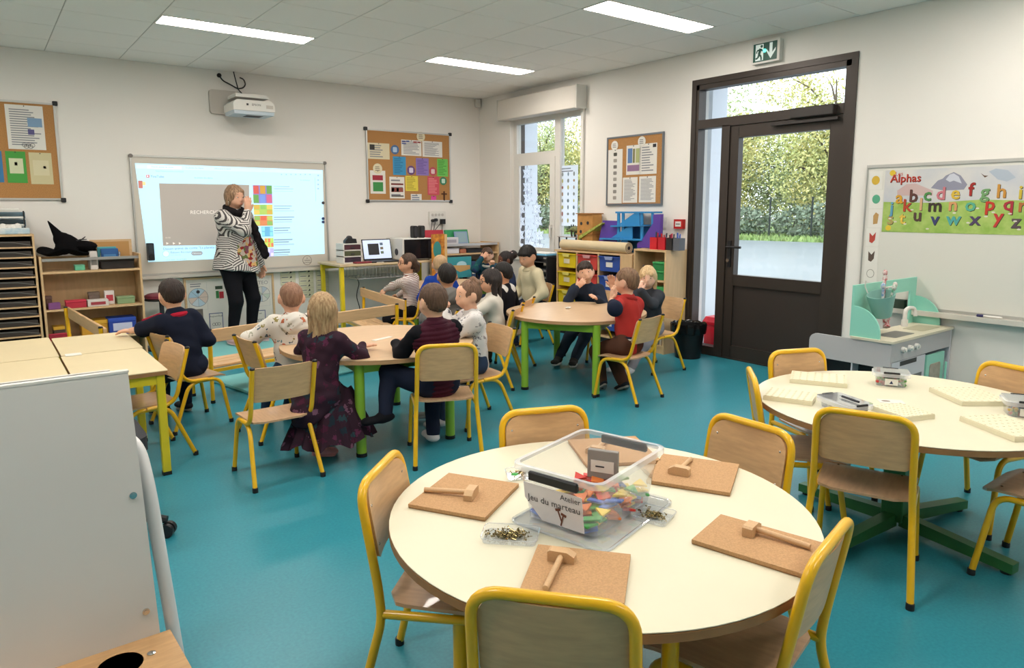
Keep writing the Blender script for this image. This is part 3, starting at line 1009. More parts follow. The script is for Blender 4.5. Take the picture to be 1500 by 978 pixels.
sheet('red handwritten sheet on the crowded cork board', FB, zb(595, 400, 666, 512), hexmat('#c8515f'), n=10, seed=14, ml=hexmat('#e08a90'))
sheet('small hot pink note under the red sheet', FB, zb(617, 516, 648, 550), hexmat('#d94a9a'))
rlabel('cream round label above the timetable', FB, *zp(556, 163), .06, m_cream, n=3)
rlabel('blue round label with a light shirt shape', FB, *zp(401, 241), .057, hexmat('#4b6b95'), m2=hexmat('#a9c0d8'))
rlabel('purple round label with a light shape', FB, *zp(498, 364), .057, hexmat('#6a4a7c'), m2=hexmat('#cfc6dd'))
rlabel('red round label with a light shape', FB, *zp(628, 371), .054, hexmat('#b5485a'), m2=hexmat('#e0c2c4'))
rlabel('dark green round label with a light shape', FB, *zp(690, 428), .052, hexmat('#2f7a5a'), m2=hexmat('#b8d5c4'))
rlabel('cream round label over the red and green boxes', FB, *zp(298, 354), .062, m_cream, d=.018, n=3)
t = thing('wooden_cross', 'small dark wooden cross in the cork board corner', 'cross')
u, v = FB.at(*zp(695, 517), .018)
FB.box(MB(), u - .008, u + .008, v - .06, v + .06, .015, .025).build('upright', hexmat('#4a2a1c'), t)
FB.box(MB(), u - .04, u + .04, v + .018, v + .034, .0155, .0245).build('arm', hexmat('#4a2a1c'), t)

# ---- big board with the projected page
wb = thing('projection_board', 'large whiteboard with a web page projected on it', 'whiteboard')
U0, U1, V0, V1 = 1.262, 3.262, .745, 1.915
m_bsurf = mat('board_enamel', '#cfc8bd', .4)
FB.box(MB(), U0, U1, V0, V1, .002, .022).build('surface', m_bsurf, wb)
for a in ((U0 - .012, U1 + .012, V1, V1 + .018), (U0 - .012, U1 + .012, V0 - .018, V0), (U0 - .016, U0, V0, V1), (U1, U1 + .016, V0, V1)):
    FB.box(MB(), *a, .002, .032).build('rail', m_alu, wb)
for u in (U0 - .004, U1 + .004):
    for v in (V0 - .004, V1 + .008):
        FB.poly(MB(), disc(u, v, .02, 12), .002, .036).build('corner_cap', mat('cap_grey', '#6d6a66', .5), wb)
FB.box(MB(), U0, U1 - .02, V0 - .052, V0 - .02, .002, .075).build('pen_tray', mat('tray_alu', '#d5cfc6', .4, .3), wb)
# the projected picture
PE = .62
def glow(c): return mat('projected_' + c.lstrip('#'), c, .6, emit=PE)
sc_ = FB.poly(MB(), [(1.345, .865), (3.222, .872), (3.238, 1.842), (1.292, 1.852)], .0225, .0235).build('projected_picture', glow('#aed9ea'), wb)
def pq(x, y): return FB.at(190 + x / 5.172, 225 + y / 5.172, .024)
def prj(x0, y0, x1, y1, c, name='picture_block', lift=.0):
    a, b2 = pq(x0, y0), pq(x1, y1)
    return FB.box(MB(), a[0], b2[0], b2[1], a[1], .0236 + lift, .0242 + lift).build(name, glow(c), sc_)
def ptx(s, x, y, size, c, align='LEFT', lift=.001):
    u, v = pq(x, y)
    return FB.text(s, size, u, v, .0238 + lift, glow(c), sc_, 'projected_text', align)
a, b2 = FB.at(197.5, 241.5, .024), FB.at(471, 254, .024)
FB.box(MB(), 1.30, 3.225, 1.800, 1.838, .0236, .0240).build('tab_bar', glow('#b9d3e6'), sc_)
u, v = pq(150, 97)
FB.box(MB(), 1.40, 1.72, 1.803, 1.838, .0241, .0245).build('active_tab', glow('#c9e8f4'), sc_)
ptx('Dessin animé de conte', 165, 99, .022, '#6f8797'); ptx('La planète des Alphas', 425, 106, .02, '#7d93a2'); ptx('vidéos pour la classe', 640, 112, .02, '#7d93a2'); ptx('x  +', 1010, 121, .02, '#7d93a2')
ptx('https://www.youtube.com/watch', 195, 131, .02, '#7d96a5')
tbx = prj(123, 160, 150, 181, '#b8555c', 'logo_mark')
u, v = pq(136, 170)
FB.poly(MB(), [(u - .008, v - .010), (u + .012, v), (u - .008, v + .010)], .0245, .0249).build('logo_arrow', glow('#cfe6ef'), sc_)
ptx('YouTube', 157, 172, .034, '#5f6d78')
ptx('la planète des alphas', 490, 182, .022, '#6f8696')
prj(1000, 120, 1003, 123, '#8fb0c0')
# video window
vw = [pq(222, 224), pq(905, 236), pq(905, 690), pq(252, 697)]
FB.poly(MB(), [vw[3], vw[2], vw[1], vw[0]], .0236, .0243).build('video_window', mat('projected_video', '#a8a098', .6, emit=.30), sc_)
ptx('RECHERCHE PLAY', 458, 445, .052, '#cfc9c2')
ptx('00:00', 270, 637, .022, '#bdb6ae')
for x in (285, 335, 380):
    u, v = pq(x, 679)
    FB.poly(MB(), [(u - .01, v - .013), (u + .014, v), (u - .01, v + .013)], .0245, .0250).build('control_icon', glow('#d0cac3'), sc_)
prj(410, 672, 480, 677, '#bdb6ae')
ptx('Dessin animé de conte "La planète des Alphas"', 253, 722, .036, '#63798a')
u, v = pq(275, 758)
FB.poly(MB(), disc(u, v, .035, 20), .0236, .0240).build('channel_disc', glow('#8fb2c2'), sc_); FB.poly(MB(), disc(u, v, .030, 20), .0241, .0244).build('channel_face', glow('#c4e2ee'), sc_)
ptx('Éditions Récréalire', 310, 749, .028, '#6a7f8e'); ptx('2,5 k abonnés', 310, 768, .018, '#8aa5b4')
a, b2 = pq(465, 740), pq(554, 768)
FB.poly(MB(), rrect(a[0], b2[0], b2[1], a[1], .024, 5), .0236, .0242).build('button', glow('#8b8f92'), sc_); ptx("S'abonner", 510, 754, .024, '#cdd6da', 'CENTER')
ptx('12 k vues   il y a 3 ans', 275, 804, .022, '#7d96a5')
ptx('...', 80, 165, .03, '#8fb0c0')
# avatar in the side strip: plain coloured patches
prj(64, 204, 100, 262, '#a9685e', 'avatar'); prj(95, 212, 122, 240, '#c7c08a', 'avatar')
TH_ = [(932, 238, 1082, 376, ['#7a6fb0', '#b7564e', '#b58a3e', '#5f8f4c', '#6a84c0', '#b85d7c']), (938, 386, 1085, 462, ['#9bb45c', '#b99a4a', '#7fae60', '#c9b05a']), (942, 470, 1086, 545, ['#c07a52', '#7fa45a', '#c25e4a', '#a8b45c']),
       (998, 552, 1088, 626, ['#5f9fc2', '#7fc2c9']), (1020, 640, 1092, 708, ['#a8c25e', '#d08a4c', '#c96a5a']), (1010, 718, 1094, 778, ['#a9a2c9', '#8f8fc0', '#c9c4dd'])]
R = random.Random(21)
for q, (x0, y0, x1, y1, cs) in enumerate(TH_):
    prj(x0, y0, x1, y1, cs[0], 'thumbnail')
    n_ = 3
    for i in range(n_):
        for j in range(2):
            xa, xb = x0 + (x1 - x0) * i / n_, x0 + (x1 - x0) * (i + 1) / n_
            ya, yb = y0 + (y1 - y0) * j / 2, y0 + (y1 - y0) * (j + 1) / 2
            prj(xa + 3, ya + 3, xb - 3, yb - 3, cs[(i + j * 2 + 1) % len(cs)], 'thumbnail', .0007)
    for k in range(3):
        L = R.uniform(110, 165)
        prj(1092, y0 + 8 + k * 18, 1092 + L, y0 + 14 + k * 18, '#7f97a6' if k < 2 else '#98b4c2', 'caption_line')
prj(1404, 182, 1410, 362, '#5f7382', 'scroll_bar')
for k in range(7): prj(1145 + k * 36, 153, 1155 + k * 36, 162, '#8fb0c0', 'tool_icon')
for y in (160, 195, 228, 260): prj(1422, y, 1434, y + 10, '#8aa5b4', 'side_icon')
ptx('Se connecter', 1290, 200, .022, '#7d96a5')
u, v = FB.at(450, 381, .024)
o = tag(FB.poly(MB(), disc(u, v, .055, 28), .0225, .0245).build('round_sticker', m_bsurf), 'white round sticker on the lower corner of the projection board', 'sticker')
MB().tube([FB.p(u + .052 * math.cos(k * PI / 12), v + .052 * math.sin(k * PI / 12), .025) for k in range(24)], .0025, 4, closed=True).build('rim', hexmat('#8a7f78'), o)
FB.text('le', .025, u, v + .025, .0252, m_dark, o); FB.text('tableau', .026, u, v, .0252, m_dark, o); FB.text('numérique', .022, u, v - .025, .0252, m_dark, o)
# magnets on the right rail
for k, (py, col_) in enumerate(((297, '#24242a'), (320, '#2f4470'), (325, '#2f4470'))):
    u, v = FB.at(473, py, .03)
    tag(FB.poly(MB(), disc(u, v, .017, 14), .0325, .042).build('magnet', hexmat(col_, rough=.4)), ['black round magnet on the right rail of the projection board', 'upper blue magnet on the right rail of the projection board', 'lower blue magnet on the right rail of the projection board'][k], 'magnet')
# black speaker clipped on the board
t = thing('wall_speaker', 'narrow black speaker at the lower left of the projected page', 'speaker')
a, b2 = FB.at(214.5, 356, .05), FB.at(226, 381, .05)
FB.poly(MB(), rrect(a[0], b2[0], b2[1], a[1], .008, 3), .0245, .09).build('cabinet', mat('speaker_black', '#2a3036', .5), t)
FB.poly(MB(), disc((a[0] + b2[0]) / 2, b2[1] + .04, .028, 16), .0901, .094).build('driver', m_black, t)
FB.poly(MB(), rrect(a[0] + .012, b2[0] - .012, b2[1] + .08, a[1] - .012, .006, 3), .0901, .093).build('grille', mat('speaker_grille', '#363d44', .7), t)

# ---- projector on its wall arm
t = thing('projector', 'white short throw projector on a wall bracket above the board', 'projector')
a, b2 = FB.at(304.5, 131), FB.at(340, 169)
FB.poly(MB(), rrect(a[0], b2[0] + .1, b2[1], a[1], .03, 4), .002, .05).build('wall_plate', mat('bracket_grey', '#bdb6ae', .5), t)
c = FB.at(366, 162, .30)
FB.box(MB(), c[0] - .10, c[0] + .02, c[1] + .02, c[1] + .17, .05, .14).build('bracket', mat('bracket_grey', '#bdb6ae'), t)
FB.box(MB(), c[0] - .17, c[0] + .16, c[1] + .115, c[1] + .15, .13, .42).build('arm', m_white, t)
m_proj = mat('projector_white', '#dedbd5', .4)
pb = MB().prism([(-.21, -.02), (.21, -.02), (.21, .05), (.17, .085), (-.17, .085), (-.21, .05)], .12, .46).xf(FB.M(c[0], c[1], 0)).build('body', m_proj, t)
MB().prism([(-.20, -.055), (.20, -.055), (.205, -.02), (-.205, -.02)], .13, .45).xf(FB.M(c[0], c[1], 0)).build('underside', mat('projector_blue_lit', '#bcc8d2', .4), t)  # blue light on the bottom is put into this colour
FB.box(MB(), c[0] + .12, c[0] + .19, c[1] + .01, c[1] + .045, .4602, .462).build('sensor_window', mat('bracket_grey', ''), pb)
FB.text('EPSON', .03, c[0] + .02, c[1] + .04, .4605, m_dark, pb)
FB.box(MB(), c[0] - .08, c[0] - .06, c[1] + .03, c[1] + .05, .4602, .462).build('indicator', m_dark, pb)
FB.box(MB(), c[0] - .05, c[0] + .12, c[1] - .0555, c[1] - .0545, .2, .36).build('lens_window', m_dark, pb)
cb_ = thing('projector_cable', 'black cable looping from the wall to the projector', 'cable')
pp = [FB.at(*q, .03) for q in ((321, 110), (326, 118), (338, 124), (348, 130), (356, 129), (360, 124), (357, 116), (351, 113.5))]
MB().tube(fillet([FB.p(p[0], p[1], .03) for p in pp], .03, 4), .007, 6).build('loop', m_black, cb_, True)
pp = [FB.at(*q, .03) for q in ((342.5, 105), (344, 118), (346, 132), (350, 139))]
MB().tube([FB.p(p[0], p[1], .02 + .04 * k) for k, p in enumerate(pp)], .006, 6).build('drop', m_black, cb_, True)
u, v = FB.at(320.5, 110.5)
FB.poly(MB(), disc(u, v, .022, 14), .002, .02).build('wall_outlet', m_black, cb_)

# ---- framed calendar panel under the board
ul, vt = FB.at(272, 411, .03); ur, _ = FB.at(398, 405, .03)
pn = thing('calendar_panel', 'framed calendar and weather panel standing below the projection board', 'panel')
v0_, v1_ = .02, vt + .005
FB.box(MB(), ul, ur, v0_, v1_, .004, .02).build('board', m_paper, pn)
for a in ((ul - .02, ul, v0_, v1_ + .02), (ur, ur + .02, v0_, v1_ + .02), (ul, ur, v1_, v1_ + .02)):
    FB.box(MB(), *a, .003, .035).build('frame_bar', m_beech, pn)
def wheel(px, py, r, cols, name):
    u, v = FB.at(px, py, .02)
    for k in range(8):
        pts = [(u, v)] + [(u + r * math.cos(math.radians(45 * k + 45 * i / 4)), v + r * math.sin(math.radians(45 * k + 45 * i / 4))) for i in range(5)]
        FB.poly(MB(), pts, .0202, .0215).build(name, hexmat(cols[k % len(cols)]), pn)
    MB().tube([FB.p(u + r * math.cos(k * PI / 14), v + r * math.sin(k * PI / 14), .0215) for k in range(28)], .002, 4, closed=True).build('wheel_rim', m_grey, pn)
    for k in range(4):
        a = math.radians(45 * k)
        MB().tube([FB.p(u - r * math.cos(a), v - r * math.sin(a), .0217), FB.p(u + r * math.cos(a), v + r * math.sin(a), .0217)], .0015, 4).build('spoke', m_grey, pn)
    return u, v
u, v = wheel(290.5, 435.5, .098, ['#d9c7bd', '#bcd2e0', '#a9c9dd', '#a9c9dd', '#d9c7bd', '#c9d6de', '#bcd2e0', '#d9c7bd'], 'wheel_sector')
FB.poly(MB(), disc(u, v + .06, .018, 12), .022, .025).build('marker', m_dark, pn)
u, v = wheel(384, 430.5, .085, ['#d6d6d2', '#b9c6d2', '#d6d6d2', '#c3d0c3'], 'wheel_sector')
um, vm = FB.at(383, 414, .02)
FB.text('METEO', .058, um - .02, vm, .021, m_grey, pn)
for q, (x0, y0, x1, y1) in enumerate(((275, 414, 305, 453), (371, 408, 396, 447))):
    r = prect(FB, x0, y0, x1, y1, .02)
    for a in ((r[0], r[1], r[3] - .002, r[3]), (r[0], r[1], r[2], r[2] + .002), (r[0], r[0] + .002, r[2], r[3]), (r[1] - .002, r[1], r[2], r[3])):
        FB.box(MB(), *a, .0202, .021).build('border', hexmat('#b9b9b9'), pn)
r = prect(FB, 278, 415, 303, 420, .02); lines(FB, *r, 2, .0202, pn, m_grey, 4)
r = prect(FB, 315, 419, 326, 423, .02); FB.box(MB(), *r, .0202, .022).build('flag', hexmat('#394b3c'), pn)
r = prect(FB, 316, 426, 321, 436.5, .02); FB.box(MB(), *r, .0202, .022).build('flag', hexmat('#3f7f4a'), pn)
r = prect(FB, 321, 427, 328, 436.5, .02); FB.box(MB(), *r, .0202, .022).build('flag', hexmat('#b3353f'), pn)
for lab, rc, txt in (('card', (306, 459, 328, 487), 'Aujourd\'hui'), ('card', (371, 455, 390, 480), 'Il est')):
    r = prect(FB, *rc, .02)
    FB.box(MB(), *r, .0202, .0215).build('card', hexmat('#4a5a86'), pn)
    FB.box(MB(), r[0] + .008, r[1] - .008, r[2] + .008, r[3] - .008, .0216, .0225).build('card_face', m_paper, pn)
    FB.text(txt, .027, (r[0] + r[1]) / 2, r[3] - .035, .0230, m_dark, pn)
    cx, cy = (r[0] + r[1]) / 2, (r[2] + r[3]) / 2 - .01
    for k in (-1, 0, 1): MB().tube([FB.p(cx + k * .026 + .015 * math.cos(a * PI / 6), cy + .015 * math.sin(a * PI / 6), .0232) for a in range(12)], .0018, 4, closed=True).build('ring', m_dark, pn)
r = prect(FB, 286, 453, 298, 466, .02); FB.box(MB(), *r, .0202, .0215).build('photo', hexmat('#6b645f'), pn)
lines(FB, *prect(FB, 286, 468, 298, 473, .02), 2, .0202, pn, m_dark, 9)
# ---- three columns of name strips
for k, (x0, x1, y0, n_, lab) in enumerate(((410, 433, 396, 3, 'left column of pale name strips under the board corner'), (437, 460, 394.5, 6, 'middle column of pale name strips under the board corner'), (462, 482, 393.5, 6, 'right column of pale name strips under the board corner'))):
    t = thing('name_chart', lab, 'name chart')
    a, b2 = FB.at(x0, y0), FB.at(x1, y0 + n_ * 6.6)
    FB.box(MB(), a[0], b2[0], b2[1] - .008, a[1] + .008, .002, .006).build('backing', hexmat('#c6c4ab'), t)
    h = (a[1] - b2[1]) / n_
    for j in range(n_):
        v = a[1] - h * (j + 1)
        st = FB.box(MB(), a[0] + .006, b2[0] - .006, v + .006, v + h - .004, .0062, .0085).build('strip', hexmat('#d2d0b6'), t)
        FB.box(MB(), a[0] + .014, a[0] + (b2[0] - a[0]) * .5, v + h * .42, v + h * .58, .0086, .0092).build('print', m_grey, st)
        w_ = (b2[0] - a[0]) * .16
        FB.poly(MB(), [(a[0] + .6 * (b2[0] - a[0]), v + h * .25), (a[0] + .6 * (b2[0] - a[0]) + w_, v + h * .4), (a[0] + .6 * (b2[0] - a[0]) + w_ * .6, v + h * .8)], .0086, .0095).build('figure', m_dark, st)
# ---- socket block
t = thing('socket_plate', 'white wall socket block with black plugs', 'socket')
a, b2 = FB.at(627.5, 309.5), FB.at(652, 328)
FB.poly(MB(), rrect(a[0], b2[0], b2[1], a[1], .01, 3), .002, .02).build('plate', m_white, t)
for k in range(4):
    u = a[0] + (b2[0] - a[0]) * (.2 + .2 * k)
    FB.poly(MB(), disc(u, a[1] - .045, .018, 14), .0202, .024).build('outlet', hexmat('#bdb9b3'), t)
for k, (px, py) in enumerate(((633.5, 323), (638, 322))):
    u, v = FB.at(px, py, .03)
    FB.poly(MB(), disc(u, v, .02, 12), .0205, .06).build('plug', m_black, t)
u, v = FB.at(648, 324, .04)
FB.box(MB(), u - .028, u + .028, v - .035, v + .03, .0205, .075).build('adapter', m_black, t)
for k, (p0, p1) in enumerate((((633, 324), (631, 341)), ((638, 323), (634, 343)), ((645, 327), (632, 343)), ((648, 328), (647, 341)))):
    q0, q1 = FB.at(*p0, .05), FB.at(*p1, .05)
    MB().tube(fillet([FB.p(q0[0], q0[1], .05), FB.p((q0[0] + q1[0]) / 2 - .01, (q0[1] + q1[1]) / 2, .07), FB.p(q1[0], q1[1], .05)], .05, 5), .0045, 5).build('cord', hexmat('#3c3c40'), t, True)

# ================================================================== left shelving
def unit(t, x0, x1, y0, y1, z0, z1, shelves, m=None, th=.018, back=True):
    """open carcass in world coordinates: sides, top, shelves, back"""
    m = m or m_beechv
    for x in (x0, x1 - th): MB().box(x, x + th, y0, y1, z0, z1).build('side_panel', m, t)
    for z in shelves: MB().box(x0 + th, x1 - th, y0 + .003, y1 - .008, z - th, z).build('shelf', m, t)
    if back: MB().box(x0 + th, x1 - th, y1 - .008, y1, z0, z1 - th).build('back_panel', m, t)

FK = Frame((0, 7.55, 0), (1, 0, 0), (0, -1, 0))
BX0, BX1 = .405, 1.225
zt, z_a, z_b = .975, FK.at(130, 396)[1], FK.at(130, 450)[1]
bc = thing('open_bookcase', 'low open beech bookcase with a witch hat on top', 'bookcase')
unit(bc, BX0, BX1, 7.55, 7.90, 0, zt, [z_a, z_b, .20])
MB().box(BX0 + .02, BX1 - .02, 7.56, 7.585, zt - .045, zt - .02).build('retaining_rail', mat('rail_grey', '#9c9b98', .4, .4), bc)
ss = thing('sorting_shelf', 'narrow beech sorting shelf with many dark trays', 'shelf')
SX0, SX1 = -.30, .385
sz1 = FK.at(40, 346)[1]
n_ = 13
zs = [sz1 - .005 - k * .0885 for k in range(n_)]
for x in (SX0, SX1 - .016): MB().box(x, x + .016, 7.55, 7.9, 0, sz1).build('side_panel', m_beechv, ss)
MB().box(SX0, SX1, 7.545, 7.9, sz1, sz1 + .018).build('top_panel', m_beechv, ss)
MB().box(SX0 + .016, SX1 - .016, 7.89, 7.9, 0, sz1).build('back_panel', mat('tray_dark', '#3b3531', .7), ss)
m_wire2 = mat('tray_wire', '#8d8883', .4, .6)
for k, z in enumerate(zs[1:]):
    MB().box(SX0 + .016, SX1 - .016, 7.552, 7.89, z - .012, z).build('shelf', m_beechv, ss)
    MB().box(SX0 + .03, SX1 - .03, 7.57, 7.88, z + .001, z + .05).build('tray', mat('tray_dark', ''), ss)
    MB().tube([(SX0 + .03, 7.556, z + .062), (SX1 - .15, 7.551, z + .04), (SX1 - .02, 7.556, z + .012)], .003, 5).build('wire', m_wire2, ss)
# letter trays on top of the sorting shelf
m_btray = clear_mat('blue_tray_plastic', (.55, .68, .76), haze=.45, hazecol=(.28, .42, .5), gloss=.08, rough=.1)
z0 = sz1 + .019
for k, lab in enumerate(('lowest blue grey letter tray on the sorting shelf', 'second blue grey letter tray on the sorting shelf', 'topmost blue grey letter tray on the sorting shelf')):
    t = thing('letter_tray', lab, 'letter tray', (.14, 7.765, z0 + .068 * k))
    b_ = MB().box(-.2, .2, -.13, .13, 0, .004)
    b_.build('base', m_btray, t)
    for a in ((-.2, -.196, -.13, .13), (.196, .2, -.13, .13), (-.196, .196, .126, .13)):
        MB().box(*a, .004, .058).build('wall', m_btray, t)
    MB().box(-.19, .19, -.125, .12, .0045, .018).build('paper_stack', m_paper, t)
    for sx in (-.19, .19): MB().box(sx - .006, sx + .006, -.125, -.113, .004, .068).build('spacer', m_black, t)
t = thing('tissue_box', 'white tissue box in front of the letter trays', 'box', (.30 - .12, 7.585, z0))
MB().bbox(-.16, .18, -.035, .035, 0, .055, .006).build('carton', mat('tissue_carton', '#d5d8d6', .6, var=.12, vscale=18, col2='#a9bfca'), t)
tb = MB()
for k in range(6): tb.ell((-.08 + .035 * k, 0, .062), (.03, .025, .02 + .008 * (k % 3)), 8, 5)
tb.build('tissue', m_paper, t, True, kind='stuff')
tag(MB().bbox(-.02, .30, 7.66, 7.85, z0 + .205, z0 + .225, .003).build('paper_pile', m_paper), 'pile of papers on the topmost letter tray', 'papers')

# witch hat
t = thing('witch_hat', 'black pointed witch hat lying on the bookcase', 'hat', (.62, 7.72, zt - .02))
m_hat = mat('black_felt', '#0d0c0e', .95, spec=.1, bump=.3, bscale=80)
v_, f_ = [], []
nb, nr = 36, 5
br = MB()
br.lathe([(.06, .075), (.13, .06), (.19, .055), (.235, .075), (.24, .066), (.19, .04), (.12, .03), (.06, .04)], nb, (.02, 0, .0), 1.0, .62)
br.v = [(x, y, z + .03 * math.sin(3 * math.atan2(y, x)) * min(1, math.hypot(x, y) / .2)) for x, y, z in br.v]
br.build('brim', m_hat, t, True)
MB().tube(fillet([(.04, 0, .05), (.01, 0, .14), (-.03, 0, .19), (-.11, .0, .34)], .06, 5), [.115, .112, .108, .1, .092, .085, .078, .075, .07, .066, .06, .05, .04, .004][:len(fillet([(.04, 0, .05), (.01, 0, .14), (-.03, 0, .19), (-.11, .0, .34)], .06, 5))], 16).build('cone', m_hat, t, True)
MB().ell((.13, 0, .10), (.14, .1, .055), 14, 8).build('crumpled_cloth', m_hat, t, True)
MB().tube([(.08, -.05, .15), (.14, -.06, .165), (.17, -.06, .19)], [.008, .006, .004], 6).tube([(.13, -.06, .165), (.18, -.06, .165)], [.006, .003], 6).build('ribbon', m_black, t, True)
# things on the bookcase
def item(name, label, cat, x0, x1, z0, z1, col_, y=7.60, dep=.10, face=None, rough=.5, lid=None, group=None):
    t = thing(name, label, cat, ((x0 + x1) / 2, y, z0), 0, group)
    w_ = (x1 - x0) / 2; h = z1 - z0
    MB().bbox(-w_, w_, 0, dep, .0, h * (.78 if lid else 1), min(.004, h * .2)).build('body', mat('item_' + col_.lstrip('#'), col_, rough), t)
    if lid: MB().bbox(-w_ - .002, w_ + .002, -.002, dep + .002, h * .78, h, min(.003, h * .08)).build('lid', mat('item_' + lid.lstrip('#'), lid, rough), t)
    if face: MB().box(-w_ * .7, w_ * .7, -.0015, 0, h * .25, h * .7).build('label_patch', mat('item_' + face.lstrip('#'), face, .6), t)
    return t
def zk(x, y, d=0.): return FK.at(x / 4.657, 290 + y / 4.657, d)
def bitem(name, label, cat, r, z, col_, **k):
    a, b2 = zk(r[0], r[1]), zk(r[2], r[3])
    return item(name, label, cat, a[0], b2[0], z + .001, z + (a[1] - b2[1]), col_, **k)
bitem('plastic_cup', 'mint green tub on the bookcase behind the rail', 'tub', (512, 440, 585, 475), z_a, '#63b795', lid='#7cc9a8')
bitem('ring_binder', 'white binder standing on the bookcase beside the witch hat', 'binder', (612, 345, 676, 470), z_a, '#c9c4bf', dep=.2, face='#8f8a86')
bitem('black_box', 'black flat box on the bookcase behind the rail', 'box', (690, 405, 925, 465), z_a, '#26201e', dep=.16, lid='#2f2825')
t = thing('picture_book', 'wooden framed picture leaning on the bookcase', 'picture', (1.03, 7.86, z_a + .001))
MB().box(-.19, .17, -.012, 0, 0, .27).build('frame', m_beech, t); MB().box(-.165, .145, -.015, -.0121, .02, .25).build('print', mat('pic_ochre', '#b98b54', .6), t)
bitem('book', 'teal picture book standing in front of the wooden framed picture', 'book', (685, 328, 830, 470), z_a, '#4fa0a8', y=7.80, dep=.015, face='#c8bf8a')
bitem('book', 'dark blue book standing in front of the teal picture book', 'book', (708, 340, 840, 470), z_a, '#2f5f9a', y=7.775, dep=.015, face='#4e86b8')
bitem('glue_stick', 'small white glue stick beside the dark blue book', 'glue stick', (832, 360, 850, 470), z_a, '#c7cdd4', y=7.76, dep=.03, lid='#8d97a6')
bitem('jar', 'dark brown jar on the middle shelf of the bookcase', 'jar', (308, 625, 360, 712), z_b, '#5a4038', dep=.07, lid='#6d5148', y=7.62)
bitem('purple_scarf', 'folded purple cloth on the middle shelf of the bookcase', 'cloth', (328, 700, 415, 738), z_b, '#7d4a80', dep=.09, y=7.565)
bitem('game_box', 'red game box lying on the middle shelf of the bookcase', 'box', (447, 685, 592, 726), z_b, '#b32a3e', dep=.12, lid='#c13248', y=7.565)
bitem('game_box', 'white and red flat box lying beside the red game box', 'box', (597, 687, 745, 722), z_b, '#cfc9c4', dep=.1, face='#9b3a42', y=7.565)
bitem('game_box', 'brown grey box behind the white and red flat box', 'box', (617, 640, 702, 722), z_b, '#77665c', dep=.08, lid='#857468', y=7.72)
bitem('card_box', 'upright white card box with a red emblem', 'box', (720, 610, 795, 700), z_b, '#d6cdc9', dep=.05, face='#b23a48', y=7.66)
bitem('domino_box', 'long pale green box on the middle shelf of the bookcase', 'box', (806, 662, 930, 702), z_b, '#7f9a72', dep=.12, lid='#8aa57c', y=7.62)
bitem('game_box', 'yellow topped dark box on the lowest shelf of the bookcase', 'box', (365, 862, 452, 945), .20, '#4a4038', dep=.15, lid='#d0a236', y=7.60)
bitem('game_box', 'flat yellow box on the lowest shelf of the bookcase', 'box', (560, 855, 750, 945), .20, '#c9962e', dep=.2, lid='#dcaa38', y=7.62)
bitem('storage_box', 'blue lidded box with a white label on the lowest shelf', 'box', (745, 850, 940, 945), .20, '#27439a', dep=.2, lid='#2f4fae', face='#c3c6dd', y=7.58)
bitem('game_box', 'flat red box on the lowest shelf of the bookcase', 'box', (330, 925, 480, 960), .20, '#a2283a', dep=.03, lid='#b83246', y=7.562)
# maroon stool beside the bookcase
sp = FB.at(222, 441, .35)
t = thing('stool', 'small maroon topped stool against the wall', 'stool', (sp[0] + .10, 7.64, 0))
zq = .535
MB().lathe([(.13, zq - .02), (.15, zq - .01), (.15, zq + .015), (.12, zq + .03), (0.001, zq + .034)], 24).build('cushion', mat('maroon_vinyl', '#6e2433', .4), t, True)
MB().lathe([(.15, zq - .035), (.15, zq - .02)], 24).build('seat_plate', m_black, t)
MB().tube([(0, 0, .05), (0, 0, zq - .03)], .022, 12).build('column', m_dark, t, True)
MB().lathe([(.16, 0), (.16, .015), (.03, .05)], 24).build('foot', m_black, t, True)
# ================================================================== computer corner
m_desk = mat('desk_laminate', '#cbb592', .45, var=.06, vscale=3)
dk = thing('computer_desk', 'narrow computer desk with yellow legs and a wire basket', 'desk')
KX0, KX1, KY0, KY1, KZ = 3.10, 4.46, 7.19, 7.82, .79
MB().bbox(KX0, KX1, KY0, KY1, KZ - .025, KZ, .003).build('top', m_desk, dk)
for x in (KX0 + .04, KX1 - .04):
    for y in (KY0 + .05, KY1 - .05):
        lg = MB().bbox(x - .022, x + .022, y - .022, y + .022, .01, KZ - .025, .004).build('leg', m_yellow2, dk)
        MB().box(x - .023, x + .023, y - .023, y + .023, 0, .02).build('foot_cap', m_black, lg)
MB().box(KX0 + .06, KX1 - .06, KY1 - .06, KY1 - .04, KZ - .08, KZ - .025).build('apron', m_yellow2, dk)
wr = MB()
bx0, bx1, by0, by1, bz0, bz1 = 3.32, 3.90, 7.20, 7.62, KZ - .17, KZ - .04
for z in (bz0, bz1):
    wr.tube([(bx0, by0, z), (bx1, by0, z), (bx1, by1, z), (bx0, by1, z)], .005, 5, closed=True)
for k in range(14):
    x = bx0 + (bx1 - bx0) * k / 13
    wr.tube([(x, by0, bz1), (x, by0, bz0), (x, by1, bz0), (x, by1, bz1)], .0025, 4)
wr.build('wire_basket', mat('basket_wire', '#b5b5b8', .35, .7), dk, kind='stuff')
MB().tube(fillet([(3.42, 7.5, bz0), (3.46, 7.48, .55), (3.42, 7.5, .4), (3.52, 7.6, .2), (3.5, 7.75, .1)], .08, 6), .005, 6).build('cable', m_black, dk, True)
MB().tube(fillet([(3.78, 7.13, KZ + .003), (3.82, 7.10, KZ - .02), (3.84, 7.1, .62), (3.86, 7.15, .45)], .05, 6), .004, 6).build('cable', hexmat('#c9a0a0'), dk, True)
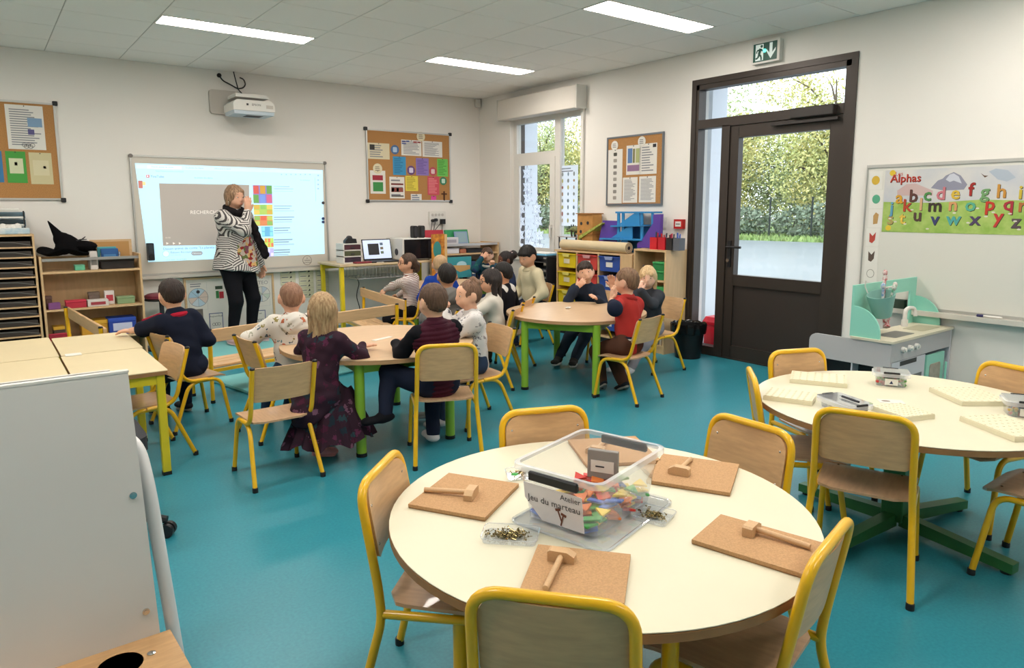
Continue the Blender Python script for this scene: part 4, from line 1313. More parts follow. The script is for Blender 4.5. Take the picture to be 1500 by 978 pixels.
# laptop
FD = Frame((0, 7.42, 0), (1, 0, 0), (0, -1, 0))
a, b2 = FD.at(531.5, 348), FD.at(575, 377)
lp = thing('laptop', 'open black laptop showing the projected page', 'laptop', ((a[0] + b2[0]) / 2, 7.36, KZ), 0)
w_ = (b2[0] - a[0]) / 2
MB().bbox(-w_, w_, -.16, .05, .001, .018, .004).build('base', m_black, lp)
MB().box(-w_ + .02, w_ - .02, -.07, .03, .0182, .0192).build('keyboard', hexmat('#2e2e33'), lp)
S = Matrix.Translation((0, .055, .018)) @ Matrix.Rotation(math.radians(-12), 4, 'X')
h = .245
ld = MB().bbox(-w_, w_, 0, .008, 0, h, .003).xf(S).build('screen_lid', m_black, lp)
MB().box(-w_ + .012, w_ - .012, -.0012, -.0002, .016, h - .012).xf(S).build('display', mat('laptop_display', '#b9c6dd', .4, emit=.5), ld)
MB().box(-w_ * .62, w_ * .12, -.0022, -.0013, .06, h * .78).xf(S).build('video_window', hexmat('#2a2b2f', rough=.4), ld)
for k in range(3): MB().box(w_ * .22, w_ * .42, -.0022, -.0013, .07 + .05 * k, .1 + .05 * k).xf(S).build('thumbnail', hexmat(['#6f7f6a', '#7a6f5a', '#5a6f8a'][k]), ld)
# drawer tower
a, b2 = FD.at(497, 351), FD.at(525, 379)
t = thing('drawer_tower', 'small white desk drawer tower with three dark drawers', 'drawers', ((a[0] + b2[0]) / 2, 7.32, KZ))
w_ = (b2[0] - a[0]) / 2
for zz in (0, .07, .14, .21): MB().box(-w_, w_, 0, .2, zz + .001, zz + .012).build('deck', m_white, t)
for sx in (-w_, w_ - .012): MB().box(sx, sx + .012, 0, .2, .012, .21).build('side', m_white, t)
for k, c in enumerate(('#3a2c3c', '#4d5238', '#4a2730')):
    dr = MB().box(-w_ + .014, w_ - .014, .004, .19, .014 + .07 * k, .066 + .07 * k).build('drawer', hexmat(c, rough=.5), t)
    MB().box(-.02, .02, -.006, .004, .03 + .07 * k, .04 + .07 * k).build('pull', m_dark, dr)
t = thing('tape_dispenser', 'black tape dispenser on the white drawer tower', 'tape dispenser', ((a[0] + b2[0]) / 2, 7.38, KZ + .223))
MB().prism([(-.07, 0), (.07, 0), (.06, .05), (-.04, .06), (-.07, .03)], -.03, .03, Matrix.Rotation(PI / 2, 4, 'X')).build('body', m_black, t)
MB().tube([(-.01, -.02, .055), (-.01, .02, .055)], .03, 14).build('roll', hexmat('#3d3d42'), t)
t = thing('pen_pot', 'small pot of pens between the drawer tower and the laptop', 'pen pot', (3.475, 7.58, KZ))
MB().lathe([(.03, .001), (.033, .09), (.030, .09), (.027, .006)], 14).build('pot', hexmat('#a9b0a0'), t, True)
for k, c in enumerate(('#222226', '#b9c6a0', '#3b4a63', '#9fb08a')):
    MB().tube([(.012 * math.cos(k * 1.6), .012 * math.sin(k * 1.6), .01), (.03 * math.cos(k * 1.6), .03 * math.sin(k * 1.6), .16 + .015 * k)], .005, 6).build('pen', hexmat(c), t)
tag(MB().bbox(3.30, 3.50, 7.21, 7.29, KZ + .001, KZ + .02, .004).build('pencil_case', hexmat('#7d3038')), 'flat dark red pencil case on the computer desk', 'pencil case')
tag(MB().bbox(3.545, 3.64, 7.20, 7.24, KZ + .001, KZ + .014, .003).build('eraser_block', m_paper), 'white block lying beside the red pencil case', 'eraser')
# microwave and desktop speakers
mw_ = thing('microwave', 'white microwave oven with a dark glass front', 'microwave', (4.23, 7.25, KZ + .001))
FE = Frame((0, 7.25, 0), (1, 0, 0), (0, -1, 0))
zt_ = FE.at(610, 349)[1] - KZ
xa, xb = FE.at(592, 360)[0] - 4.23, FE.at(633, 360)[0] - 4.23
MB().bbox(xa - .02, xb + .005, 0, .42, .01, zt_, .006).build('casing', m_white, mw_)
MB().box(xa, xb, -.012, -.001, .02, zt_ - .012).build('glass_front', mat('dark_glass', '#17181c', .12), mw_)
MB().box(xb - .06, xb - .01, -.0135, -.0121, .03, zt_ - .03).build('control_strip', hexmat('#26272c', rough=.3), mw_)
MB().tube([(xa - .021, .15, .1), (xa - .024, .15, .1)], .04, 16).build('vent', m_dark, mw_)
for k in range(4): MB().lathe([(.012, 0), (.012, .01)], 8, ((xa, xb)[k % 2] * .8, .06 + .3 * (k // 2), 0)).build('foot', m_black, mw_)
for k, px in enumerate((606.5, 617)):
    u = Frame((0, 7.35, 0), (1, 0, 0), (0, -1, 0)).at(px, 340)[0]
    t = thing('desk_speaker', ['tall black desk speaker on the microwave, nearer the laptop', 'tall black desk speaker on the microwave, nearer the orange book'][k], 'speaker', (u, 7.35, KZ + zt_ + .001))
    MB().prism(rrect(-.029, .029, 0, .145, .02, 4), -.04, .04, Matrix.Rotation(PI / 2, 4, 'X')).build('cabinet', m_black, t)
    MB().prism(rrect(-.021, .021, .02, .13, .018, 4), .0401, .043, Matrix.Rotation(PI / 2, 4, 'X')).build('grille', hexmat('#2c2c30'), t)
# large orange album
FA = Frame((0, 7.10, 0), (1, 0, 0), (0, -1, 0))
a, b2 = FA.at(632, 343), FA.at(652, 396)
t = thing('picture_album', 'large orange picture album standing behind the children', 'book', (a[0], 7.10, b2[1] - .05))
m_orange = mat('album_cover', '#c9892e', .5, var=.5, vscale=22, col2='#8a4f20')
w_, h = b2[0] - a[0], a[1] - b2[1] + .05
MB().bbox(0, w_, 0, .012, 0, h, .002).build('cover', m_orange, t)
MB().prism(disc(w_ * .42, h * .62, .055, 20, .1), -.0135, -.0121, Matrix.Rotation(PI / 2, 4, 'X')).xf(Matrix.Translation((0, -.0135, 0)) @ Matrix.Translation((0, 0, 0))).build('cover_picture', hexmat('#2f7a78'), t)
MB().box(w_, w_ + .035, .002, .05, 0, h * .99).build('pages', mat('album_pages', '#c7a878', .7), t)
bst = thing('book_stand', 'narrow beech stand carrying the orange album', 'stand')
MB().box(a[0] - .01, a[0] + .19, 7.09, 7.18, b2[1] - .075, b2[1] - .0515).build('ledge', m_beechv, bst)
MB().box(a[0] + .02, a[0] + .16, 7.10, 7.175, 0, b2[1] - .075).build('upright', m_beechv, bst)
# low book shelf in the corner
cs_ = thing('corner_shelf', 'low beech shelf with books and folders in the room corner', 'shelf')
FS = Frame((0, 7.45, 0), (1, 0, 0), (0, -1, 0))
cz = FS.at(700, 357)[1]; cz2 = FS.at(690, 370.5)[1]
CX0, CX1 = 4.62, 5.44
for x in (CX0, CX1 - .02): MB().box(x, x + .02, 7.45, 7.85, 0, cz + .012).build('side_panel', m_beechv, cs_)
for z in (cz, cz2, .42, .08): MB().box(CX0 + .02, CX1 - .02, 7.453, 7.84, z - .018, z).build('shelf', m_beechv, cs_)
MB().box(CX0 + .02, CX1 - .02, 7.452, 7.462, cz - .019, cz + .012).build('front_lip', mat('lip_grey', '#b9b9bb', .4, .3), cs_)
R = random.Random(4)
x = CX0 + .04
BL = ['grey', 'dark', 'white', 'green', 'maroon', 'pale', 'blue', 'black', 'ochre', 'silver']
BC = ['#77777c', '#26262b', '#c3c1bd', '#4f6b58', '#5b2f3a', '#b9b3a8', '#3f5478', '#1c1c20', '#a58a4e', '#9a9ca2']
for k in range(10):
    w_ = R.uniform(.05, .07)
    t = thing('folder', '%s folder standing in the row of the corner shelf' % BL[k], 'folder', (x + w_ / 2, 7.48, .421))
    MB().bbox(-w_ / 2 + .002, w_ / 2 - .002, 0, .24, 0, .30, .003).build('spine', hexmat(BC[k]), t)
    MB().box(-w_ / 3, w_ / 3, -.0012, -.0002, .14, .22).build('spine_label', m_paper, t)
    x += w_ + .006
t = thing('picture_book', 'teal picture book standing face out on the corner shelf', 'book')
a, b2 = FS.at(655, 377, .04), FS.at(690, 405, .04)
FS.box(MB(), a[0], b2[0], b2[1], a[1], .035, .05).build('cover', hexmat('#3f9aa3'), t)
FS.poly(MB(), disc((a[0] + b2[0]) / 2 + .03, a[1] - .1, .075, 18, .045), .0502, .0512).build('title_patch', hexmat('#b5dbe3'), t)
FS.poly(MB(), [(a[0] + .02, b2[1] + .08), (a[0] + .12, b2[1] + .1), (a[0] + .18, b2[1] + .07), (b2[0] - .02, b2[1] + .1), (b2[0] - .02, b2[1] + .15), (a[0] + .05, b2[1] + .16)], .0502, .0515).build('cover_picture', hexmat('#cfa46a'), t)
def fsr(x0, y0, x1, y1, d=0.): 
    p, q = FS.at(620 + x0 / 8.15, 300 + y0 / 8.15, d), FS.at(620 + x1 / 8.15, 300 + y1 / 8.15, d)
    return p[0], q[0], q[1], p[1]
def booktop(label, r, c, y, dep=.02, face=None, z=None, tilt=-14):
    x0, x1, z0, z1 = r
    z0 = cz if z is None else z
    t = thing('book', label, 'book', ((x0 + x1) / 2, y, z0 + .002))
    w_ = (x1 - x0) / 2; S = Matrix.Rotation(math.radians(tilt), 4, 'X')
    MB().bbox(-w_, w_, 0, dep, 0, z1 - z0, .003).xf(S).build('cover', hexmat(c, rough=.5), t)
    if face: MB().box(-w_ * .75, w_ * .75, -.0015, -.0003, (z1 - z0) * .1, (z1 - z0) * .9).xf(S).build('cover_picture', hexmat(face), t)
booktop('red backed book leaning on the corner shelf', fsr(130, 305, 385, 440), '#b02a3a', 7.70)
booktop('large green book leaning on the corner shelf', fsr(385, 300, 660, 450), '#2f8f5a', 7.66, .03)
booktop('blue grey picture book leaning on the large green book', fsr(468, 320, 625, 450), '#7f95b5', 7.61, .015, '#8aa5b0')
item('paper_box', 'white patterned box on the corner shelf', 'box', *fsr(272, 400, 447, 470)[:2], cz + .002, cz + .09, '#c6c4c9', y=7.50, dep=.1, face='#9a98a2')
item('paper_pile', 'stack of white paper on the corner shelf below the lip', 'papers', *fsr(285, 500, 445, 560)[:2], cz2 + .001, cz2 + .07, '#cdccd2', y=7.48, dep=.25)
item('wooden_toy', 'small reddish wooden toy beside the paper stack', 'toy', *fsr(455, 505, 530, 555)[:2], cz2 + .001, cz2 + .055, '#a8654a', y=7.48, dep=.07)
item('black_case', 'dark flat case on the corner shelf beside the wooden toy', 'case', *fsr(545, 505, 760, 555)[:2], cz2 + .001, cz2 + .05, '#23262e', y=7.5, dep=.2)

# ================================================================== right wall furniture
FX = 5.14
# dark tray stack under the window
t = thing('tray_rack', 'black rack of flat drawers with a blue tray on top under the window', 'rack', (0, 0, 0))
ry0, ry1 = 6.06, 6.52
for y in (ry0, ry1 - .015): MB().box(5.10, 5.42, y, y + .015, 0, .84).build('side_panel', mat('rack_black', '#1f1f23', .5), t)
for k in range(10):
    z = .06 + .08 * k
    MB().box(5.105, 5.42, ry0 + .016, ry1 - .016, z, z + .012).build('shelf', mat('rack_black', ''), t)
    MB().box(5.09, 5.10, ry0 + .02, ry1 - .02, z + .002, z + .008).build('shelf_lip', mat('lip_steel', '#6f7478', .35, .6), t)
MB().box(5.10, 5.42, ry0, ry1, .842, .855).build('top_panel', mat('rack_black', ''), t)
t = thing('paper_tray', 'light blue tray on the black drawer rack', 'tray', (5.24, 6.29, .857))
MB().bbox(-.12, .12, -.19, .19, 0, .02, .004).build('tray', hexmat('#6fb3d6', rough=.4), t)
MB().box(-.1, .1, -.17, .17, .021, .03).build('paper_stack', m_paper, t)
# coloured drawer unit
du = thing('drawer_unit', 'beech storage unit with yellow, red and blue plastic drawers', 'drawer unit')
DUY0, DUY1, DUZ = 4.80, 5.98, .94
ths = .018
MB().box(FX, 5.44, DUY0, DUY1, DUZ - ths, DUZ).build('top_panel', m_beechv, du)
MB().box(FX, 5.44, DUY0, DUY1, .05, .05 + ths).build('bottom_panel', m_beechv, du)
MB().box(FX + .02, 5.42, DUY0 + .02, DUY1 - .02, 0, .05).build('plinth', m_dark, du)
ycols = [Frame((FX, 0, 0), (0, -1, 0), (-1, 0, 0)).at(px, 400)[0] * -1 for px in (816, 844.5, 876, 909)]
for y in ycols: MB().box(FX, 5.44, y - ths / 2, y + ths / 2, .068, DUZ - ths).build('partition', m_beechv, du)
MB().box(FX, 5.44, DUY0, DUY0 + ths, .068, DUZ - ths).build('side_panel', m_beechv, du)
MB().box(FX + .002, FX + .016, DUY0 + ths, ycols[3] - ths / 2, .068, DUZ - ths).build('front_panel', m_beechv, du)
MB().box(5.43, 5.44, DUY0 + ths, DUY1, .068, DUZ - ths).build('back_panel', mat('unit_back', '#7a6346', .7), du)
DC = [['#dcc020', '#dcc020', '#dcc020'], ['#c8443f', '#c8443f', '#c8443f'], ['#2f4f9e', '#2f4f9e', '#c9a86f']]
for c in range(3):
    ya, yb = ycols[c + 1] + ths / 2 + .006, ycols[c] - ths / 2 - .006
    for r_ in range(4):
        zt2 = .905 - .205 * r_
        col_ = DC[c][min(r_, 2)]
        if c == 2 and r_ > 1: col_ = '#2f4f9e'
        if zt2 - .15 < .07: continue
        m_ = mat('drawer_' + col_.lstrip('#'), col_, .35)
        d_ = MB().prism([(ya, zt2 - .01), (ya + .012, zt2 - .155), (yb - .012, zt2 - .155), (yb, zt2 - .01)], 0, .27, Matrix(((0, 0, 1, FX + .004), (1, 0, 0, 0), (0, 1, 0, 0), (0, 0, 0, 1)))).build('drawer', m_, du)
        MB().box(FX - .012, FX + .28, ya - .003, yb + .003, zt2 - .012, zt2).build('rim', m_, d_)
        yc = (ya + yb) / 2
        MB().prism([(yc - .06, zt2 - .001), (yc - .045, zt2 - .035), (yc + .045, zt2 - .035), (yc + .06, zt2 - .001)], 0, .012, Matrix(((0, 0, 1, FX - .017), (1, 0, 0, 0), (0, 1, 0, 0), (0, 0, 0, 1)))).build('grip', mat('grip_' + col_.lstrip('#'), {'#dcc020': '#d8c96a', '#c8443f': '#c98f90', '#2f4f9e': '#8f9cc4'}.get(col_, '#d9c39a'), .4), d_)
        MB().box(FX - .003, FX + .003, yc - .045, yc + .045, zt2 - .11, zt2 - .06).build('label_card', m_paper if c else m_cream, d_)
# rolled beige mat
t = thing('rolled_mat', 'rolled beige mat lying on the coloured drawer unit', 'mat')
ry = 5.20
m_roll = mat('beige_cloth', '#cdbb98', .8, bump=.05, bscale=120)
zc_ = DUZ + .058
MB().tube([(ry, 5.90, zc_), (ry, 4.90, zc_)], .056, 20).build('roll', m_roll, t, True)
for k in range(3): MB().tube([Vector((ry, 4.899 - .001, zc_)) + Vector((math.cos(a * PI / 10), 0, math.sin(a * PI / 10))) * (.047 - .014 * k) for a in range(20)], .0025, 4, closed=True).build('spiral_edge', hexmat('#6b6156'), t)
MB().tube([(ry, 4.8995, zc_), (ry, 4.897, zc_)], .016, 12).build('core_hole', m_black, t)
# toy table with dinosaur
FT = Frame((5.36, 0, 0), (0, -1, 0), (-1, 0, 0))
def ty(px, py): q = FT.at(px, py); return -q[0], q[1]
ya, _ = ty(823, 350); yb, zz = ty(851, 347)
t = thing('toy_table', 'tiny toy table with dark legs on the drawer unit', 'toy', (5.36, (ya + yb) / 2, DUZ))
hz = zz - DUZ
w_ = (ya - yb) / 2
MB().bbox(-.07, .07, -w_, w_, hz - .008, hz, .002).build('top', mat('toy_grey', '#9a8f8a', .5), t)
for sx in (-.055, .055):
    for sy in (-w_ + .02, w_ - .02): MB().tube([(sx, sy, 0), (sx, sy, hz - .008)], .009, 8).build('leg', m_dark, t)
yd, zd = ty(843, 338)
t = thing('toy_dinosaur', 'small green plated dinosaur figure standing on the toy table', 'toy', (5.36, yd, zz + .001), 0)
m_din = mat('dino_green', '#5f6b45', .5, var=.3, vscale=30, col2='#8a8a58')
bd = MB()
bd.tube([(0, .17, .05), (0, .11, .062), (0, .06, .075), (0, .01, .085), (0, -.04, .072), (0, -.08, .05), (0, -.10, .042)], [.004, .012, .026, .036, .026, .014, .008], 12)
bd.build('body', m_din, t, True)
for sx in (-.022, .022):
    for y, h in ((.035, .075), (-.03, .065)):
        MB().tube([(sx, y, h), (sx, y + .006, .03), (sx, y, 0.0)], [.014, .011, .011], 8).build('leg', mat('dino_dark', '#3a3a30', .5), t, True)
for k in range(7):
    y = .14 - .035 * k; z = .055 + .065 * math.sin(PI * min(1, (k + .6) / 6.5))
    MB().prism([(y - .014, z - .006), (y + .014, z - .006), (y + .002, z + .022)], -.003, .003, Matrix(((0, 0, 1, 0), (1, 0, 0, 0), (0, 1, 0, 0), (0, 0, 0, 1)))).build('back_plate', mat('dino_plate', '#2f3a2c', .5), t)
# wooden toy house with slide
ya, z1_ = ty(852.5, 312); yb, _ = ty(875, 312)
t = thing('toy_house', 'wooden toy tree house with round windows and a yellow green roof slide', 'toy', (5.36, (ya + yb) / 2, DUZ))
w_ = (ya - yb) / 2; hh = z1_ - DUZ
m_toyw = mat('toy_wood', '#c08a4a', .5, var=.15, vscale=20)
MB().bbox(-.07, .07, -w_, w_, .001, hh - .01, .003).build('tower', m_toyw, t)
MB().box(-.085, .085, -w_ - .01, w_ + .01, hh - .01, hh).build('roof_board', mat('toy_wood_dark', '#a9743c', .5), t)
MB().box(-.085, .085, -w_ - .01, w_ + .01, hh * .42, hh * .45).build('floor_board', mat('toy_wood_dark', ''), t)
for sy, z in ((w_ * .45, hh * .72), (-w_ * .4, hh * .74), (w_ * .4, hh * .25), (w_ * .5, hh * .5)):
    MB().tube([(-.0705, sy, z), (-.073, sy, z)], .018, 14).build('round_window', m_dark, t)
MB().prism([(w_ * .6, hh * .38), (-w_ - .16, hh * .76), (-w_ - .16, hh * .72), (w_ * .6, hh * .28)], -.02, .10, Matrix(((0, 0, -1, .01), (1, 0, 0, 0), (0, 1, 0, 0), (0, 0, 0, 1)))).build('slide', mat('slide_green', '#b9b95c', .5, var=.3, vscale=40, col2='#7f8f3c'), t)
# blue and purple toy garage with ramps
FG = Frame((5.31, 0, 0), (0, -1, 0), (-1, 0, 0))
def gy_(px, py): q = FG.at(px, py); return -q[0], q[1]
m_gb = mat('toy_blue', '#2f86c2', .4); m_gp = mat('toy_purple', '#5b3f9a', .4)
t = thing('toy_garage', 'blue toy garage with ramps and purple side slides', 'toy', (0, 0, 0))
def gq(x, y): return gy_(810 + x / 7.5, 300 + y / 7.5)
def gplate(pts, x0, x1, m, name):
    x0, x1 = 5.27 + (x0 - 5.15) * .66, 5.27 + (x1 - 5.15) * .66
    P = [gq(*p) for p in pts]
    if sum((P[i][0] * P[(i + 1) % len(P)][1] - P[(i + 1) % len(P)][0] * P[i][1]) for i in range(len(P))) < 0: P = P[::-1]
    MB().prism(P, x0, x1, Matrix(((0, 0, 1, 0), (1, 0, 0, 0), (0, 1, 0, 0), (0, 0, 0, 1)))).build(name, m, t)
for x0, x1 in ((710, 735), (760, 785), (965, 990), (1085, 1108)):
    yb_ = 525 if x0 < 880 else 462
    gplate([(x0, 75), (x1, 75), (x1, yb_), (x0, yb_)], 5.20, 5.22, m_gb, 'upright')
gplate([(700, 73), (1110, 73), (1110, 92), (700, 92)], 5.18, 5.40, m_gb, 'deck')
gplate([(655, 225), (1000, 218), (1000, 234), (655, 241)], 5.16, 5.40, m_gb, 'deck')
gplate([(540, 362), (1000, 374), (1000, 392), (540, 378)], 5.15, 5.40, m_gb, 'deck')
gplate([(960, 90), (960, 225), (725, 220), (905, 90)], 5.19, 5.205, m_gb, 'ramp_panel')
gplate([(880, 235), (880, 372), (650, 360), (835, 240)], 5.19, 5.205, m_gb, 'ramp_panel')
gplate([(825, 385), (825, 525), (640, 470), (770, 390)], 5.19, 5.205, m_gb, 'ramp_panel')
gplate([(545, 170), (705, 175), (690, 430), (490, 430)], 5.22, 5.26, m_gp, 'side_slide')
gplate([(1120, 105), (1205, 100), (1195, 330), (1090, 470), (945, 470), (945, 420), (1000, 380), (1120, 200)], 5.17, 5.23, m_gp, 'side_slide')
gplate([(705, 240), (985, 240), (985, 462), (880, 462), (880, 525), (705, 525)], 5.385, 5.40, mat('toy_blue_dark', '#2a6a9a', .5), 'back_panel')
# tall narrow bookcase
b2c = thing('open_bookcase', 'beech bookcase with green boxes beside the waste bin', 'bookcase')
NY0, NY1, NZ = 4.365, 4.775, 1.0
for y in (NY0, NY1 - .018): MB().box(FX, 5.445, y, y + .018, 0, NZ - .018).build('side_panel', m_beechv, b2c)
MB().box(FX, 5.445, NY0, NY1, NZ - .018, NZ).build('top_panel', m_beechv, b2c)
FN = Frame((FX, 0, 0), (0, -1, 0), (-1, 0, 0))
nz = [FN.at(970, y)[1] for y in (411, 447)] + [.33, .08]
for z in nz: MB().box(FX + .004, 5.435, NY0 + .018, NY1 - .018, z - .018, z).build('shelf', m_beechv, b2c)
MB().box(5.435, 5.445, NY0 + .018, NY1 - .018, .0, NZ - .018).build('back_panel', m_beechv, b2c)
MB().box(FX + .01, FX + .028, NY0 + .018, NY1 - .018, 0, .062).build('plinth', m_beechv, b2c)
def gbox(label, y0, y1, z, h, c, lid):
    t = thing('storage_box', label, 'box', (FX + .02, (y0 + y1) / 2, z + .001))
    w_ = (y1 - y0) / 2
    MB().bbox(0, .22, -w_, w_, 0, h * .75, .004).build('body', hexmat(c, rough=.45), t); MB().bbox(-.004, .224, -w_ - .003, w_ + .003, h * .75, h, .004).build('lid', hexmat(lid, rough=.45), t)
gbox('green lidded box on the upper shelf of the narrow bookcase', NY0 + .03, NY0 + .19, nz[0], .09, '#2f7f45', '#37934f')
gbox('second green box stacked on the upper shelf of the narrow bookcase', NY0 + .035, NY0 + .18, nz[0] + .092, .08, '#2f7f45', '#3a9a54')
gbox('tall green box on the middle shelf of the narrow bookcase', NY0 + .03, NY0 + .16, nz[1], .17, '#2b7a42', '#37934f')
bs = thing('bead_garland', 'dark and white bead string on the upper bookcase shelf', 'beads', (FX + .09, NY0 + .27, nz[0] + .001))
bm_ = MB(); R = random.Random(2)
for k in range(46):
    bm_.ell((R.uniform(-.05, .05), R.uniform(-.075, .075), .012 + R.uniform(0, .11)), (.012, .012, .012), 6, 4)
bm_.build('beads', mat('bead_mix', '#3a2c2c', .4, var=.9, vscale=40, col2='#b9aaa5'), bs, True, kind='stuff')
for k in range(5):
    c = ['#c3b6a2', '#7a8fa0', '#a89a8a', '#c9c3b8', '#8a5a4a'][k]
    item('book', ['pale', 'blue grey', 'tan', 'white', 'brown'][k] + ' picture book on the lowest shelves of the narrow bookcase', 'book', 0, 0, 0, .1, c) if False else None
    t = thing('book', ['pale', 'blue grey', 'tan', 'white', 'brown'][k] + ' thin book on the low shelf of the narrow bookcase', 'book', (FX + .02, NY0 + .06 + .045 * k, nz[3] + .001))
    MB().bbox(0, .2, -.012, .012, 0, .17 + .01 * (k % 3), .002).build('cover', hexmat(c), t)
    MB().box(.003, .197, -.009, .009, .17 + .01 * (k % 3), .1715 + .01 * (k % 3)).build('pages', m_paper, t)
# pen cups
R = random.Random(6)
for k, (px, c, lab) in enumerate(((961, '#c4252c', 'red square pen cup beside the purple toy slide'), (973, '#b51f2b', 'red square pen cup full of pens, next to the black cup'), (985, '#2a2728', 'black square pen cup with blue pens'), (994, '#5d6068', 'grey square pen cup at the bookcase edge'))):
    y = -Frame((5.24, 0, 0), (0, -1, 0), (-1, 0, 0)).at(px, 355)[0]
    t = thing('pen_cup', lab, 'pen cup', (5.24, y, NZ + .001))
    w_ = .042
    MB().box(-w_, w_, -w_, w_, 0, .006).build('base', hexmat(c, rough=.4), t)
    for a in ((-w_, -w_ + .004, -w_, w_), (w_ - .004, w_, -w_, w_), (-w_ + .004, w_ - .004, -w_, -w_ + .004), (-w_ + .004, w_ - .004, w_ - .004, w_)): MB().box(*a, .006, .115).build('wall', hexmat(c, rough=.4), t)
    for j in range(5):
        x, y2 = R.uniform(-.025, .025), R.uniform(-.025, .025)
        cc = R.choice(['#2f4f9e', '#23232a', '#b3262e', '#3a5fb8']) if k > 1 else R.choice(['#23232a', '#8a2a2a', '#b3262e', '#3a3f55'])
        pn2 = MB().tube([(x * .6, y2 * .6, .008), (x, y2, .14 + R.uniform(0, .03))], .006, 6).build('pen', hexmat(cc, rough=.4), t)
# right pin board
m_rail2 = mat('rail_grey_blue', '#6f747a', .45, .4)
pinboard('cork pin board with white sheets beside the brown door', FR, -5.49, -4.705, 1.425, 2.145, m_rail2, False)
def zr(x0, y0, x1, y1): return prect(FR, 700 + x0 / 3.622, 110 + y0 / 3.622, 700 + x1 / 3.622, 110 + y1 / 3.622)
r = zr(693, 398, 763, 680)
o = sheet('tall white strip of small pictograms on the cork board by the door', FR, r, m_paper)
for k in range(8):
    v = r[3] - (r[3] - r[2]) * (.09 + .115 * k); u = (r[0] + r[1]) / 2
    FR.poly(MB(), rrect(u - .025, u + .025, v - .018, v + .018, .008, 3), .0163, .017).build('pictogram', hexmat(['#4a4a44', '#9a948c', '#77726c', '#8a857f', '#a09a92', '#77726c', '#8a857f', '#9a948c'][k]), o)
sheet('white sheet with blue and purple picture blocks by the door', FR, zr(790, 375, 862, 526), m_paper, pic=[(.1, .42, .4, .9, '#5f7fae'), (.46, .6, .4, .88, '#7a7a55'), (.66, .92, .4, .88, '#a9b07a'), (.08, .92, .12, .33, '#8f6f8f')])
sheet('white sheet with a black letter emblem and small print by the door', FR, zr(863, 366, 948, 522), m_paper, n=10, seed=31, pic=[(.75, .95, .86, .97, '#2e2e33')])
sheet('lower white sheet of fine print beside the pictogram strip', FR, zr(770, 544, 845, 676), m_paper, n=16, seed=32)
sheet('lower white sheet of fine print at the board edge by the door', FR, zr(857, 538, 942, 674), m_paper, n=16, seed=33)
rlabel('white round label over the pictogram strip', FR, 700 + 726 / 3.622, 110 + 374 / 3.622, .05, m_paper, n=3, d=.018)
rlabel('white round label over the picture blocks', FR, 700 + 870 / 3.622, 110 + 352 / 3.622, .052, m_paper, n=3, d=.018)
# call point, switch
t = thing('fire_call_point', 'red fire alarm call point on the wall beside the door', 'fire alarm')
r = prect(FR, 989.5, 321, 1002, 335, .02)
FR.box(MB(), r[0], r[1], r[2], r[3], .002, .045).build('case', mat('alarm_red', '#b3221f', .4), t)
FR.box(MB(), r[0] + .02, r[1] - .02, (r[2] + r[3]) / 2 - .025, (r[2] + r[3]) / 2 + .025, .0452, .048).build('glass_plate', m_white, t)
FR.box(MB(), r[0] + .03, r[1] - .03, (r[2] + r[3]) / 2 - .004, (r[2] + r[3]) / 2 + .004, .0482, .049).build('print', m_dark, t)
t = thing('light_switch', 'white double light switch behind the pen cups', 'switch')
r = prect(FR, 968, 318, 976, 334, .01)
FR.poly(MB(), rrect(*r, .008, 3), .002, .012).build('plate', m_white, t)
for k in range(2): FR.box(MB(), r[0] + .012, r[1] - .012, r[2] + .01 + k * (r[3] - r[2]) / 2, r[2] - .01 + (k + 1) * (r[3] - r[2]) / 2, .0122, .017).build('rocker', m_white, t)
# exit sign
es = thing('exit_sign', 'green emergency exit sign with running figure and down arrow', 'exit sign')
r = prect(FR, 1104.5, 64.5, 1141.5, 88, .03)
FR.poly(MB(), rrect(r[0] - .005, r[1] + .012, r[2] - .004, r[3] + .004, .008, 3), .002, .05).build('case', m_white, es)
m_eg = mat('exit_green', '#0f4a3c', .4, emit=.05); m_ew = mat('exit_white', '#cfdbd6', .5, emit=.25)
W_, H_ = r[1] - r[0], r[3] - r[2]
FR.box(MB(), r[0] + .012, r[1] - .012, r[2] + .012, r[3] - .012, .0502, .052).build('green_panel', m_eg, es)
def eu(x): return r[0] + W_ * x
def ev(y): return r[2] + H_ * y
FR.box(MB(), eu(.14), eu(.44), ev(.12), ev(.88), .0522, .053).build('doorway', m_ew, es)
FR.poly(MB(), [(eu(.56), ev(.5)), (eu(.72), ev(.14)), (eu(.9), ev(.5)), (eu(.9), ev(.62)), (eu(.78), ev(.42)), (eu(.78), ev(.88)), (eu(.67), ev(.88)), (eu(.67), ev(.42)), (eu(.56), ev(.62))], .0522, .053).build('arrow', m_ew, es)
mg = MB()
def limb(a, b2, w): 
    A, B_ = Vector((eu(a[0]), ev(a[1]))), Vector((eu(b2[0]), ev(b2[1])))
    n = (B_ - A).normalized(); n = Vector((-n.y, n.x)) * w
    FR.poly(mg, [tuple(A - n), tuple(B_ - n), tuple(B_ + n), tuple(A + n)], .0532, .0538)
FR.poly(mg, disc(eu(.37), ev(.78), .012, 10), .0532, .0538)
limb((.33, .68), (.28, .42), .012); limb((.33, .66), (.42, .55), .006); limb((.32, .64), (.2, .6), .006); limb((.2, .6), (.18, .48), .005)
limb((.28, .42), (.36, .3), .008); limb((.36, .3), (.37, .13), .007); limb((.28, .42), (.24, .26), .008); limb((.24, .26), (.15, .22), .007)
mg.build('running_figure', m_eg, es)
FR.poly(MB(), disc(eu(.49), ev(.55), .014, 14), .0532, .055).build('indicator_lamp', mat('led_green', '#3fffc4', .4, emit=4.), es)
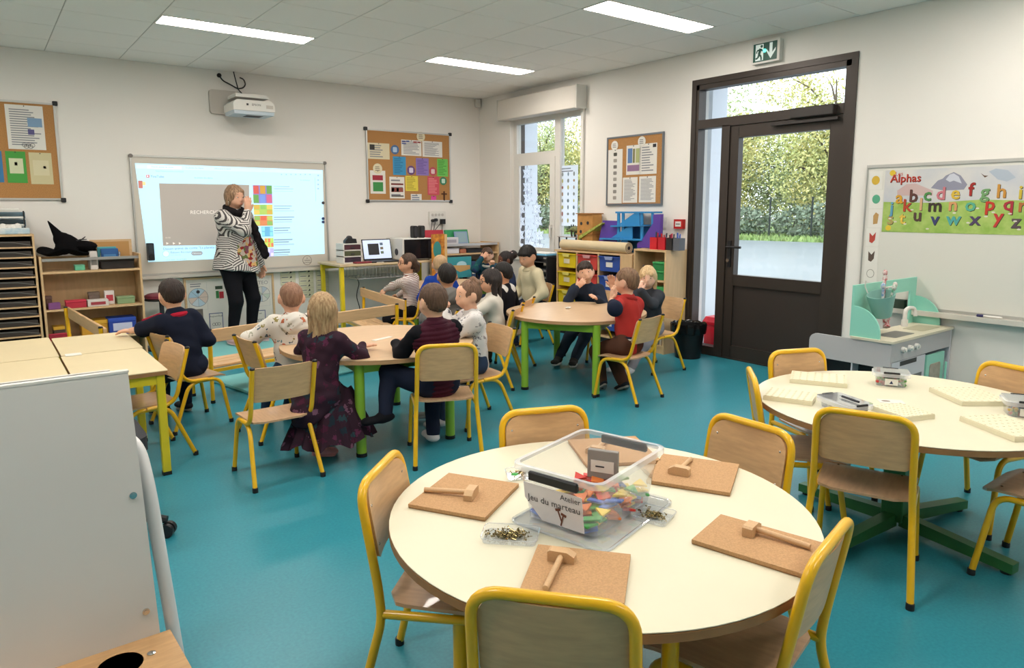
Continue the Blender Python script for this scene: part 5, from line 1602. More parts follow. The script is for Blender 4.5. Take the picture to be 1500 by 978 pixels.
# window stickers and poster
m_foil = clear_mat('window_drawing_foil', (.97, .97, 1), haze=.55, hazecol=(.92, .93, .97), gloss=.03, glow=True)
m_ink = mat('ink_line', '#55566b', .7)
FW = Frame((FXa + .028, 0, 0), (0, -1, 0), (-1, 0, 0))
R = random.Random(11)
ST = [(131, 425), (133, 505), (135, 570), (95, 635), (95, 710), (190, 635), (198, 705), (90, 790), (140, 785), (205, 795), (85, 860), (205, 865), (150, 850)]
for k, (x, y) in enumerate(ST):
    u, v = FW.at(740 + x / 4.075, 150 + y / 4.075)
    rr_ = .106
    t = thing('window_star', 'pale paper star with drawn lines stuck on the window sash', 'window sticker', group='paper stars on the window')
    a0 = R.uniform(-.15, .15) + PI / 2
    pts = []
    for j in range(12):
        a = a0 + j * PI / 6; q = rr_ if j % 2 == 0 else rr_ * .52
        pts.append((u + q * math.cos(a), v + q * math.sin(a)))
    FW.poly(MB(), pts, .0005, .0015).build('foil', m_foil, t)
    ml_ = MB()
    for j in range(12):
        p, q = pts[j], pts[(j + 1) % 12]
        ml_.tube([FW.p(*p, .0022), FW.p(*q, .0022)], .0016, 3)
        if j % 2 == 0: ml_.tube([FW.p(u, v, .0022), FW.p(*p, .0022)], .0012, 3)
    ml_.build('drawn_line', m_ink, t, kind='stuff')
FWb = Frame((FXa + .028, 0, 0), (0, -1, 0), (-1, 0, 0))
r = prect(FWb, 740 + 322 / 4.075, 150 + 380 / 4.075, 740 + 432 / 4.075, 150 + 738 / 4.075, 0)
o = tag(FWb.box(MB(), *r, .0005, .002).build('window_poster', clear_mat('thin_paper', (.9, .9, .92), haze=.72, hazecol=(.93, .93, .95), gloss=.02, glow=True)), 'white poster of small coloured food drawings on the window', 'poster')
R = random.Random(17)
for i in range(3):
    for j in range(8):
        u = r[0] + (r[1] - r[0]) * (.2 + .3 * i); v = r[3] - (r[3] - r[2]) * (.14 + .11 * j)
        FWb.poly(MB(), disc(u, v, R.uniform(.012, .02), 8, R.uniform(.016, .028)), .0022, .003).build('drawing', hexmat(R.choice(['#9a6a62', '#b0a089', '#8a8f8a', '#a88a70', '#7a8a94', '#b5b27a'])), o)
lines(FWb, r[0] + .03, r[1] - .03, r[3] - .08, r[3] - .02, 2, .0022, o, m_grey, 3)

# ================================================================== waste bin
f0 = fl(1003, 525)
t = thing('waste_bin', 'black waste bin with a black bag liner beside the door', 'bin', (f0.x + .08, f0.y + .03, 0))
m_bin = mat('bin_black', '#141416', .35)
MB().lathe([(.118, .001), (.150, .315), (.146, .315), (.114, .008), (0.001, .008)], 28).build('bucket', m_bin, t, True)
lv = MB(); n = 40; prof = [(.142, .25), (.152, .318), (.163, .33), (.166, .318), (.163, .27), (.158, .235)]
for r_, z in prof:
    for k in range(n):
        a = 2 * PI * k / n; q = r_ + .005 * math.sin(k * 2.7) + .004 * math.sin(k * 5.1)
        lv.v.append((q * math.cos(a), q * math.sin(a), z + .006 * math.sin(k * 1.9)))
for i in range(len(prof) - 1):
    for k in range(n): lv.f.append((i * n + k, i * n + (k + 1) % n, (i + 1) * n + (k + 1) % n, (i + 1) * n + k))
lv.build('bag_liner', mat('bag_black', '#101012', .18), t, True)

# ================================================================== whiteboard with alphabet poster
rb = thing('whiteboard', 'blank wall whiteboard with an alphabet poster at its top', 'whiteboard')
RU0, RU1, RV0, RV1 = -2.675, -.62, .675, 1.695
FR.box(MB(), RU0, RU1, RV0, RV1, .002, .018).build('surface', mat('enamel_white', '#d3d1c9', .3), rb)
for a in ((RU0, RU1, RV1, RV1 + .022), (RU0, RU1, RV0 - .02, RV0), (RU0 - .008, RU0, RV0 - .02, RV1 + .022)):
    FR.box(MB(), *a, .002, .026).build('rail', m_alu, rb)
FR.box(MB(), RU0 + .02, RU1, RV0 - .055, RV0 - .021, .002, .085).build('pen_tray', mat('tray_alu', ''), rb)
t = thing('board_marker', 'white marker with a navy cap on the whiteboard tray', 'marker')
q = FR.at(1452, 473.5, .06)
MB().tube([FR.p(q[0] - .05, RV0 - .012, .06), FR.p(q[0] + .06, RV0 - .012, .06)], .008, 8).build('barrel', m_white, t)
MB().tube([FR.p(q[0] - .09, RV0 - .012, .06), FR.p(q[0] - .05, RV0 - .012, .06)], .0088, 8).build('cap', hexmat('#2a2a5c', rough=.4), t)
t = thing('board_eraser', 'dark green block eraser on the whiteboard tray', 'eraser')
q = FR.at(1314, 450, .05)
FR.box(MB(), q[0] - .06, q[0] + .06, RV0 - .02, RV0 + .045, .03, .08).build('block', hexmat('#2f3f33'), t)
FR.box(MB(), q[0] - .06, q[0] + .06, RV0 - .0205, RV0 - .02, .03, .08).build('felt', m_dark, t)
# poster
po = thing('alphabet_poster', 'long alphabet poster with coloured letters on a green meadow', 'poster')
PU0, PU1, PV0, PV1 = -2.545, -1.30, 1.215, 1.672
D0 = .0182
FR.box(MB(), PU0, PU1, PV0, PV1, D0, D0 + .001).build('sheet', mat('poster_sky', '#cfcbc6', .6, var=.12, vscale=4, col2='#b9bcc4'), po)
def pu(x, y): return FR.at(1280 + x / 6.818, 235 + y / 6.818, D0)
def ppoly(pts, c, name, lift): 
    P = [pu(*p) for p in pts]
    if sum((P[i][0] * P[(i + 1) % len(P)][1] - P[(i + 1) % len(P)][0] * P[i][1]) for i in range(len(P))) < 0: P = P[::-1]
    return FR.poly(MB(), P, D0 + lift, D0 + lift + .0006).build(name, c, po)
md = mat('poster_meadow', '#8aac4c', .6, var=.25, vscale=14, col2='#a9bf6a')
zz = [(-1.30, PV0 + .001), (-1.30, PV0 + .245), (-1.6, PV0 + .225), (-1.9, PV0 + .235), (-2.2, PV0 + .215), (-2.543, PV0 + .225), (-2.543, PV0 + .001)]
FR.poly(MB(), zz[::-1] if sum((zz[i][0] * zz[(i + 1) % 7][1] - zz[(i + 1) % 7][0] * zz[i][1]) for i in range(7)) < 0 else zz, D0 + .0012, D0 + .0018).build('meadow', md, po)
ppoly([(235, 300), (330, 235), (420, 230), (590, 300), (590, 350), (235, 350)], hexmat('#c4a9a6'), 'hill', .0011)
ppoly([(570, 275), (640, 200), (690, 180), (720, 150), (800, 115), (870, 150), (935, 240), (900, 290), (700, 300)], hexmat('#8d8c9c'), 'mountain', .0012)
ppoly([(720, 190), (760, 140), (800, 128), (850, 160), (880, 230), (840, 215), (800, 200), (760, 215)], hexmat('#c3c4cf'), 'snow', .0019)
ppoly([(1150, 110), (1220, 80), (1340, 95), (1420, 170), (1330, 210), (1240, 190)], hexmat('#a9b2bf'), 'cloud', .0012)
u, v = pu(190, 125); FR.poly(MB(), disc(u, v, .022, 16), D0 + .0011, D0 + .0017).build('sun', hexmat('#d8b83a'), po)
ppoly([(1068, 125), (1105, 150), (1145, 152), (1110, 170)], hexmat('#5b4434'), 'bird', .0012)
u, v = pu(270, 125); FR.text('Les', .042, u - .01, v - .006, D0 + .002, hexmat('#b5382c'), po, 'title')
u, v = pu(318, 178)
FR.text('Alphas', .080, u + .003, v - .004, D0 + .0015, hexmat('#6b2018'), po, 'title', bold=.002); FR.text('Alphas', .080, u, v, D0 + .0023, hexmat('#c2402f'), po, 'title')
LET = [('a', 255, 390, '#d09a2e'), ('b', 395, 375, '#5f3a34'), ('c', 535, 362, '#4f8a4c'), ('d', 670, 352, '#c2727a'), ('e', 815, 345, '#cfae3e'), ('f', 970, 312, '#9a2a26'), ('g', 1110, 332, '#6f9a66'), ('h', 1275, 330, '#c58a3a'), ('i', 1465, 340, '#cdb23e'),
       ('j', 180, 490, '#5b98b8'), ('k', 330, 470, '#b5452c'), ('l', 470, 460, '#d0a27a'), ('m', 610, 470, '#3f302c'), ('n', 790, 462, '#cf9464'), ('o', 965, 465, '#57a58c'), ('p', 1160, 457, '#bd3a2a'), ('q', 1345, 455, '#a8323c'), ('r', 1480, 470, '#b56a3a'),
       ('s', 165, 600, '#a9935a'), ('t', 285, 595, '#d8b64a'), ('u', 435, 565, '#55403a'), ('v', 610, 605, '#3c3f6c'), ('w', 795, 605, '#4f9f9a'), ('x', 1010, 605, '#4f4262'), ('y', 1245, 580, '#c23a36'), ('z', 1420, 632, '#5a4a52')]
for ch, x, y, c in LET:
    u, v = pu(x, y)
    FR.text(ch, .125, u, v + .012, D0 + .0022, hexmat(c), po, 'letter', bold=.0025)
    FR.text(ch, .125, u + .004, v + .008, D0 + .0019, hexmat('#3d3a2c'), po, 'letter', bold=.0025)
u, v = pu(145, 672); FR.poly(MB(), disc(u, v, .02, 14), D0 + .0021, D0 + .0027).build('yellow_ball', hexmat('#d8b83a'), po)
R = random.Random(9)
for k in range(14):
    u, v = PU0 + R.uniform(.05, 1.2), PV0 + R.uniform(.01, .19); FR.poly(MB(), disc(u, v, .012, 7, .006), D0 + .0019, D0 + .0025).build('flower', hexmat('#cfc9bd'), po)
# six little cards down the board edge: plain figures
CD = [(150, 154, '#c9a53a', 'white card with a yellow blob'), (152, 250, '#57a080', 'white card with a green ball'), (146, 348, '#b58f5a', 'white card with a tall tan figure'), (133, 445, '#b3463a', 'white card with a red and green figure'), (127, 540, '#5a4a42', 'white card with a small brown figure'), (122, 630, '#9a978f', 'white card with a grey outline figure')]
for k, (x, y, c, lab) in enumerate(CD):
    u, v = FR.at(1240 + x / 3.492, 220 + y / 3.492, .019)
    o = tag(FR.box(MB(), u - .05, u + .05, v - .069, v + .069, .0182, .0195).build('picture_card', m_paper), lab + ' at the edge of the whiteboard', 'card')
    sh = disc(u, v, .03, 16, .034) if k in (0, 1, 5) else ([(u - .012, v - .045), (u + .02, v - .04), (u + .026, v + .03), (u + .004, v + .045), (u - .014, v + .02)] if k == 2 else [(u - .022, v - .035), (u + .0, v - .045), (u + .02, v - .02), (u + .024, v + .04), (u, v + .01), (u - .024, v + .035)])
    FR.poly(MB(), sh, .0197, .0203).build('figure', hexmat(c), o)
    if k == 5: FR.poly(MB(), disc(u, v, .025, 16, .029), .0205, .0209).build('figure', m_paper, o)

# ================================================================== toy kitchen
kt = thing('toy_kitchen', 'mint and grey wooden toy kitchen against the right wall', 'toy kitchen')
m_kg = mat('kitchen_grey', '#b5b1b3', .45); m_km = mat('kitchen_mint', '#8fd0bd', .42); m_kc = mat('kitchen_counter', '#d3cab4', .4); m_kw = mat('kitchen_white', '#c9c8cf', .4)
KX, KX2, KYf, KYb, KH = 4.53, 5.44, 2.0, 2.26, .56
MB().box(KX - .012, KX2, KYf - .012, KYb, KH - .016, KH).build('countertop', m_kc, kt)
# long side panel with an opening
sp_ = [(KYf, 0), (KYf, KH - .018), (2.50, KH - .018)] + [(2.50 + .05 * math.sin(a * PI / 10), KH - .068 + .05 * math.cos(a * PI / 10)) for a in range(1, 6)] + [(2.55, 0), (2.47, 0), (2.47, .38), (2.04, .38), (2.04, 0)]
Ps = sp_[::-1]
MB().prism(Ps, KX, KX + .016, Matrix(((0, 0, 1, 0), (1, 0, 0, 0), (0, 1, 0, 0), (0, 0, 0, 1)))).build('side_panel', m_kg, kt)
MB().box(KX + .10, KX + .11, 2.04, 2.47, 0, .38).build('opening_dark', m_black, kt)  # black sheet added so the opening looks dark inside, standing in for shade
MB().box(KX2 - .016, KX2, KYf, KYb, 0, KH - .016).build('end_panel', m_kw, kt)
MB().box(KX + .016, KX2 - .016, KYf, KYf + .014, .42, KH - .016).build('control_panel', m_kg, kt)
for i, x in enumerate((KX + .15, KX + .245, KX + .34)):
    MB().tube([(x, KYf - .022, .49), (x, KYf, .49)], .02, 16).tube([(x, KYf - .03, .49), (x, KYf - .022, .49)], .012, 12).build('knob', m_white, kt)
ov = MB().box(KX + .02, KX + .50, KYf - .002, KYf + .012, .03, .415).build('oven_door', m_kw, kt)
MB().box(KX + .13, KX + .37, KYf - .0025, KYf - .0005, .382, .412).build('grip_slot', m_black, ov)
MB().box(KX + .06, KX + .46, KYf - .0035, KYf - .0022, .08, .30).build('oven_window', mat('oven_glass', '#5c5a5c', .25), ov)
md_ = MB().box(KX + .52, KX + .80, KYf - .006, KYf + .010, .12, .40).build('cupboard_door', m_km, kt)
MB().prism(rrect(KX + .57, KX + .74, .19, .335, .02, 4), .0065, .009, Matrix(((1, 0, 0, 0), (0, 0, -1, KYf), (0, 1, 0, 0), (0, 0, 0, 1)))).build('door_window', mat('door_window', '#a99f8f', .4, var=.2, vscale=30), md_)
MB().tube([(KX + .775, KYf - .03, .2), (KX + .775, KYf - .03, .33)], .008, 8).build('door_handle', m_km, md_)
MB().box(KX + .50, KX2 - .016, KYf + .03, KYb - .02, .08, .10).build('low_shelf', m_kw, kt)
MB().box(KX + .016, KX2 - .016, KYb - .012, KYb - .002, .03, KH - .016).build('back_board', m_kw, kt)
# backsplash frame
by = KYb - .002
def yprism(poly, y0, y1): return MB().prism(poly, -y1, -y0, Matrix(((1, 0, 0, 0), (0, 0, -1, 0), (0, 1, 0, 0), (0, 0, 0, 1))))
BT = .895
yprism(rrect(KX, KX + .26, KH, BT, .001, 1), by, by + .014).build('back_panel', m_km, kt)
yprism([(KX + .26, .80), (KX2, .80), (KX2, BT), (KX + .26, BT)], by, by + .014).build('back_panel', m_km, kt)
yprism([(KX2 - .09, KH), (KX2, KH), (KX2, .80), (KX2 - .09, .80)], by, by + .014).build('back_panel', m_km, kt)
for x in (KX, KX2 - .016):
    q = [(by, KH), (by, KH + .20)] + [(by - .17 * math.sin(a * PI / 16), KH + .03 + .17 * math.cos(a * PI / 16)) for a in range(0, 9)] + [(by - .17, KH)]
    q = [(by, KH)] + [(by - .18, KH)] + [(by - .18 * math.cos(a * PI / 16), KH + .02 + .18 * math.sin(a * PI / 16)) for a in range(0, 9)]
    MB().prism(q[::-1], x, x + .016, Matrix(((0, 0, 1, 0), (1, 0, 0, 0), (0, 1, 0, 0), (0, 0, 0, 1)))).build('wing', m_km, kt)
MB().tube([(KX + .36, by, .855), (KX + .36, by - .05, .855)], .008, 8).tube([(KX + .30, by - .045, .86), (KX + .42, by - .045, .86)], .006, 8).build('hook', m_white, kt)
yprism(rrect(0, .24, 0, .16, .02, 4), 0, .002).xf(Matrix.Translation((KX + .22, 2.03, KH + .0012)) @ Matrix.Rotation(PI / 2, 4, 'X') @ Matrix.Rotation(PI, 4, 'X') @ Matrix.Translation((0, 0, -.16))).build('hob', hexmat('#77736f', rough=.4), kt) if False else MB().prism(rrect(KX + .14, KX + .42, 2.04, 2.17, .015, 4), KH + .0004, KH + .0016).build('hob', hexmat('#77736f', rough=.4), kt)
MB().prism(rrect(KX + .54, KX + .82, 2.04, 2.18, .02, 4), KH + .0004, KH + .0016).build('sink', hexmat('#b3a98f', rough=.35), kt)
tp = MB().lathe([(.022, 0), (.022, .05)], 12, (KX + .66, 2.215, KH))
tp.tube(fillet([(KX + .66, 2.215, KH + .05), (KX + .66, 2.215, KH + .13), (KX + .74, 2.19, KH + .13), (KX + .74, 2.18, KH + .07)], .04, 6), .014, 10)
tp.build('tap', m_white, kt, True)
# hanging bucket with utensils
t = thing('toy_bucket', 'grey green bucket of toy cutlery hanging on the toy kitchen', 'bucket', (KX + .17, by - .11, KH + .13))
Mb = Matrix.Rotation(math.radians(-16), 4, 'Y')
MB().lathe([(.055, 0), (.088, .155), (.084, .155), (.051, .006), (.001, .006)], 24).xf(Mb).build('pail', mat('pail_green', '#86b3a9', .4), t, True)
MB().tube([(0, .085, .15), (0, .10, .2), (0, .09, .24)], .004, 6).xf(Mb).build('handle', m_white, t)
for k, (dx, dy, c, L) in enumerate(((.03, .02, '#b5313c', .28), (.06, -.02, '#c9b3ad', .2), (.02, -.04, '#3f8f6a', .19), (.05, .03, '#b5313c', .24), (-.01, 0, '#5f8fbf', .2))):
    MB().tube([(dx * .4, dy * .4, .02), (dx * 1.6, dy * 1.2, L)], .009, 8).ell((dx * 1.6, dy * 1.2, L), (.016, .016, .022), 8, 6).build('utensil', mat('utensil_' + c.lstrip('#'), c, .5, var=.5, vscale=60, col2='#d6cfca'), t, True)
t = thing('toy_towel', 'red and white striped cloth hanging below the bucket', 'cloth', (KX + .32, by - .07, KH + .06))
MB().tube([(0, 0, 0), (.015, .01, .06), (0, 0, .12)], [.02, .03, .018], 10).build('fold', mat('towel_check', '#b5313c', .8, var=.9, vscale=60, col2='#d6cfca'), t, True)
MB().tube([(0, 0, 0), (-.01, -.01, -.025)], [.018, .024], 10).build('hem', mat('towel_check', ''), t, True)
# ================================================================== hammer table: boards, hammers, clear box, pins
m_cb = mat('cork_board', '#c1976c', .85, var=.2, vscale=220, bump=.2, bscale=260)
m_ham = mat('hammer_wood', '#cda77d', .5, var=.12, vscale=25, stretch=(4, 20, 20))
def cork_board(label, P, T=TH):
    """P: four corners in plan (ccw or cw)"""
    c = sum((Vector((p[0], p[1])) for p in P), Vector((0, 0))) / 4
    t = thing('cork_board', label, 'cork board', (c.x, c.y, T + .0005))
    q = [(p[0] - c.x, p[1] - c.y) for p in P]
    if sum(q[i][0] * q[(i + 1) % 4][1] - q[(i + 1) % 4][0] * q[i][1] for i in range(4)) < 0: q = q[::-1]
    MB().prism(q, .003, .012).build('cork_sheet', m_cb, t)
    MB().prism([(x * .995, y * .995) for x, y in q], 0, .003).build('backing', m_edge, t)
    return t
def rect_c(cx, cy, L, W, a):
    a = math.radians(a); ux, uy = math.cos(a), math.sin(a)
    return [(cx + sx * L / 2 * ux - sy * W / 2 * uy, cy + sx * L / 2 * uy + sy * W / 2 * ux) for sx, sy in ((-1, -1), (1, -1), (1, 1), (-1, 1))]
def ang(p, q): return math.degrees(math.atan2(q[1] - p[1], q[0] - p[0]))
def hammer(label, head, tip, z=TH + .0125, up=False):
    """head centre and handle end in plan; lies on its board"""
    h, e = Vector((head[0], head[1], 0)), Vector((tip[0], tip[1], 0))
    L = (e - h).length
    t = thing('toy_hammer', label, 'hammer', (h.x, h.y, z + .0005))
    a = math.atan2(e.y - h.y, e.x - h.x)
    S = Matrix.Rotation(a, 4, 'Z')
    # faceted head across the handle axis
    hd = [(-.032, 0), (.032, 0), (.032, .016), (.014, .026), (-.026, .026), (-.032, .022)]
    MB().prism(hd, -.013, .013, S @ Matrix(((0, 0, 1, 0), (1, 0, 0, 0), (0, 1, 0, 0), (0, 0, 0, 1)))).build('head', m_ham, t)
    MB().tube([S @ Vector((.013, 0, .013)), S @ Vector((L, 0, .0075))], .0072, 12).build('handle', m_ham, t, True)
B1 = [fl(588, 737, TH + .012), fl(655, 695, TH + .012), fl(757, 710, TH + .012), fl(727, 753, TH + .012)]
def fit(P, L, W):
    c = sum(P, Vector((0, 0, 0))) / 4
    a = math.degrees(math.atan2((P[1] - P[0] + P[2] - P[3]).y, (P[1] - P[0] + P[2] - P[3]).x))
    return rect_c(c.x, c.y, L, W, a)
cork_board('cork board with a hammer lying towards the clear storage box', fit(B1, .25, .235))
hammer('wooden toy hammer lying crosswise on the board next to the open floor', fl(690, 724, TH + .02)[:2], fl(622, 717, TH + .02)[:2])
B2 = [fl(770, 870, TH + .012), fl(800, 797, TH + .012), fl(912, 810, TH + .012), fl(903, 880, TH + .012)]
cork_board('cork board whose hammer points its head at the clear box', fit(B2, .215, .225))
hammer('wooden toy hammer with its head nearest the tray of gold pins', fl(823, 816, TH + .02)[:2], fl(799, 862, TH + .02)[:2])
B3 = [fl(958, 708, TH + .012), fl(980, 660, TH + .012), fl(1077, 677, TH + .012), fl(1053, 725, TH + .012)]
cork_board('cork board beside the long side of the clear box', fit(B3, .25, .245))
hammer('short looking wooden toy hammer beside the long side of the clear box', fl(995, 691, TH + .02)[:2], fl(1012, 672, TH + .02)[:2])
B4 = [fl(1016, 790, TH + .012), fl(1053, 752, TH + .012), fl(1217, 800, TH + .012), fl(1180, 840, TH + .012)]
cork_board('cork board at the rim, beside the chair with its seat under the table', fit(B4, .185, .275))
hammer('wooden toy hammer lying along the board at the table rim', fl(1101, 776, TH + .02)[:2], fl(1187, 801, TH + .02)[:2])
cork_board('cork board partly hidden behind the clear storage box', rect_c(1.66, 1.62, .25, .25, -28))
hammer('wooden toy hammer seen through the clear storage box', (1.585, 1.625), (1.72, 1.70))
# clear box
m_clear = clear_mat('clear_plastic', (.93, .95, .97), haze=.16, hazecol=(.9, .91, .95), gloss=.10, rough=.05)
bx = thing('storage_box', 'clear plastic box of coloured game pieces with a hammer game label', 'storage box', (1.285, 1.335, TH + .007), -15)
def tub(t, L, W, l, w, h, th, m, names=('base', 'wall')):
    """open tapered tub: floor, four walls, rolled rim"""
    MB().prism(rrect(-l / 2, l / 2, -w / 2, w / 2, .02, 4), 0, th).build(names[0], m, t)
    o1, o2 = rrect(-l / 2, l / 2, -w / 2, w / 2, .02, 4), rrect(-L / 2, L / 2, -W / 2, W / 2, .025, 4)
    n = len(o1)
    mb = MB()
    mb.v = [(x, y, th) for x, y in o1] + [(x, y, h) for x, y in o2]
    mb.f = [(k, (k + 1) % n, n + (k + 1) % n, n + k) for k in range(n)]
    mb.build(names[1], m, t, True)
    o3 = rrect(-L / 2 - .012, L / 2 + .012, -W / 2 - .012, W / 2 + .012, .03, 4)
    mb = MB()
    mb.v = [(x, y, h) for x, y in o2] + [(x, y, h) for x, y in o3] + [(x, y, h - .016) for x, y in o3]
    mb.f = [(k, (k + 1) % n, n + (k + 1) % n, n + k) for k in range(n)] + [(n + k, n + (k + 1) % n, 2 * n + (k + 1) % n, 2 * n + k) for k in range(n)]
    mb.build('rim', clear_mat('clear_rim', (.9, .92, .95), haze=.38, hazecol=(.92, .93, .96), gloss=.12, rough=.06), t, True)
BL_, BW_, BH_ = .345, .255, .155
tub(bx, BL_, BW_, .30, .215, BH_, .003, m_clear)
for sx in (-1, 1):
    MB().bbox(sx * (BL_ / 2 + .006), sx * (BL_ / 2 + .020), -.075, .075, BH_ - .032, BH_ - .008, .003).build('clip_handle', m_black, bx)
# label on the short side facing the pins
FL_ = Frame((0, 0, 0), (0, -1, 0), (-1, 0, 0))
slope = (BL_ - .30) / 2 / BH_
Ml = Matrix.Translation((-BL_ / 2 + .002, 0, .068)) @ Matrix.Rotation(math.radians(-8.3), 4, 'Y')
lb = MB()
lb.add([Ml @ Vector((-.006, y, z)) for y, z in ((.095, .045), (-.085, .045), (-.085, -.055), (.045, -.055), (.095, 0.0))] + [Ml @ Vector((-.005, y, z)) for y, z in ((.095, .045), (-.085, .045), (-.085, -.055), (.045, -.055), (.095, 0.0))],
       [(0, 1, 2, 3, 4), (9, 8, 7, 6, 5)] + [(k, 5 + k, 5 + (k + 1) % 5, (k + 1) % 5) for k in range(5)])
lbl = lb.build('label_sheet', mat('label_paper', '#d3d0d4', .6), bx)
def ltext(s, size, y, z, m, align='CENTER', x=-.0068):
    me = text_mesh(s, size, align)
    M3 = Ml @ Matrix(((0, 0, -1, x), (-1, 0, 0, y), (0, 1, 0, z), (0, 0, 0, 1)))
    me.transform(M3); me.materials.clear(); me.materials.append(m)
    return link('lettering', me, lbl)
ltext('Jeu du marteau', .0265, .003, .004, m_dark)
ltext('Atelier', .022, -.05, .030, m_dark)
for s_ in (-1, 1):
    c = Vector((-.0072, -.018 - .012 * s_, -.026))
    MB().box(-.0074, -.0066, c.y - .002, c.y + .002, -.046, -.012).xf(Ml @ Matrix.Rotation(.3 * s_, 4, 'X')).build('hammer_drawing', hexmat('#6b4030'), lbl)
    MB().box(-.0076, -.0068, c.y - .009, c.y + .007, -.014, -.007).xf(Ml @ Matrix.Rotation(.3 * s_, 4, 'X')).build('hammer_drawing', hexmat('#6b4030'), lbl)
# spare lid lying under the box
t = thing('box_lid', 'clear plastic lid lying under the storage box', 'lid', (1.285, 1.322, TH + .0005), -15)
o = rrect(-.195, .19, -.15, .145, .03, 5)
MB().prism(o, 0, .003).build('plate', m_clear, t)
MB().tube([(x, y, .004) for x, y in o], .0045, 6, closed=True).build('rim', m_clear, t, True)
# game pieces
R = random.Random(12)
PC = [('#c8362e', 'red'), ('#e0bd2e', 'yellow'), ('#2f62b8', 'blue'), ('#3f9a48', 'green'), ('#d9763a', 'orange')]
PM = {}
for c, n_ in PC:
    for s_ in range(3):
        b_ = MB()
        if s_ == 0: b_.bbox(-.018, .018, -.018, .018, 0, .006, .0012)
        elif s_ == 1: b_.bbox(-.026, .026, -.011, .011, 0, .006, .0012)
        else: b_.prism([(-.02, -.016), (.02, -.016), (0, .02)], 0, .006)
        me = bpy.data.meshes.new('piece'); me.from_pydata(b_.v, [], b_.f); me.materials.append(mat('piece_' + n_, c, .4)); PM[(n_, s_)] = me
c0, s0 = math.cos(math.radians(15)), math.sin(math.radians(15))
SN = ['square', 'bar', 'triangle']
for k in range(96):
    lay = k // 24; j = k % 24
    lx = -.125 + .05 * (j % 6) + R.uniform(-.012, .012); ly = -.082 + .054 * (j // 6) + R.uniform(-.012, .012)
    n_ = R.choice(PC)[1]; s_ = R.randrange(3)
    if lay == 3 and not (lx > -.03 and abs(ly) < .09): continue
    x, y = 1.285 + lx * c0 - ly * s0, 1.335 + lx * s0 + ly * c0
    o = link('game_piece', PM[(n_, s_)])
    o.location = (x, y, TH + .0125 + .0125 * lay + R.uniform(0, .003)); o.rotation_euler = (R.uniform(-.22, .22), R.uniform(-.22, .22), R.uniform(0, 6.28))
    tag(o, '%s %s game piece lying in the clear storage box' % (n_, SN[s_]), 'game piece', '%s %s pieces in the clear box' % (n_, SN[s_]))
# a card box inside
t = thing('card_pack', 'grey card pack standing in the clear storage box', 'card pack', (1.285 + .10 * c0 - .02 * s0, 1.335 + .10 * s0 + .02 * c0, TH + .055), 60)
MB().bbox(-.045, .045, -.008, .008, 0, .085, .002).build('pack', hexmat('#8f8a86'), t)
MB().box(-.034, .034, -.0095, -.0082, .02, .055).build('label_patch', m_paper, t); lines(Frame((0, -.0095, 0), (1, 0, 0), (0, -1, 0)), -.02, .02, .033, .042, 1, .0001, t, m_dark, 3)
# pin trays
m_gold = mat('brass_pin', '#9a8a62', .25, 1.)
def pin_tray(label, c, L, W, a, n, seed):
    t = thing('pin_tray', label, 'tray', (c[0], c[1], TH + .0005), a)
    o = rrect(-L / 2, L / 2, -W / 2, W / 2, .012, 4)
    MB().prism(o, 0, .0015).build('base', m_clear, t)
    o2 = rrect(-L / 2 - .004, L / 2 + .004, -W / 2 - .004, W / 2 + .004, .014, 4); nn = len(o)
    wl = MB(); wl.v = [(x, y, .0015) for x, y in o] + [(x, y, .014) for x, y in o2]; wl.f = [(k, (k + 1) % nn, nn + (k + 1) % nn, nn + k) for k in range(nn)]
    wl.build('wall', m_clear, t, True)
    MB().tube([(x, y, .014) for x, y in o2], .0016, 5, closed=True).build('rim', m_clear, t, True)
    R = random.Random(seed); pm = MB()
    for k in range(n):
        x, y = R.gauss(0, L * .17), R.gauss(0, W * .13); z = .004 + R.uniform(0, .010)
        d = Vector((R.uniform(-1, 1), R.uniform(-1, 1), R.uniform(-.3, .5))).normalized() * .006
        p = Vector((x, y, z))
        pm.tube([p - d, p + d], .0009, 4); pm.tube([p + d, p + d * 1.15], .0028, 6)
    o_ = pm.build('pins', m_gold, t); o_['kind'] = 'stuff'
pin_tray('clear tray of gold pins beside the label of the clear box', fl(748, 787, TH)[:2], .135, .085, 45, 150, 1)
pin_tray('clear tray of gold pins beside the long side of the clear box', fl(957, 758, TH)[:2], .095, .085, 70, 90, 2)
pin_tray('clear tray with a green sticker behind the clear box', fl(764, 697, TH)[:2], .09, .07, 30, 50, 3)
q = fl(754, 694, TH + .02)
tag(MB().lathe([(.011, 0), (.011, .002)], 14).xf(Matrix.Translation((q.x, q.y, TH + .018))).build('green_sticker', hexmat('#3f9a4c')), 'round green sticker on the clear pin tray', 'sticker')

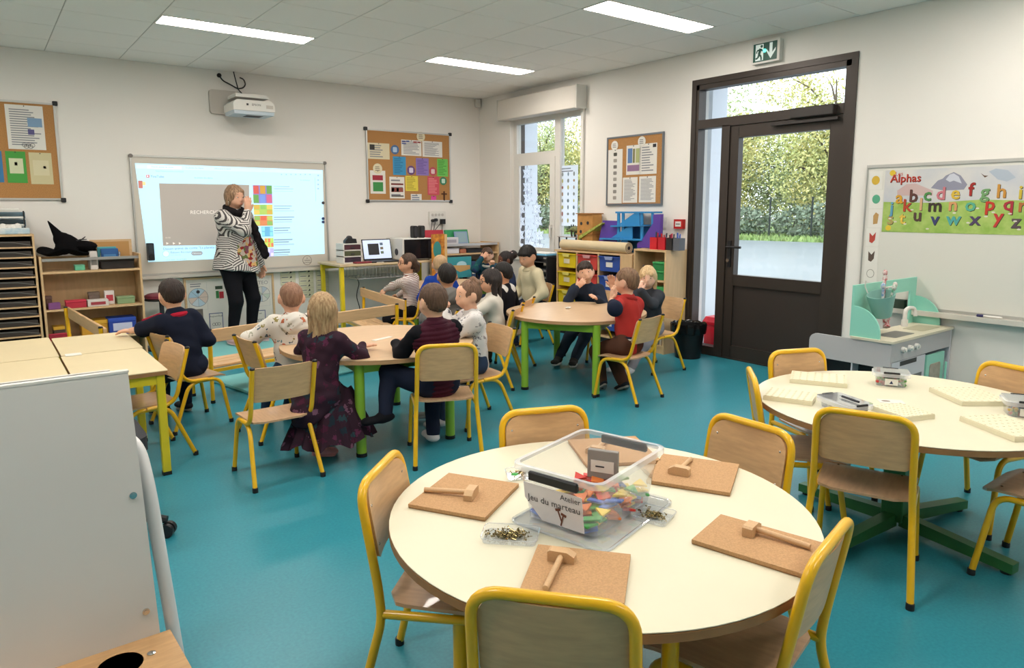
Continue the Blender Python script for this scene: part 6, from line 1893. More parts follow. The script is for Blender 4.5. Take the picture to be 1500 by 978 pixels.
# ================================================================== mosaic table
m_tile = mat('cream_tray', '#ddd6ba', .5)
def slab(label, pts, h=.022):
    P = [fl(x, y, TH + h) for x, y in pts]
    c = sum(P, Vector((0, 0, 0))) / 4
    t = thing('mosaic_tray', label, 'mosaic tray', (c.x, c.y, TH + .0005))
    q = [(p.x - c.x, p.y - c.y) for p in P]
    if sum(q[i][0] * q[(i + 1) % 4][1] - q[(i + 1) % 4][0] * q[i][1] for i in range(4)) < 0: q = q[::-1]
    MB().prism(q, 0, h - .004).build('body', m_tile, t)
    MB().prism([(x * .985, y * .985) for x, y in q], h - .004, h).build('rim_plate', m_tile, t)
    g_ = MB()
    for i in range(6):
        for j in range(6):
            s_, r_ = (i + .5) / 6, (j + .5) / 6
            A = [q[k] for k in range(4)]
            x = (A[0][0] * (1 - s_) + A[1][0] * s_) * (1 - r_) + (A[3][0] * (1 - s_) + A[2][0] * s_) * r_
            y = (A[0][1] * (1 - s_) + A[1][1] * s_) * (1 - r_) + (A[3][1] * (1 - s_) + A[2][1] * s_) * r_
            g_.lathe([(.005, h), (.005, h + .002)], 6, (x * .93, y * .93, 0))
    g_.build('pegs', m_tile, t, kind='stuff')
def sq(c, L, W, a):
    return None
def slab2(label, cx, cy, L, W, a, h=.02):
    c = fl(cx, cy, TH + h)
    P = rect_c(0, 0, L, W, a)
    t = thing('mosaic_tray', label, 'mosaic tray', (c.x, c.y, TH + .0005))
    MB().prism(P, 0, h - .004).build('body', m_tile, t)
    MB().prism([(x * .985, y * .985) for x, y in P], h - .0039, h).build('rim_plate', m_tile, t)
    g_ = MB()
    for i in range(8):
        for j in range(8):
            p = rect_c(0, 0, L * .9 * (2 * i / 7 - 1), W * .9 * (2 * j / 7 - 1), a)[2]
            g_.lathe([(.005, h), (.005, h + .0015)], 6, (p[0], p[1], 0))
    g_.build('pegs', m_tile, t, kind='stuff')
slab2('cream mosaic tray next to the chair by the kitchen panel', 1199, 552, .25, .19, 118)
slab2('cream mosaic tray beside the flat clear box with a pen', 1158, 577, .20, .16, 112)
slab2('cream mosaic tray beside the chair facing away from the whiteboard', 1420, 577, .24, .21, 52)
slab2('cream mosaic tray in front of the box of coloured beads', 1478, 622, .26, .19, 60)
slab2('cream mosaic tray half hidden behind the near chair back', 1322, 600, .17, .15, 70)
m_clear2 = clear_mat('clear_plastic_small', (.9, .92, .95), haze=.28, hazecol=(.85, .87, .9), gloss=.10, rough=.06)
R = random.Random(31)
def small_box(label, px, py, L, W, H, a, cols, lidflat=True, fill=.6, zo=0.):
    c = fl(px, py, TH + zo)
    t = thing('bead_box', label, 'box', (c.x, c.y, TH + .0005 + zo), a)
    tub(t, L, W, L * .92, W * .92, H, .002, m_clear2)
    if lidflat: MB().prism(rrect(-L / 2 - .006, L / 2 + .006, -W / 2 - .006, W / 2 + .006, .012, 3), H + .001, H + .006).build('lid', m_clear2, t)
    for s_ in (-1, 1): MB().bbox(-L * .25, L * .25, s_ * (W / 2 + .006) - .004, s_ * (W / 2 + .006) + .004, H - .02, H + .008, .002).build('clip', m_black, t)
    MB().box(-L * .2, L * .2, -W / 2 - .0015 - .006, -W / 2 - .006, H * .15, H * .62).build('label_card', m_paper, t)
    MB().prism([(-.008, H * .25), (.008, H * .25), (0, H * .5)], W / 2 + .0078, W / 2 + .0084, Matrix.Rotation(PI / 2, 4, 'X')).build('label_mark', hexmat('#33415f'), t)
    for k, cc in enumerate(cols):
        b_ = MB()
        for j in range(26):
            b_.ell((R.uniform(-.42, .42) * L, R.uniform(-.4, .4) * W, R.uniform(.008, H * fill)), (.009, .009, .007), 6, 4)
        b_.build('beads', hexmat(cc, rough=.4), t, True, kind='stuff')
small_box('small clear box of green and red pieces in the middle of the mosaic table', 1304, 563, .135, .10, .062, 62, ['#4f8a3a', '#6f9a4a', '#c23a34'])
small_box('flat clear box with a pen on its lid near the chair back', 1236, 600, .11, .18, .04, 20, ['#b9b39a'], True, .3)
small_box('small clear box of mixed bright beads at the table side by the whiteboard', 1497, 607, .12, .12, .062, 60, ['#b5452c', '#3f6f9a', '#5f8a3a', '#c9a43a', '#5a4a3a'])
t = thing('card', 'white picture card lying in the middle of the mosaic table', 'card', tuple(fl(1305, 588, TH)[:2]) + (TH + .0005,), 50)
MB().box(-.05, .05, -.03, .03, 0, .0012).build('card', m_paper, t); MB().prism(disc(-.02, 0, .018, 10, .01), .0013, .0018).build('picture', hexmat('#7a6a5a'), t)
t = thing('pen', 'dark pen lying on the flat clear box', 'pen', tuple(fl(1247, 586, TH + .05)[:2]) + (TH + .0475,), 20)
MB().tube([(0, -.04, .006), (0, .05, .006)], .005, 8).build('barrel', m_dark, t); MB().tube([(0, .05, .006), (0, .065, .006)], [.004, .001], 8).build('tip', m_chrome, t)
# bits on the wooden tables
q = fl(560, 496, TH)
tag(MB().prism(rect_c(q.x, q.y, .16, .035, 20), TH + .0005, TH + .003).build('card_strip', m_paper), 'white card strip lying on the table of the boy in the vest', 'card')
q = fl(832, 452, TH)
t = thing('tissue', 'crumpled white tissue on the table of the boy in red', 'tissue', (q.x, q.y, TH + .0005))
MB().ell((0, 0, .008), (.03, .018, .008), 9, 6).build('fold', m_paper, t, True); MB().ell((.03, .015, .006), (.018, .012, .006), 8, 5).build('corner', m_paper, t, True)

# ================================================================== white book unit in the foreground
ez = thing('display_unit', 'white panelled mobile display unit standing behind the cream tables', 'display unit')
m_pan = mat('white_panel', '#d5d1cd', .5, var=.03, vscale=2)
EY = 2.10
MB().add([(-.62, EY, .10), (.319, EY, .10), (.288, EY, .962), (-.62, EY, .962), (-.62, EY + .018, .10), (.319, EY + .018, .10), (.288, EY + .018, .962), (-.62, EY + .018, .962)],
         [(0, 1, 2, 3), (7, 6, 5, 4), (1, 5, 6, 2), (0, 3, 7, 4), (3, 2, 6, 7), (0, 4, 5, 1)]).build('front_panel', m_pan, ez)
MB().box(-.62, .290, EY - .001, EY + .02, .9622, .968).build('edge_strip', m_white, ez)
FEs = Frame((0, EY, 0), (1, 0, 0), (0, -1, 0))
for px, py in ((195, 725), (214, 895)):
    u, v = FEs.at(px, py)
    MB().tube([(u, EY - .004, v), (u, EY - .0001, v)], .0095, 14).tube([(u, EY - .006, v), (u, EY - .004, v)], .006, 10).build('screw', m_chrome, ez, True)
tb = fillet([(.18, EY + .35, .74), (.31, EY + .10, .74), (.322, EY + .045, .62), (.365, EY + .03, .04)], [0, .1, .1, 0], 8)
MB().tube(tb, .019, 14).build('side_tube', mat('white_tube', '#d3d2d2', .35, coat=.2), ez, True)
# horizontal wooden ledge with a round hole
hc_ = fl(176, 974, .19)
n = 28
out = [(-.60, EY - .26), (.352, EY - .26), (.342, EY - .001), (hc_.x, EY - .001)]
hole = [(hc_.x + .056 * math.sin(-2 * PI * k / n), hc_.y + .056 * math.cos(2 * PI * k / n)) for k in range(n + 1)]
MB().prism(out + hole + [(hc_.x, EY - .001), (-.60, EY - .001)], .168, .190).build('wooden_ledge', mat('ply_foot', '#c39a6c', .5, var=.15, vscale=6, stretch=(2, 12, 12)), ez)
u = fl(222, 957, .19)
MB().lathe([(.011, .190), (.011, .193), (.006, .195)], 12, (u.x, u.y, 0)).build('screw', m_chrome, ez)
for x in (-.5, .25):
    MB().box(x - .02, x + .02, EY + .02, EY + .40, .03, .06).build('base_rail', m_white, ez)
    for y in (EY + .05, EY + .38): MB().tube([(x - .012, y, .026), (x + .012, y, .026)], .026, 14).build('castor', m_black, ez)
MB().add([(-.62, EY + .40, .10), (.26, EY + .40, .10), (.26, EY + .12, .95), (-.62, EY + .12, .95), (-.62, EY + .415, .10), (.26, EY + .415, .10), (.26, EY + .135, .95), (-.62, EY + .135, .95)],
         [(3, 2, 1, 0), (4, 5, 6, 7), (2, 6, 5, 1), (4, 7, 3, 0), (7, 6, 2, 3), (1, 5, 4, 0)]).build('rear_panel', m_pan, ez)
# office chair behind it
oc = thing('office_chair', 'black office chair on castors behind the white display unit', 'chair', (.30, 3.32, 0))
for k in range(5):
    a = math.radians(-32 + 72 * k)
    e = Vector((math.cos(a) * .28, math.sin(a) * .28, 0))
    MB().tube([(0, 0, .10), (e.x * .6, e.y * .6, .095), (e.x, e.y, .075)], [.03, .024, .017], 8).build('base_arm', m_black, oc, True)
    ax = Vector((-math.sin(a), math.cos(a), 0))
    for s_ in (-1, 1):
        c = e + ax * .016 * s_
        MB().tube([c + Vector((0, 0, .03)) - ax * .010, c + Vector((0, 0, .03)) + ax * .010], .03, 16).tube([c + Vector((0, 0, .03)) - ax * .0105, c + Vector((0, 0, .03)) + ax * .0105], .014, 10).build('castor_wheel', mat('castor', '#1f1f22', .4), oc, True)
MB().tube([(0, 0, .09), (0, 0, .40)], .026, 12).build('gas_column', m_black, oc, True)
MB().prism(rrect(-.19, .19, -.19, .19, .07, 5), .40, .46).build('seat', mat('chair_fabric', '#2a2a2e', .9, bump=.1), oc)
MB().bbox(-.16, .16, .17, .20, .47, .54, .01, 2).build('backrest', mat('chair_fabric', ''), oc, True)
# ================================================================== people: smooth implicit bodies
def _ellip(P, c, B, r):
    q = (P - c) @ B.T / r
    k0 = np.sqrt((q * q).sum(-1))
    k1 = np.sqrt(((q / r) ** 2).sum(-1)) + 1e-9
    return k0 * (k0 - 1) / k1

def _rcone(P, a, b, ra, rb, B=None, s=None):
    """tapered capsule; B, s: basis and per-axis squash (smaller = flatter along that axis)"""
    if B is not None:
        P = (P - a) @ B.T / s
        bb = (b - a) @ B.T / s
        a = np.zeros(3)
        b = bb
    ba = b - a
    L2 = float(ba @ ba) + 1e-12
    t = np.clip(((P - a) @ ba) / L2, 0, 1)
    d = np.sqrt(((P - a - t[..., None] * ba) ** 2).sum(-1))
    d = d - (ra + (rb - ra) * t)
    if s is not None:
        d = d * float(min(s))
    return d

def sdf_mesh(prims, vox, k=.02):
    """prims: ('cone', a, b, ra, rb[, B, s]) | ('ell', c, B, r) | ('cut', point, normal) | ('sub', prim); returns verts, quads"""
    lo, hi = np.full(3, 1e9), np.full(3, -1e9)
    bbs = []
    for p in prims:
        if p[0] == 'cone':
            m = max(p[3], p[4]) * (1 if len(p) < 7 else max(1, max(p[6])))
            l, h = np.minimum(p[1], p[2]) - m, np.maximum(p[1], p[2]) + m
        elif p[0] == 'ell':
            m = max(p[3]); l, h = p[1] - m, p[1] + m
        elif p[0] == 'sub':
            q = p[1]; m = max(q[3]) if q[0] == 'ell' else max(q[3], q[4])
            if q[0] == 'ell': l, h = q[1] - m, q[1] + m
            else: l, h = np.minimum(q[1], q[2]) - m, np.maximum(q[1], q[2]) + m
            bbs.append((l, h)); continue
        else:
            bbs.append(None); continue
        bbs.append((l, h)); lo = np.minimum(lo, l); hi = np.maximum(hi, h)
    lo = lo - 3 * vox; hi = hi + 3 * vox
    N = np.ceil((hi - lo) / vox).astype(int) + 1
    F = np.full(N, .5, np.float32)
    ax = [lo[i] + vox * np.arange(N[i]) for i in range(3)]
    for p, bb in zip(prims, bbs):
        if bb is None:
            G = np.stack(np.meshgrid(*ax, indexing='ij'), -1)
            F = np.maximum(F, ((G - p[1]) @ p[2]).astype(np.float32))
            continue
        i0 = np.clip(((bb[0] - k - 2 * vox - lo) / vox).astype(int), 0, N - 1)
        i1 = np.clip(((bb[1] + k + 2 * vox - lo) / vox).astype(int) + 2, 1, N)
        sl = tuple(slice(i0[i], i1[i]) for i in range(3))
        G = np.stack(np.meshgrid(*[ax[i][sl[i]] for i in range(3)], indexing='ij'), -1)
        q = p[1] if p[0] == 'sub' else p
        if q[0] == 'cone':
            d = _rcone(G, q[1], q[2], q[3], q[4], q[5] if len(q) > 5 else None, q[6] if len(q) > 6 else None)
        else:
            d = _ellip(G, q[1], q[2], np.asarray(q[3]))
        a = F[sl]
        if p[0] == 'sub':
            F[sl] = np.maximum(a, -d)
        else:
            h = np.maximum(k - np.abs(a - d), 0) / k
            F[sl] = np.minimum(a, d) - h * h * k * .25
    return surface_nets(F, lo, vox)

_CO = np.array([(i, j, l) for i in (0, 1) for j in (0, 1) for l in (0, 1)])
_ED = [(a, b) for a in range(8) for b in range(a + 1, 8) if abs(_CO[a] - _CO[b]).sum() == 1]
def surface_nets(F, lo, vox):
    S = F < 0
    n = np.array(F.shape) - 1
    cnt = np.zeros(n, np.int8)
    for c in _CO:
        cnt += S[c[0]:c[0] + n[0], c[1]:c[1] + n[1], c[2]:c[2] + n[2]]
    act = (cnt > 0) & (cnt < 8)
    idx = np.full(n, -1, np.int64)
    I = np.argwhere(act)
    idx[act] = np.arange(len(I))
    V = np.stack([F[I[:, 0] + c[0], I[:, 1] + c[1], I[:, 2] + c[2]] for c in _CO], 1)
    acc = np.zeros((len(I), 3)); w = np.zeros(len(I))
    for a, b in _ED:
        va, vb = V[:, a], V[:, b]
        m = (va < 0) != (vb < 0)
        t = va[m] / (va[m] - vb[m])
        acc[m] += _CO[a] + t[:, None] * (_CO[b] - _CO[a])
        w[m] += 1
    vert = (I + acc / w[:, None]) * vox + lo
    quads = []
    for axis in range(3):
        o1, o2 = [(1, 2), (2, 0), (0, 1)][axis]
        sl0 = [slice(None)] * 3; sl1 = [slice(None)] * 3
        sl0[axis] = slice(0, -1); sl1[axis] = slice(1, None)
        ch = S[tuple(sl0)] != S[tuple(sl1)]
        E = np.argwhere(ch)
        ok = (E[:, o1] > 0) & (E[:, o2] > 0) & (E[:, o1] < n[o1]) & (E[:, o2] < n[o2])
        E = E[ok]
        ins = S[tuple(sl0)][E[:, 0], E[:, 1], E[:, 2]]
        def cell(d1, d2):
            C = E.copy(); C[:, o1] -= d1; C[:, o2] -= d2
            return idx[C[:, 0], C[:, 1], C[:, 2]]
        q = np.stack([cell(1, 1), cell(0, 1), cell(0, 0), cell(1, 0)], 1)
        q[~ins] = q[~ins][:, ::-1]
        quads.append(q)
    Q = np.concatenate(quads)
    return vert, Q[(Q >= 0).all(1)]

def np_mesh(name, v, q, m, parent, attrs=None):
    me = bpy.data.meshes.new(name)
    nv, nq = len(v), len(q)
    me.vertices.add(nv); me.vertices.foreach_set('co', v.astype(np.float32).ravel())
    me.loops.add(nq * 4); me.loops.foreach_set('vertex_index', q.astype(np.int32).ravel())
    me.polygons.add(nq)
    me.polygons.foreach_set('loop_start', np.arange(0, nq * 4, 4, dtype=np.int32))
    me.polygons.foreach_set('use_smooth', np.ones(nq, dtype=bool))
    me.update(calc_edges=True)
    for k_, a in (attrs or {}).items():
        at = me.attributes.new(k_, 'FLOAT', 'POINT'); at.data.foreach_set('value', a.astype(np.float32))
    me.materials.append(m)
    return link(name, me, parent)

def relax(v, q, it=2, w=.5):
    """a little smoothing along the surface"""
    a = np.concatenate([q[:, 0], q[:, 1], q[:, 2], q[:, 3], q[:, 1], q[:, 2], q[:, 3], q[:, 0]])
    b = np.concatenate([q[:, 1], q[:, 2], q[:, 3], q[:, 0], q[:, 0], q[:, 1], q[:, 2], q[:, 3]])
    n = np.bincount(a, minlength=len(v)).astype(float)
    for _ in range(it):
        s = np.stack([np.bincount(a, v[b, i], minlength=len(v)) for i in range(3)], 1)
        v = v * (1 - w) + w * s / np.maximum(n, 1)[:, None]
    return v

def vnormals(v, q):
    n = np.cross(v[q[:, 2]] - v[q[:, 0]], v[q[:, 3]] - v[q[:, 1]])
    N = np.zeros_like(v)
    for i in range(4): np.add.at(N, q[:, i], n)
    return N / (np.linalg.norm(N, axis=1, keepdims=True) + 1e-9)

def folds(v, q, amp, fr, seed):
    R = np.random.RandomState(seed)
    N = vnormals(v, q)
    d = np.zeros(len(v))
    for _ in range(5):
        w = R.normal(size=3) * fr * R.uniform(.6, 1.4)
        d += np.sin(v @ w + R.uniform(0, 6))
    return v + N * (amp * d / 2.2)[:, None]

A_ = lambda *x: np.array(x, float)
def unitv(v): return v / (np.linalg.norm(v) + 1e-9)
def ik(a, c, l1, l2, pole):
    d = c - a; L = np.linalg.norm(d)
    L = min(L, (l1 + l2) * .995)
    u = unitv(d)
    c = a + u * L
    x = (l1 * l1 - l2 * l2 + L * L) / (2 * L)
    h = math.sqrt(max(l1 * l1 - x * x, 1e-8))
    p = pole - u * (pole @ u)
    return a + u * x + unitv(p) * h, c
def rotv(v, ax, deg):
    a = math.radians(deg); ax = unitv(ax)
    return v * math.cos(a) + np.cross(ax, v) * math.sin(a) + ax * (ax @ v) * (1 - math.cos(a))

CHILD = dict(head=(.0685, .082, .090), hc=.126, neck=.038, torso=.328, sh=.112, ua=.185, fa=.155, th=.25, sh_l=.245, hand=.115, rarm=(.036, .029, .021), rleg=(.062, .043, .028), hip=.062, rtor=(.098, .088, .098), depth=.74, foot=.165)
ADULT = dict(head=(.077, .097, .113), hc=.155, neck=.055, torso=.50, sh=.165, ua=.285, fa=.235, th=.40, sh_l=.40, hand=.172, rarm=(.060, .044, .028), rleg=(.106, .066, .040), hip=.088, rtor=(.190, .165, .160), depth=.84, foot=.245)

SKIN = {}
def skin(c):
    k_ = 'skin_' + c.lstrip('#')
    if k_ not in MATS:
        m = mat(k_, c, .55, spec=.3)
        b = m.node_tree.nodes['Principled BSDF']
        b.inputs['Subsurface Weight'].default_value = .12
        b.inputs['Subsurface Radius'].default_value = (.02, .008, .004)
        b.inputs['Subsurface Scale'].default_value = .4
    return MATS[k_]
def hair_mat(c, c2=None):
    return mat('hair_' + c.lstrip('#'), c, .55, spec=.35, var=.4, vscale=45, stretch=(2.2, 2.2, .35), bump=.5, bscale=70, col2=c2, detail=6)
def cloth(c, **k):
    kk = dict(rough=.9, bump=.08, bscale=220, spec=.12); kk.update(k)
    return mat(kk.pop('name', 'cloth_' + c.lstrip('#')), c, **kk)

def hand_prims(w, d, n, side, S, curl=25., spread=7., thumb=40.):
    """w wrist, d finger direction, n palm normal (out of the palm), side = direction of the thumb; S = hand length"""
    d, n = unitv(d), unitv(n - d * (n @ d))
    t = unitv(side - d * (side @ d) - n * (side @ n))
    P = []
    pw = S * .20
    B = np.stack([t, n, d])
    P.append(('cone', w - d * S * .10, w + d * S * .06, S * .155, S * .16))
    P.append(('cone', w + d * S * .06, w + d * S * .36, S * .20, S * .225, B, A_(1, .50, 1)))
    for i, (off, L) in enumerate(((.76, .40), (.26, .46), (-.26, .43), (-.72, .34))):
        base = w + d * S * (.46 - .03 * abs(off)) + t * pw * off
        dd = rotv(d, n, -spread * off * 1.6 * np.sign(np.dot(np.cross(n, d), t)) * -1)
        ax = np.cross(dd, n)
        d1 = rotv(dd, ax, curl * .6); d2 = rotv(dd, ax, curl * 1.7)
        m1 = base + d1 * S * L * .5
        e = m1 + d2 * S * L * .5
        r = S * .066
        P.append(('cone', base - dd * S * .10, m1, r * 1.08, r)); P.append(('cone', m1, e, r, r * .82))
    tb = w + d * S * .12 + t * pw * .75
    td = unitv(d * math.cos(math.radians(thumb)) + t * math.sin(math.radians(thumb)) + n * .25)
    m1 = tb + td * S * .20
    td2 = unitv(td + d * .35)
    P.append(('cone', tb, m1, S * .095, S * .078)); P.append(('cone', m1, m1 + td2 * S * .2, S * .076, S * .06))
    return P

def person(label, pos, th, seat=.352, H=1.10, dims=CHILD, lean=4, side=0, twist=0, head=(0, 0, 0), arms=None, legs=None, sk='#d9a68a', hair=None, top=None, bottom=None, shoes=None, stand=False,
           sleeve=1., hem=.0, tight=0, eyes=True, face=True, skirt=None, extra=None, vox=.0068, socks=None, group='children in the classroom', cat='child', name='person', pelvis_off=(0, 0), hand_pose=None):
    s = H / (1.10 if dims is CHILD else 1.64)
    D = {k_: (tuple(x * s for x in v) if isinstance(v, tuple) else (v if k_ == 'depth' else v * s)) for k_, v in dims.items()}
    a = math.radians(th)
    root = thing(name, label, cat, (pos[0], pos[1], 0), th, group)
    cth, sth = math.cos(a), math.sin(a)
    def loc(p):                                           # world -> body frame (x right, y forward)
        x, y = p[0] - pos[0], p[1] - pos[1]
        return A_(x * cth - y * sth, x * sth + y * cth, p[2])
    X, Y, Z = A_(1, 0, 0), A_(0, 1, 0), A_(0, 0, 1)
    pz = (D['th'] + D['sh_l'] + .090 * s) if stand else seat + D['rleg'][0] * .95
    pel = A_(pelvis_off[0], pelvis_off[1], pz)
    up = rotv(rotv(Z, X, -lean), Y, side)
    fw = rotv(rotv(Y, X, -lean), up, -twist)
    rt = np.cross(fw, up)
    Bt = np.stack([rt, fw, up])
    T = D['torso']
    neck = pel + up * T
    chest = pel + up * T * .70
    dp = D['depth']
    hp_ = unitv(np.cross(up, A_(0, 0, 1))) if False else X
    # ---- head frame
    hy, hpch, hr = head
    hf = rotv(Y, Z, -hy); hx = rotv(X, Z, -hy)
    hf = rotv(hf, hx, -hpch); hu = np.cross(hx, hf)
    hx = rotv(hx, hf, hr); hu = np.cross(hx, hf)
    Bh = np.stack([hx, hf, hu])
    hc = neck + (up * .4 + hu * .6) * D['hc'] + hf * D['hc'] * .10
    R = A_(*D['head'])
    def hl(x, y, z): return hc + hx * x * R[0] + hf * y * R[1] + hu * z * R[2]
    body = []
    body.append(('ell', hl(0, -.06, .10), Bh, R * A_(1, .98, .90)))
    body.append(('ell', hl(0, .20, -.34), Bh, R * A_(.84, .74, .62)))
    body.append(('ell', hl(0, .42, -.72), Bh, R * A_(.36, .34, .26)))
    for sx in (-1, 1):
        body.append(('ell', hl(sx * .46, .48, -.36), Bh, R * A_(.36, .34, .30)))
        body.append(('ell', hl(sx * 1.07, -.08, -.12), np.stack([rotv(hx, hu, sx * 28), rotv(hf, hu, sx * 28), hu]), R * A_(.10, .23, .29)))
    body.append(('ell', hl(0, .62, .28), Bh, R * A_(.66, .34, .40)))
    if face:
        body.append(('cone', hl(0, .90, .02), hl(0, 1.05, -.22), R[0] * .10, R[0] * .155))
        body.append(('cone', hl(-.17, .90, -.56), hl(.17, .90, -.56), R[0] * .13, R[0] * .13))
    body.append(('cone', neck - up * T * .06, hl(0, -.12, -.45), D['neck'] * 1.08, D['neck']))
    r0, r1, r2 = D['rtor']
    sq = A_(1, dp, 1)
    body.append(('cone', pel + up * T * .02, pel + up * T * .36, r0, r1, Bt, sq))
    body.append(('cone', pel + up * T * .36, chest, r1, r2, Bt, sq))
    body.append(('cone', chest + up * T * .06 - rt * D['sh'] * .62, chest + up * T * .06 + rt * D['sh'] * .62, r2 * .62, r2 * .62, Bt, sq))
    body.append(('cone', neck - up * T * .13 - rt * D['sh'] * .75, neck - up * T * .13 + rt * D['sh'] * .75, D['rarm'][0] * 1.05, D['rarm'][0] * 1.05))
    body.append(('cone', neck - up * T * .10, neck + up * T * .02, D['neck'] * 1.6, D['neck'] * 1.05))
    # ---- arms
    arms = arms or {}
    segs = {}
    handP = []
    for nm, sx in (('L', -1), ('R', 1)):
        sh = neck - up * T * .10 + rt * sx * D['sh']
        spec = arms.get(nm, {})
        tgt = spec.get('at')
        tgt = loc(tgt) if tgt is not None else sh + A_(sx * .04, .10, -.26) * s
        pole = spec.get('pole', (sx * .6, -.4, -.7)); pole = A_(*pole)
        el, wr = ik(sh, tgt, D['ua'], D['fa'], pole)
        if 'el' in spec:                                  # elbow resting somewhere given
            el = sh + unitv(loc(spec['el']) - sh) * D['ua']; wr = el + unitv(tgt - el) * D['fa']
        ra = D['rarm']
        body.append(('cone', sh, el, ra[0], ra[1])); body.append(('cone', el, wr, ra[1] * 1.02, ra[2]))
        segs[nm] = (sh, el, wr)
        fd = spec.get('dir'); fd = unitv(A_(*fd)) if fd is not None else unitv(wr - el)
        pn_ = A_(*spec.get('palm', (-sx * .6, .1, -.7)))
        tside = A_(*spec.get('thumb', (-sx * .4, .7, .5)))
        handP.append(hand_prims(wr, fd, pn_, tside, D['hand'], spec.get('curl', 22), spec.get('spread', 8), spec.get('ta', 40)))
    # ---- legs
    legs = legs or {}
    legseg = {}
    for nm, sx in (('L', -1), ('R', 1)):
        hip = pel + X * sx * D['hip'] - Z * D['rleg'][0] * .1
        spec = legs.get(nm, {})
        if stand:
            tgt = loc(spec['at']) if 'at' in spec else A_(sx * D['hip'], 0, .055 * s)
        else:
            tgt = loc(spec['at']) if 'at' in spec else A_(sx * D['hip'] * 1.2, D['th'] * .95, .05)
        pole = A_(*spec.get('pole', (sx * .15, 1, .8 if not stand else .05)))
        kn, an = ik(hip, tgt, D['th'], D['sh_l'], pole)
        rl = D['rleg']
        body.append(('cone', hip, kn, rl[0], rl[1])); body.append(('cone', kn, an, rl[1] * .98, rl[2]))
        fdir = unitv(A_(*spec.get('toe', (sx * .15, 1, -.05))))
        legseg[nm] = (hip, kn, an, fdir)
        body.append(('cone', an + A_(0, 0, -.012 * s), an + fdir * D['foot'] * .6 + A_(0, 0, -.022 * s), rl[2] * .85, rl[2] * .6))
    v, q = sdf_mesh(body, vox, k=.022 * s)
    v = relax(v, q, 1, .4)
    vs, qs, o = [v], [q], len(v)
    for P in handP:
        hv, hq = sdf_mesh(P, .0034 if dims is CHILD else .0045, k=.006 * s)
        vs.append(hv); qs.append(hq + o); o += len(hv)
    np_mesh('body', np.concatenate(vs), np.concatenate(qs), skin(sk), root)
    # ---- face details
    if face:
        for sx in (-1, 1):
            e = MB(); Mh = Matrix((tuple(hx) , tuple(hf), tuple(hu))).transposed()
            c = hl(sx * .40, .865, .02)
            wh = MB().ell(c, (R[0] * .125, R[0] * .09, R[0] * .072), 10, 8, Mh).build('eye', mat('eye_white', '#d9d3cc', .3), root, True)
            MB().ell(hl(sx * .40, .918, .02), (R[0] * .068, R[0] * .05, R[0] * .068), 10, 8, Mh).build('iris', mat('iris_dark', '#2a1f1a', .25), wh, True)
            MB().tube([hl(sx * .22, .93, .26), hl(sx * .42, .90, .31), hl(sx * .62, .79, .25)], [R[0] * .035, R[0] * .045, R[0] * .025], 6).build('eyebrow', hair_mat(hair['col'], hair.get('col2')) if hair else m_dark, root, True)
        MB().tube([hl(-.25, .925, -.545), hl(-.1, 1.0, -.525), hl(0, 1.0, -.545), hl(.1, 1.0, -.525), hl(.25, .925, -.545)], [R[0] * .03, R[0] * .06, R[0] * .055, R[0] * .06, R[0] * .03], 6).build('lips', skin(hair.get('lip', '#b5685c') if hair else '#b5685c'), root, True)
    # ---- clothes
    g = (.011 if dims is CHILD else .014) * s
    if top:
        P = []
        tz = -.02 - hem
        P.append(('cone', pel + up * T * tz, pel + up * T * .36, r0 + g, r1 + g * 1.4, Bt, sq))
        P.append(('cone', pel + up * T * .36, chest, r1 + g * 1.4, r2 + g, Bt, sq))
        P.append(('cone', chest + up * T * .06 - rt * D['sh'] * .62, chest + up * T * .06 + rt * D['sh'] * .62, r2 * .62 + g, r2 * .62 + g, Bt, sq))
        P.append(('cone', neck - up * T * .13 - rt * D['sh'] * .75, neck - up * T * .13 + rt * D['sh'] * .75, D['rarm'][0] * 1.05 + g, D['rarm'][0] * 1.05 + g))
        P.append(('cone', neck - up * T * .14, neck - up * T * .005, D['neck'] * 1.7 + g, D['neck'] * 1.15 + g))
        for e in top.get('prims', []): P.append(e(dict(pel=pel, up=up, neck=neck, rt=rt, fw=fw, T=T, s=s, Bt=Bt, D=D, hc=hc)))
        if top.get('hemcut') is not None: P.append(('cut', pel + up * top['hemcut'], unitv(-up * 1.0 + rt * .12)))
        if not top.get('vest'):
            for nm in 'LR':
                sh, el, wr = segs[nm]; ra = D['rarm']
                gg = g * top.get('loose', 1.)
                if sleeve >= .5:
                    t_ = min(1, (sleeve - .5) * 2) * .97
                    P.append(('cone', sh, el, ra[0] + gg, ra[1] + gg)); P.append(('cone', el, el + (wr - el) * t_, ra[1] + gg, ra[1] * (1 - t_) + ra[2] * t_ + gg * .9))
                else:
                    P.append(('cone', sh, sh + (el - sh) * sleeve * 2, ra[0] + gg, ra[1] + gg * 1.2))
        v, q = sdf_mesh(P, vox * 1.15, k=.028 * s)
        v = relax(v, q, 1, .4)
        att = {}
        hgt = (v - pel) @ up
        along = hgt.copy()
        dist = np.full(len(v), 1e9)
        for nm in 'LR':
            sh, el, wr = segs[nm]
            for p0, p1, off in ((sh, el, 0.), (el, wr, D['ua'])):
                ba = p1 - p0; t_ = np.clip(((v - p0) @ ba) / (ba @ ba), 0, 1)
                dd = np.linalg.norm(v - p0 - t_[:, None] * ba, axis=1)
                m_ = (dd < D['rarm'][0] * 1.6) & (dd < dist) & (np.abs((v - neck) @ rt) > D['sh'] * .9) & (t_ > .02)
                along[m_] = T - off - t_[m_] * np.linalg.norm(ba); dist[m_] = dd[m_]
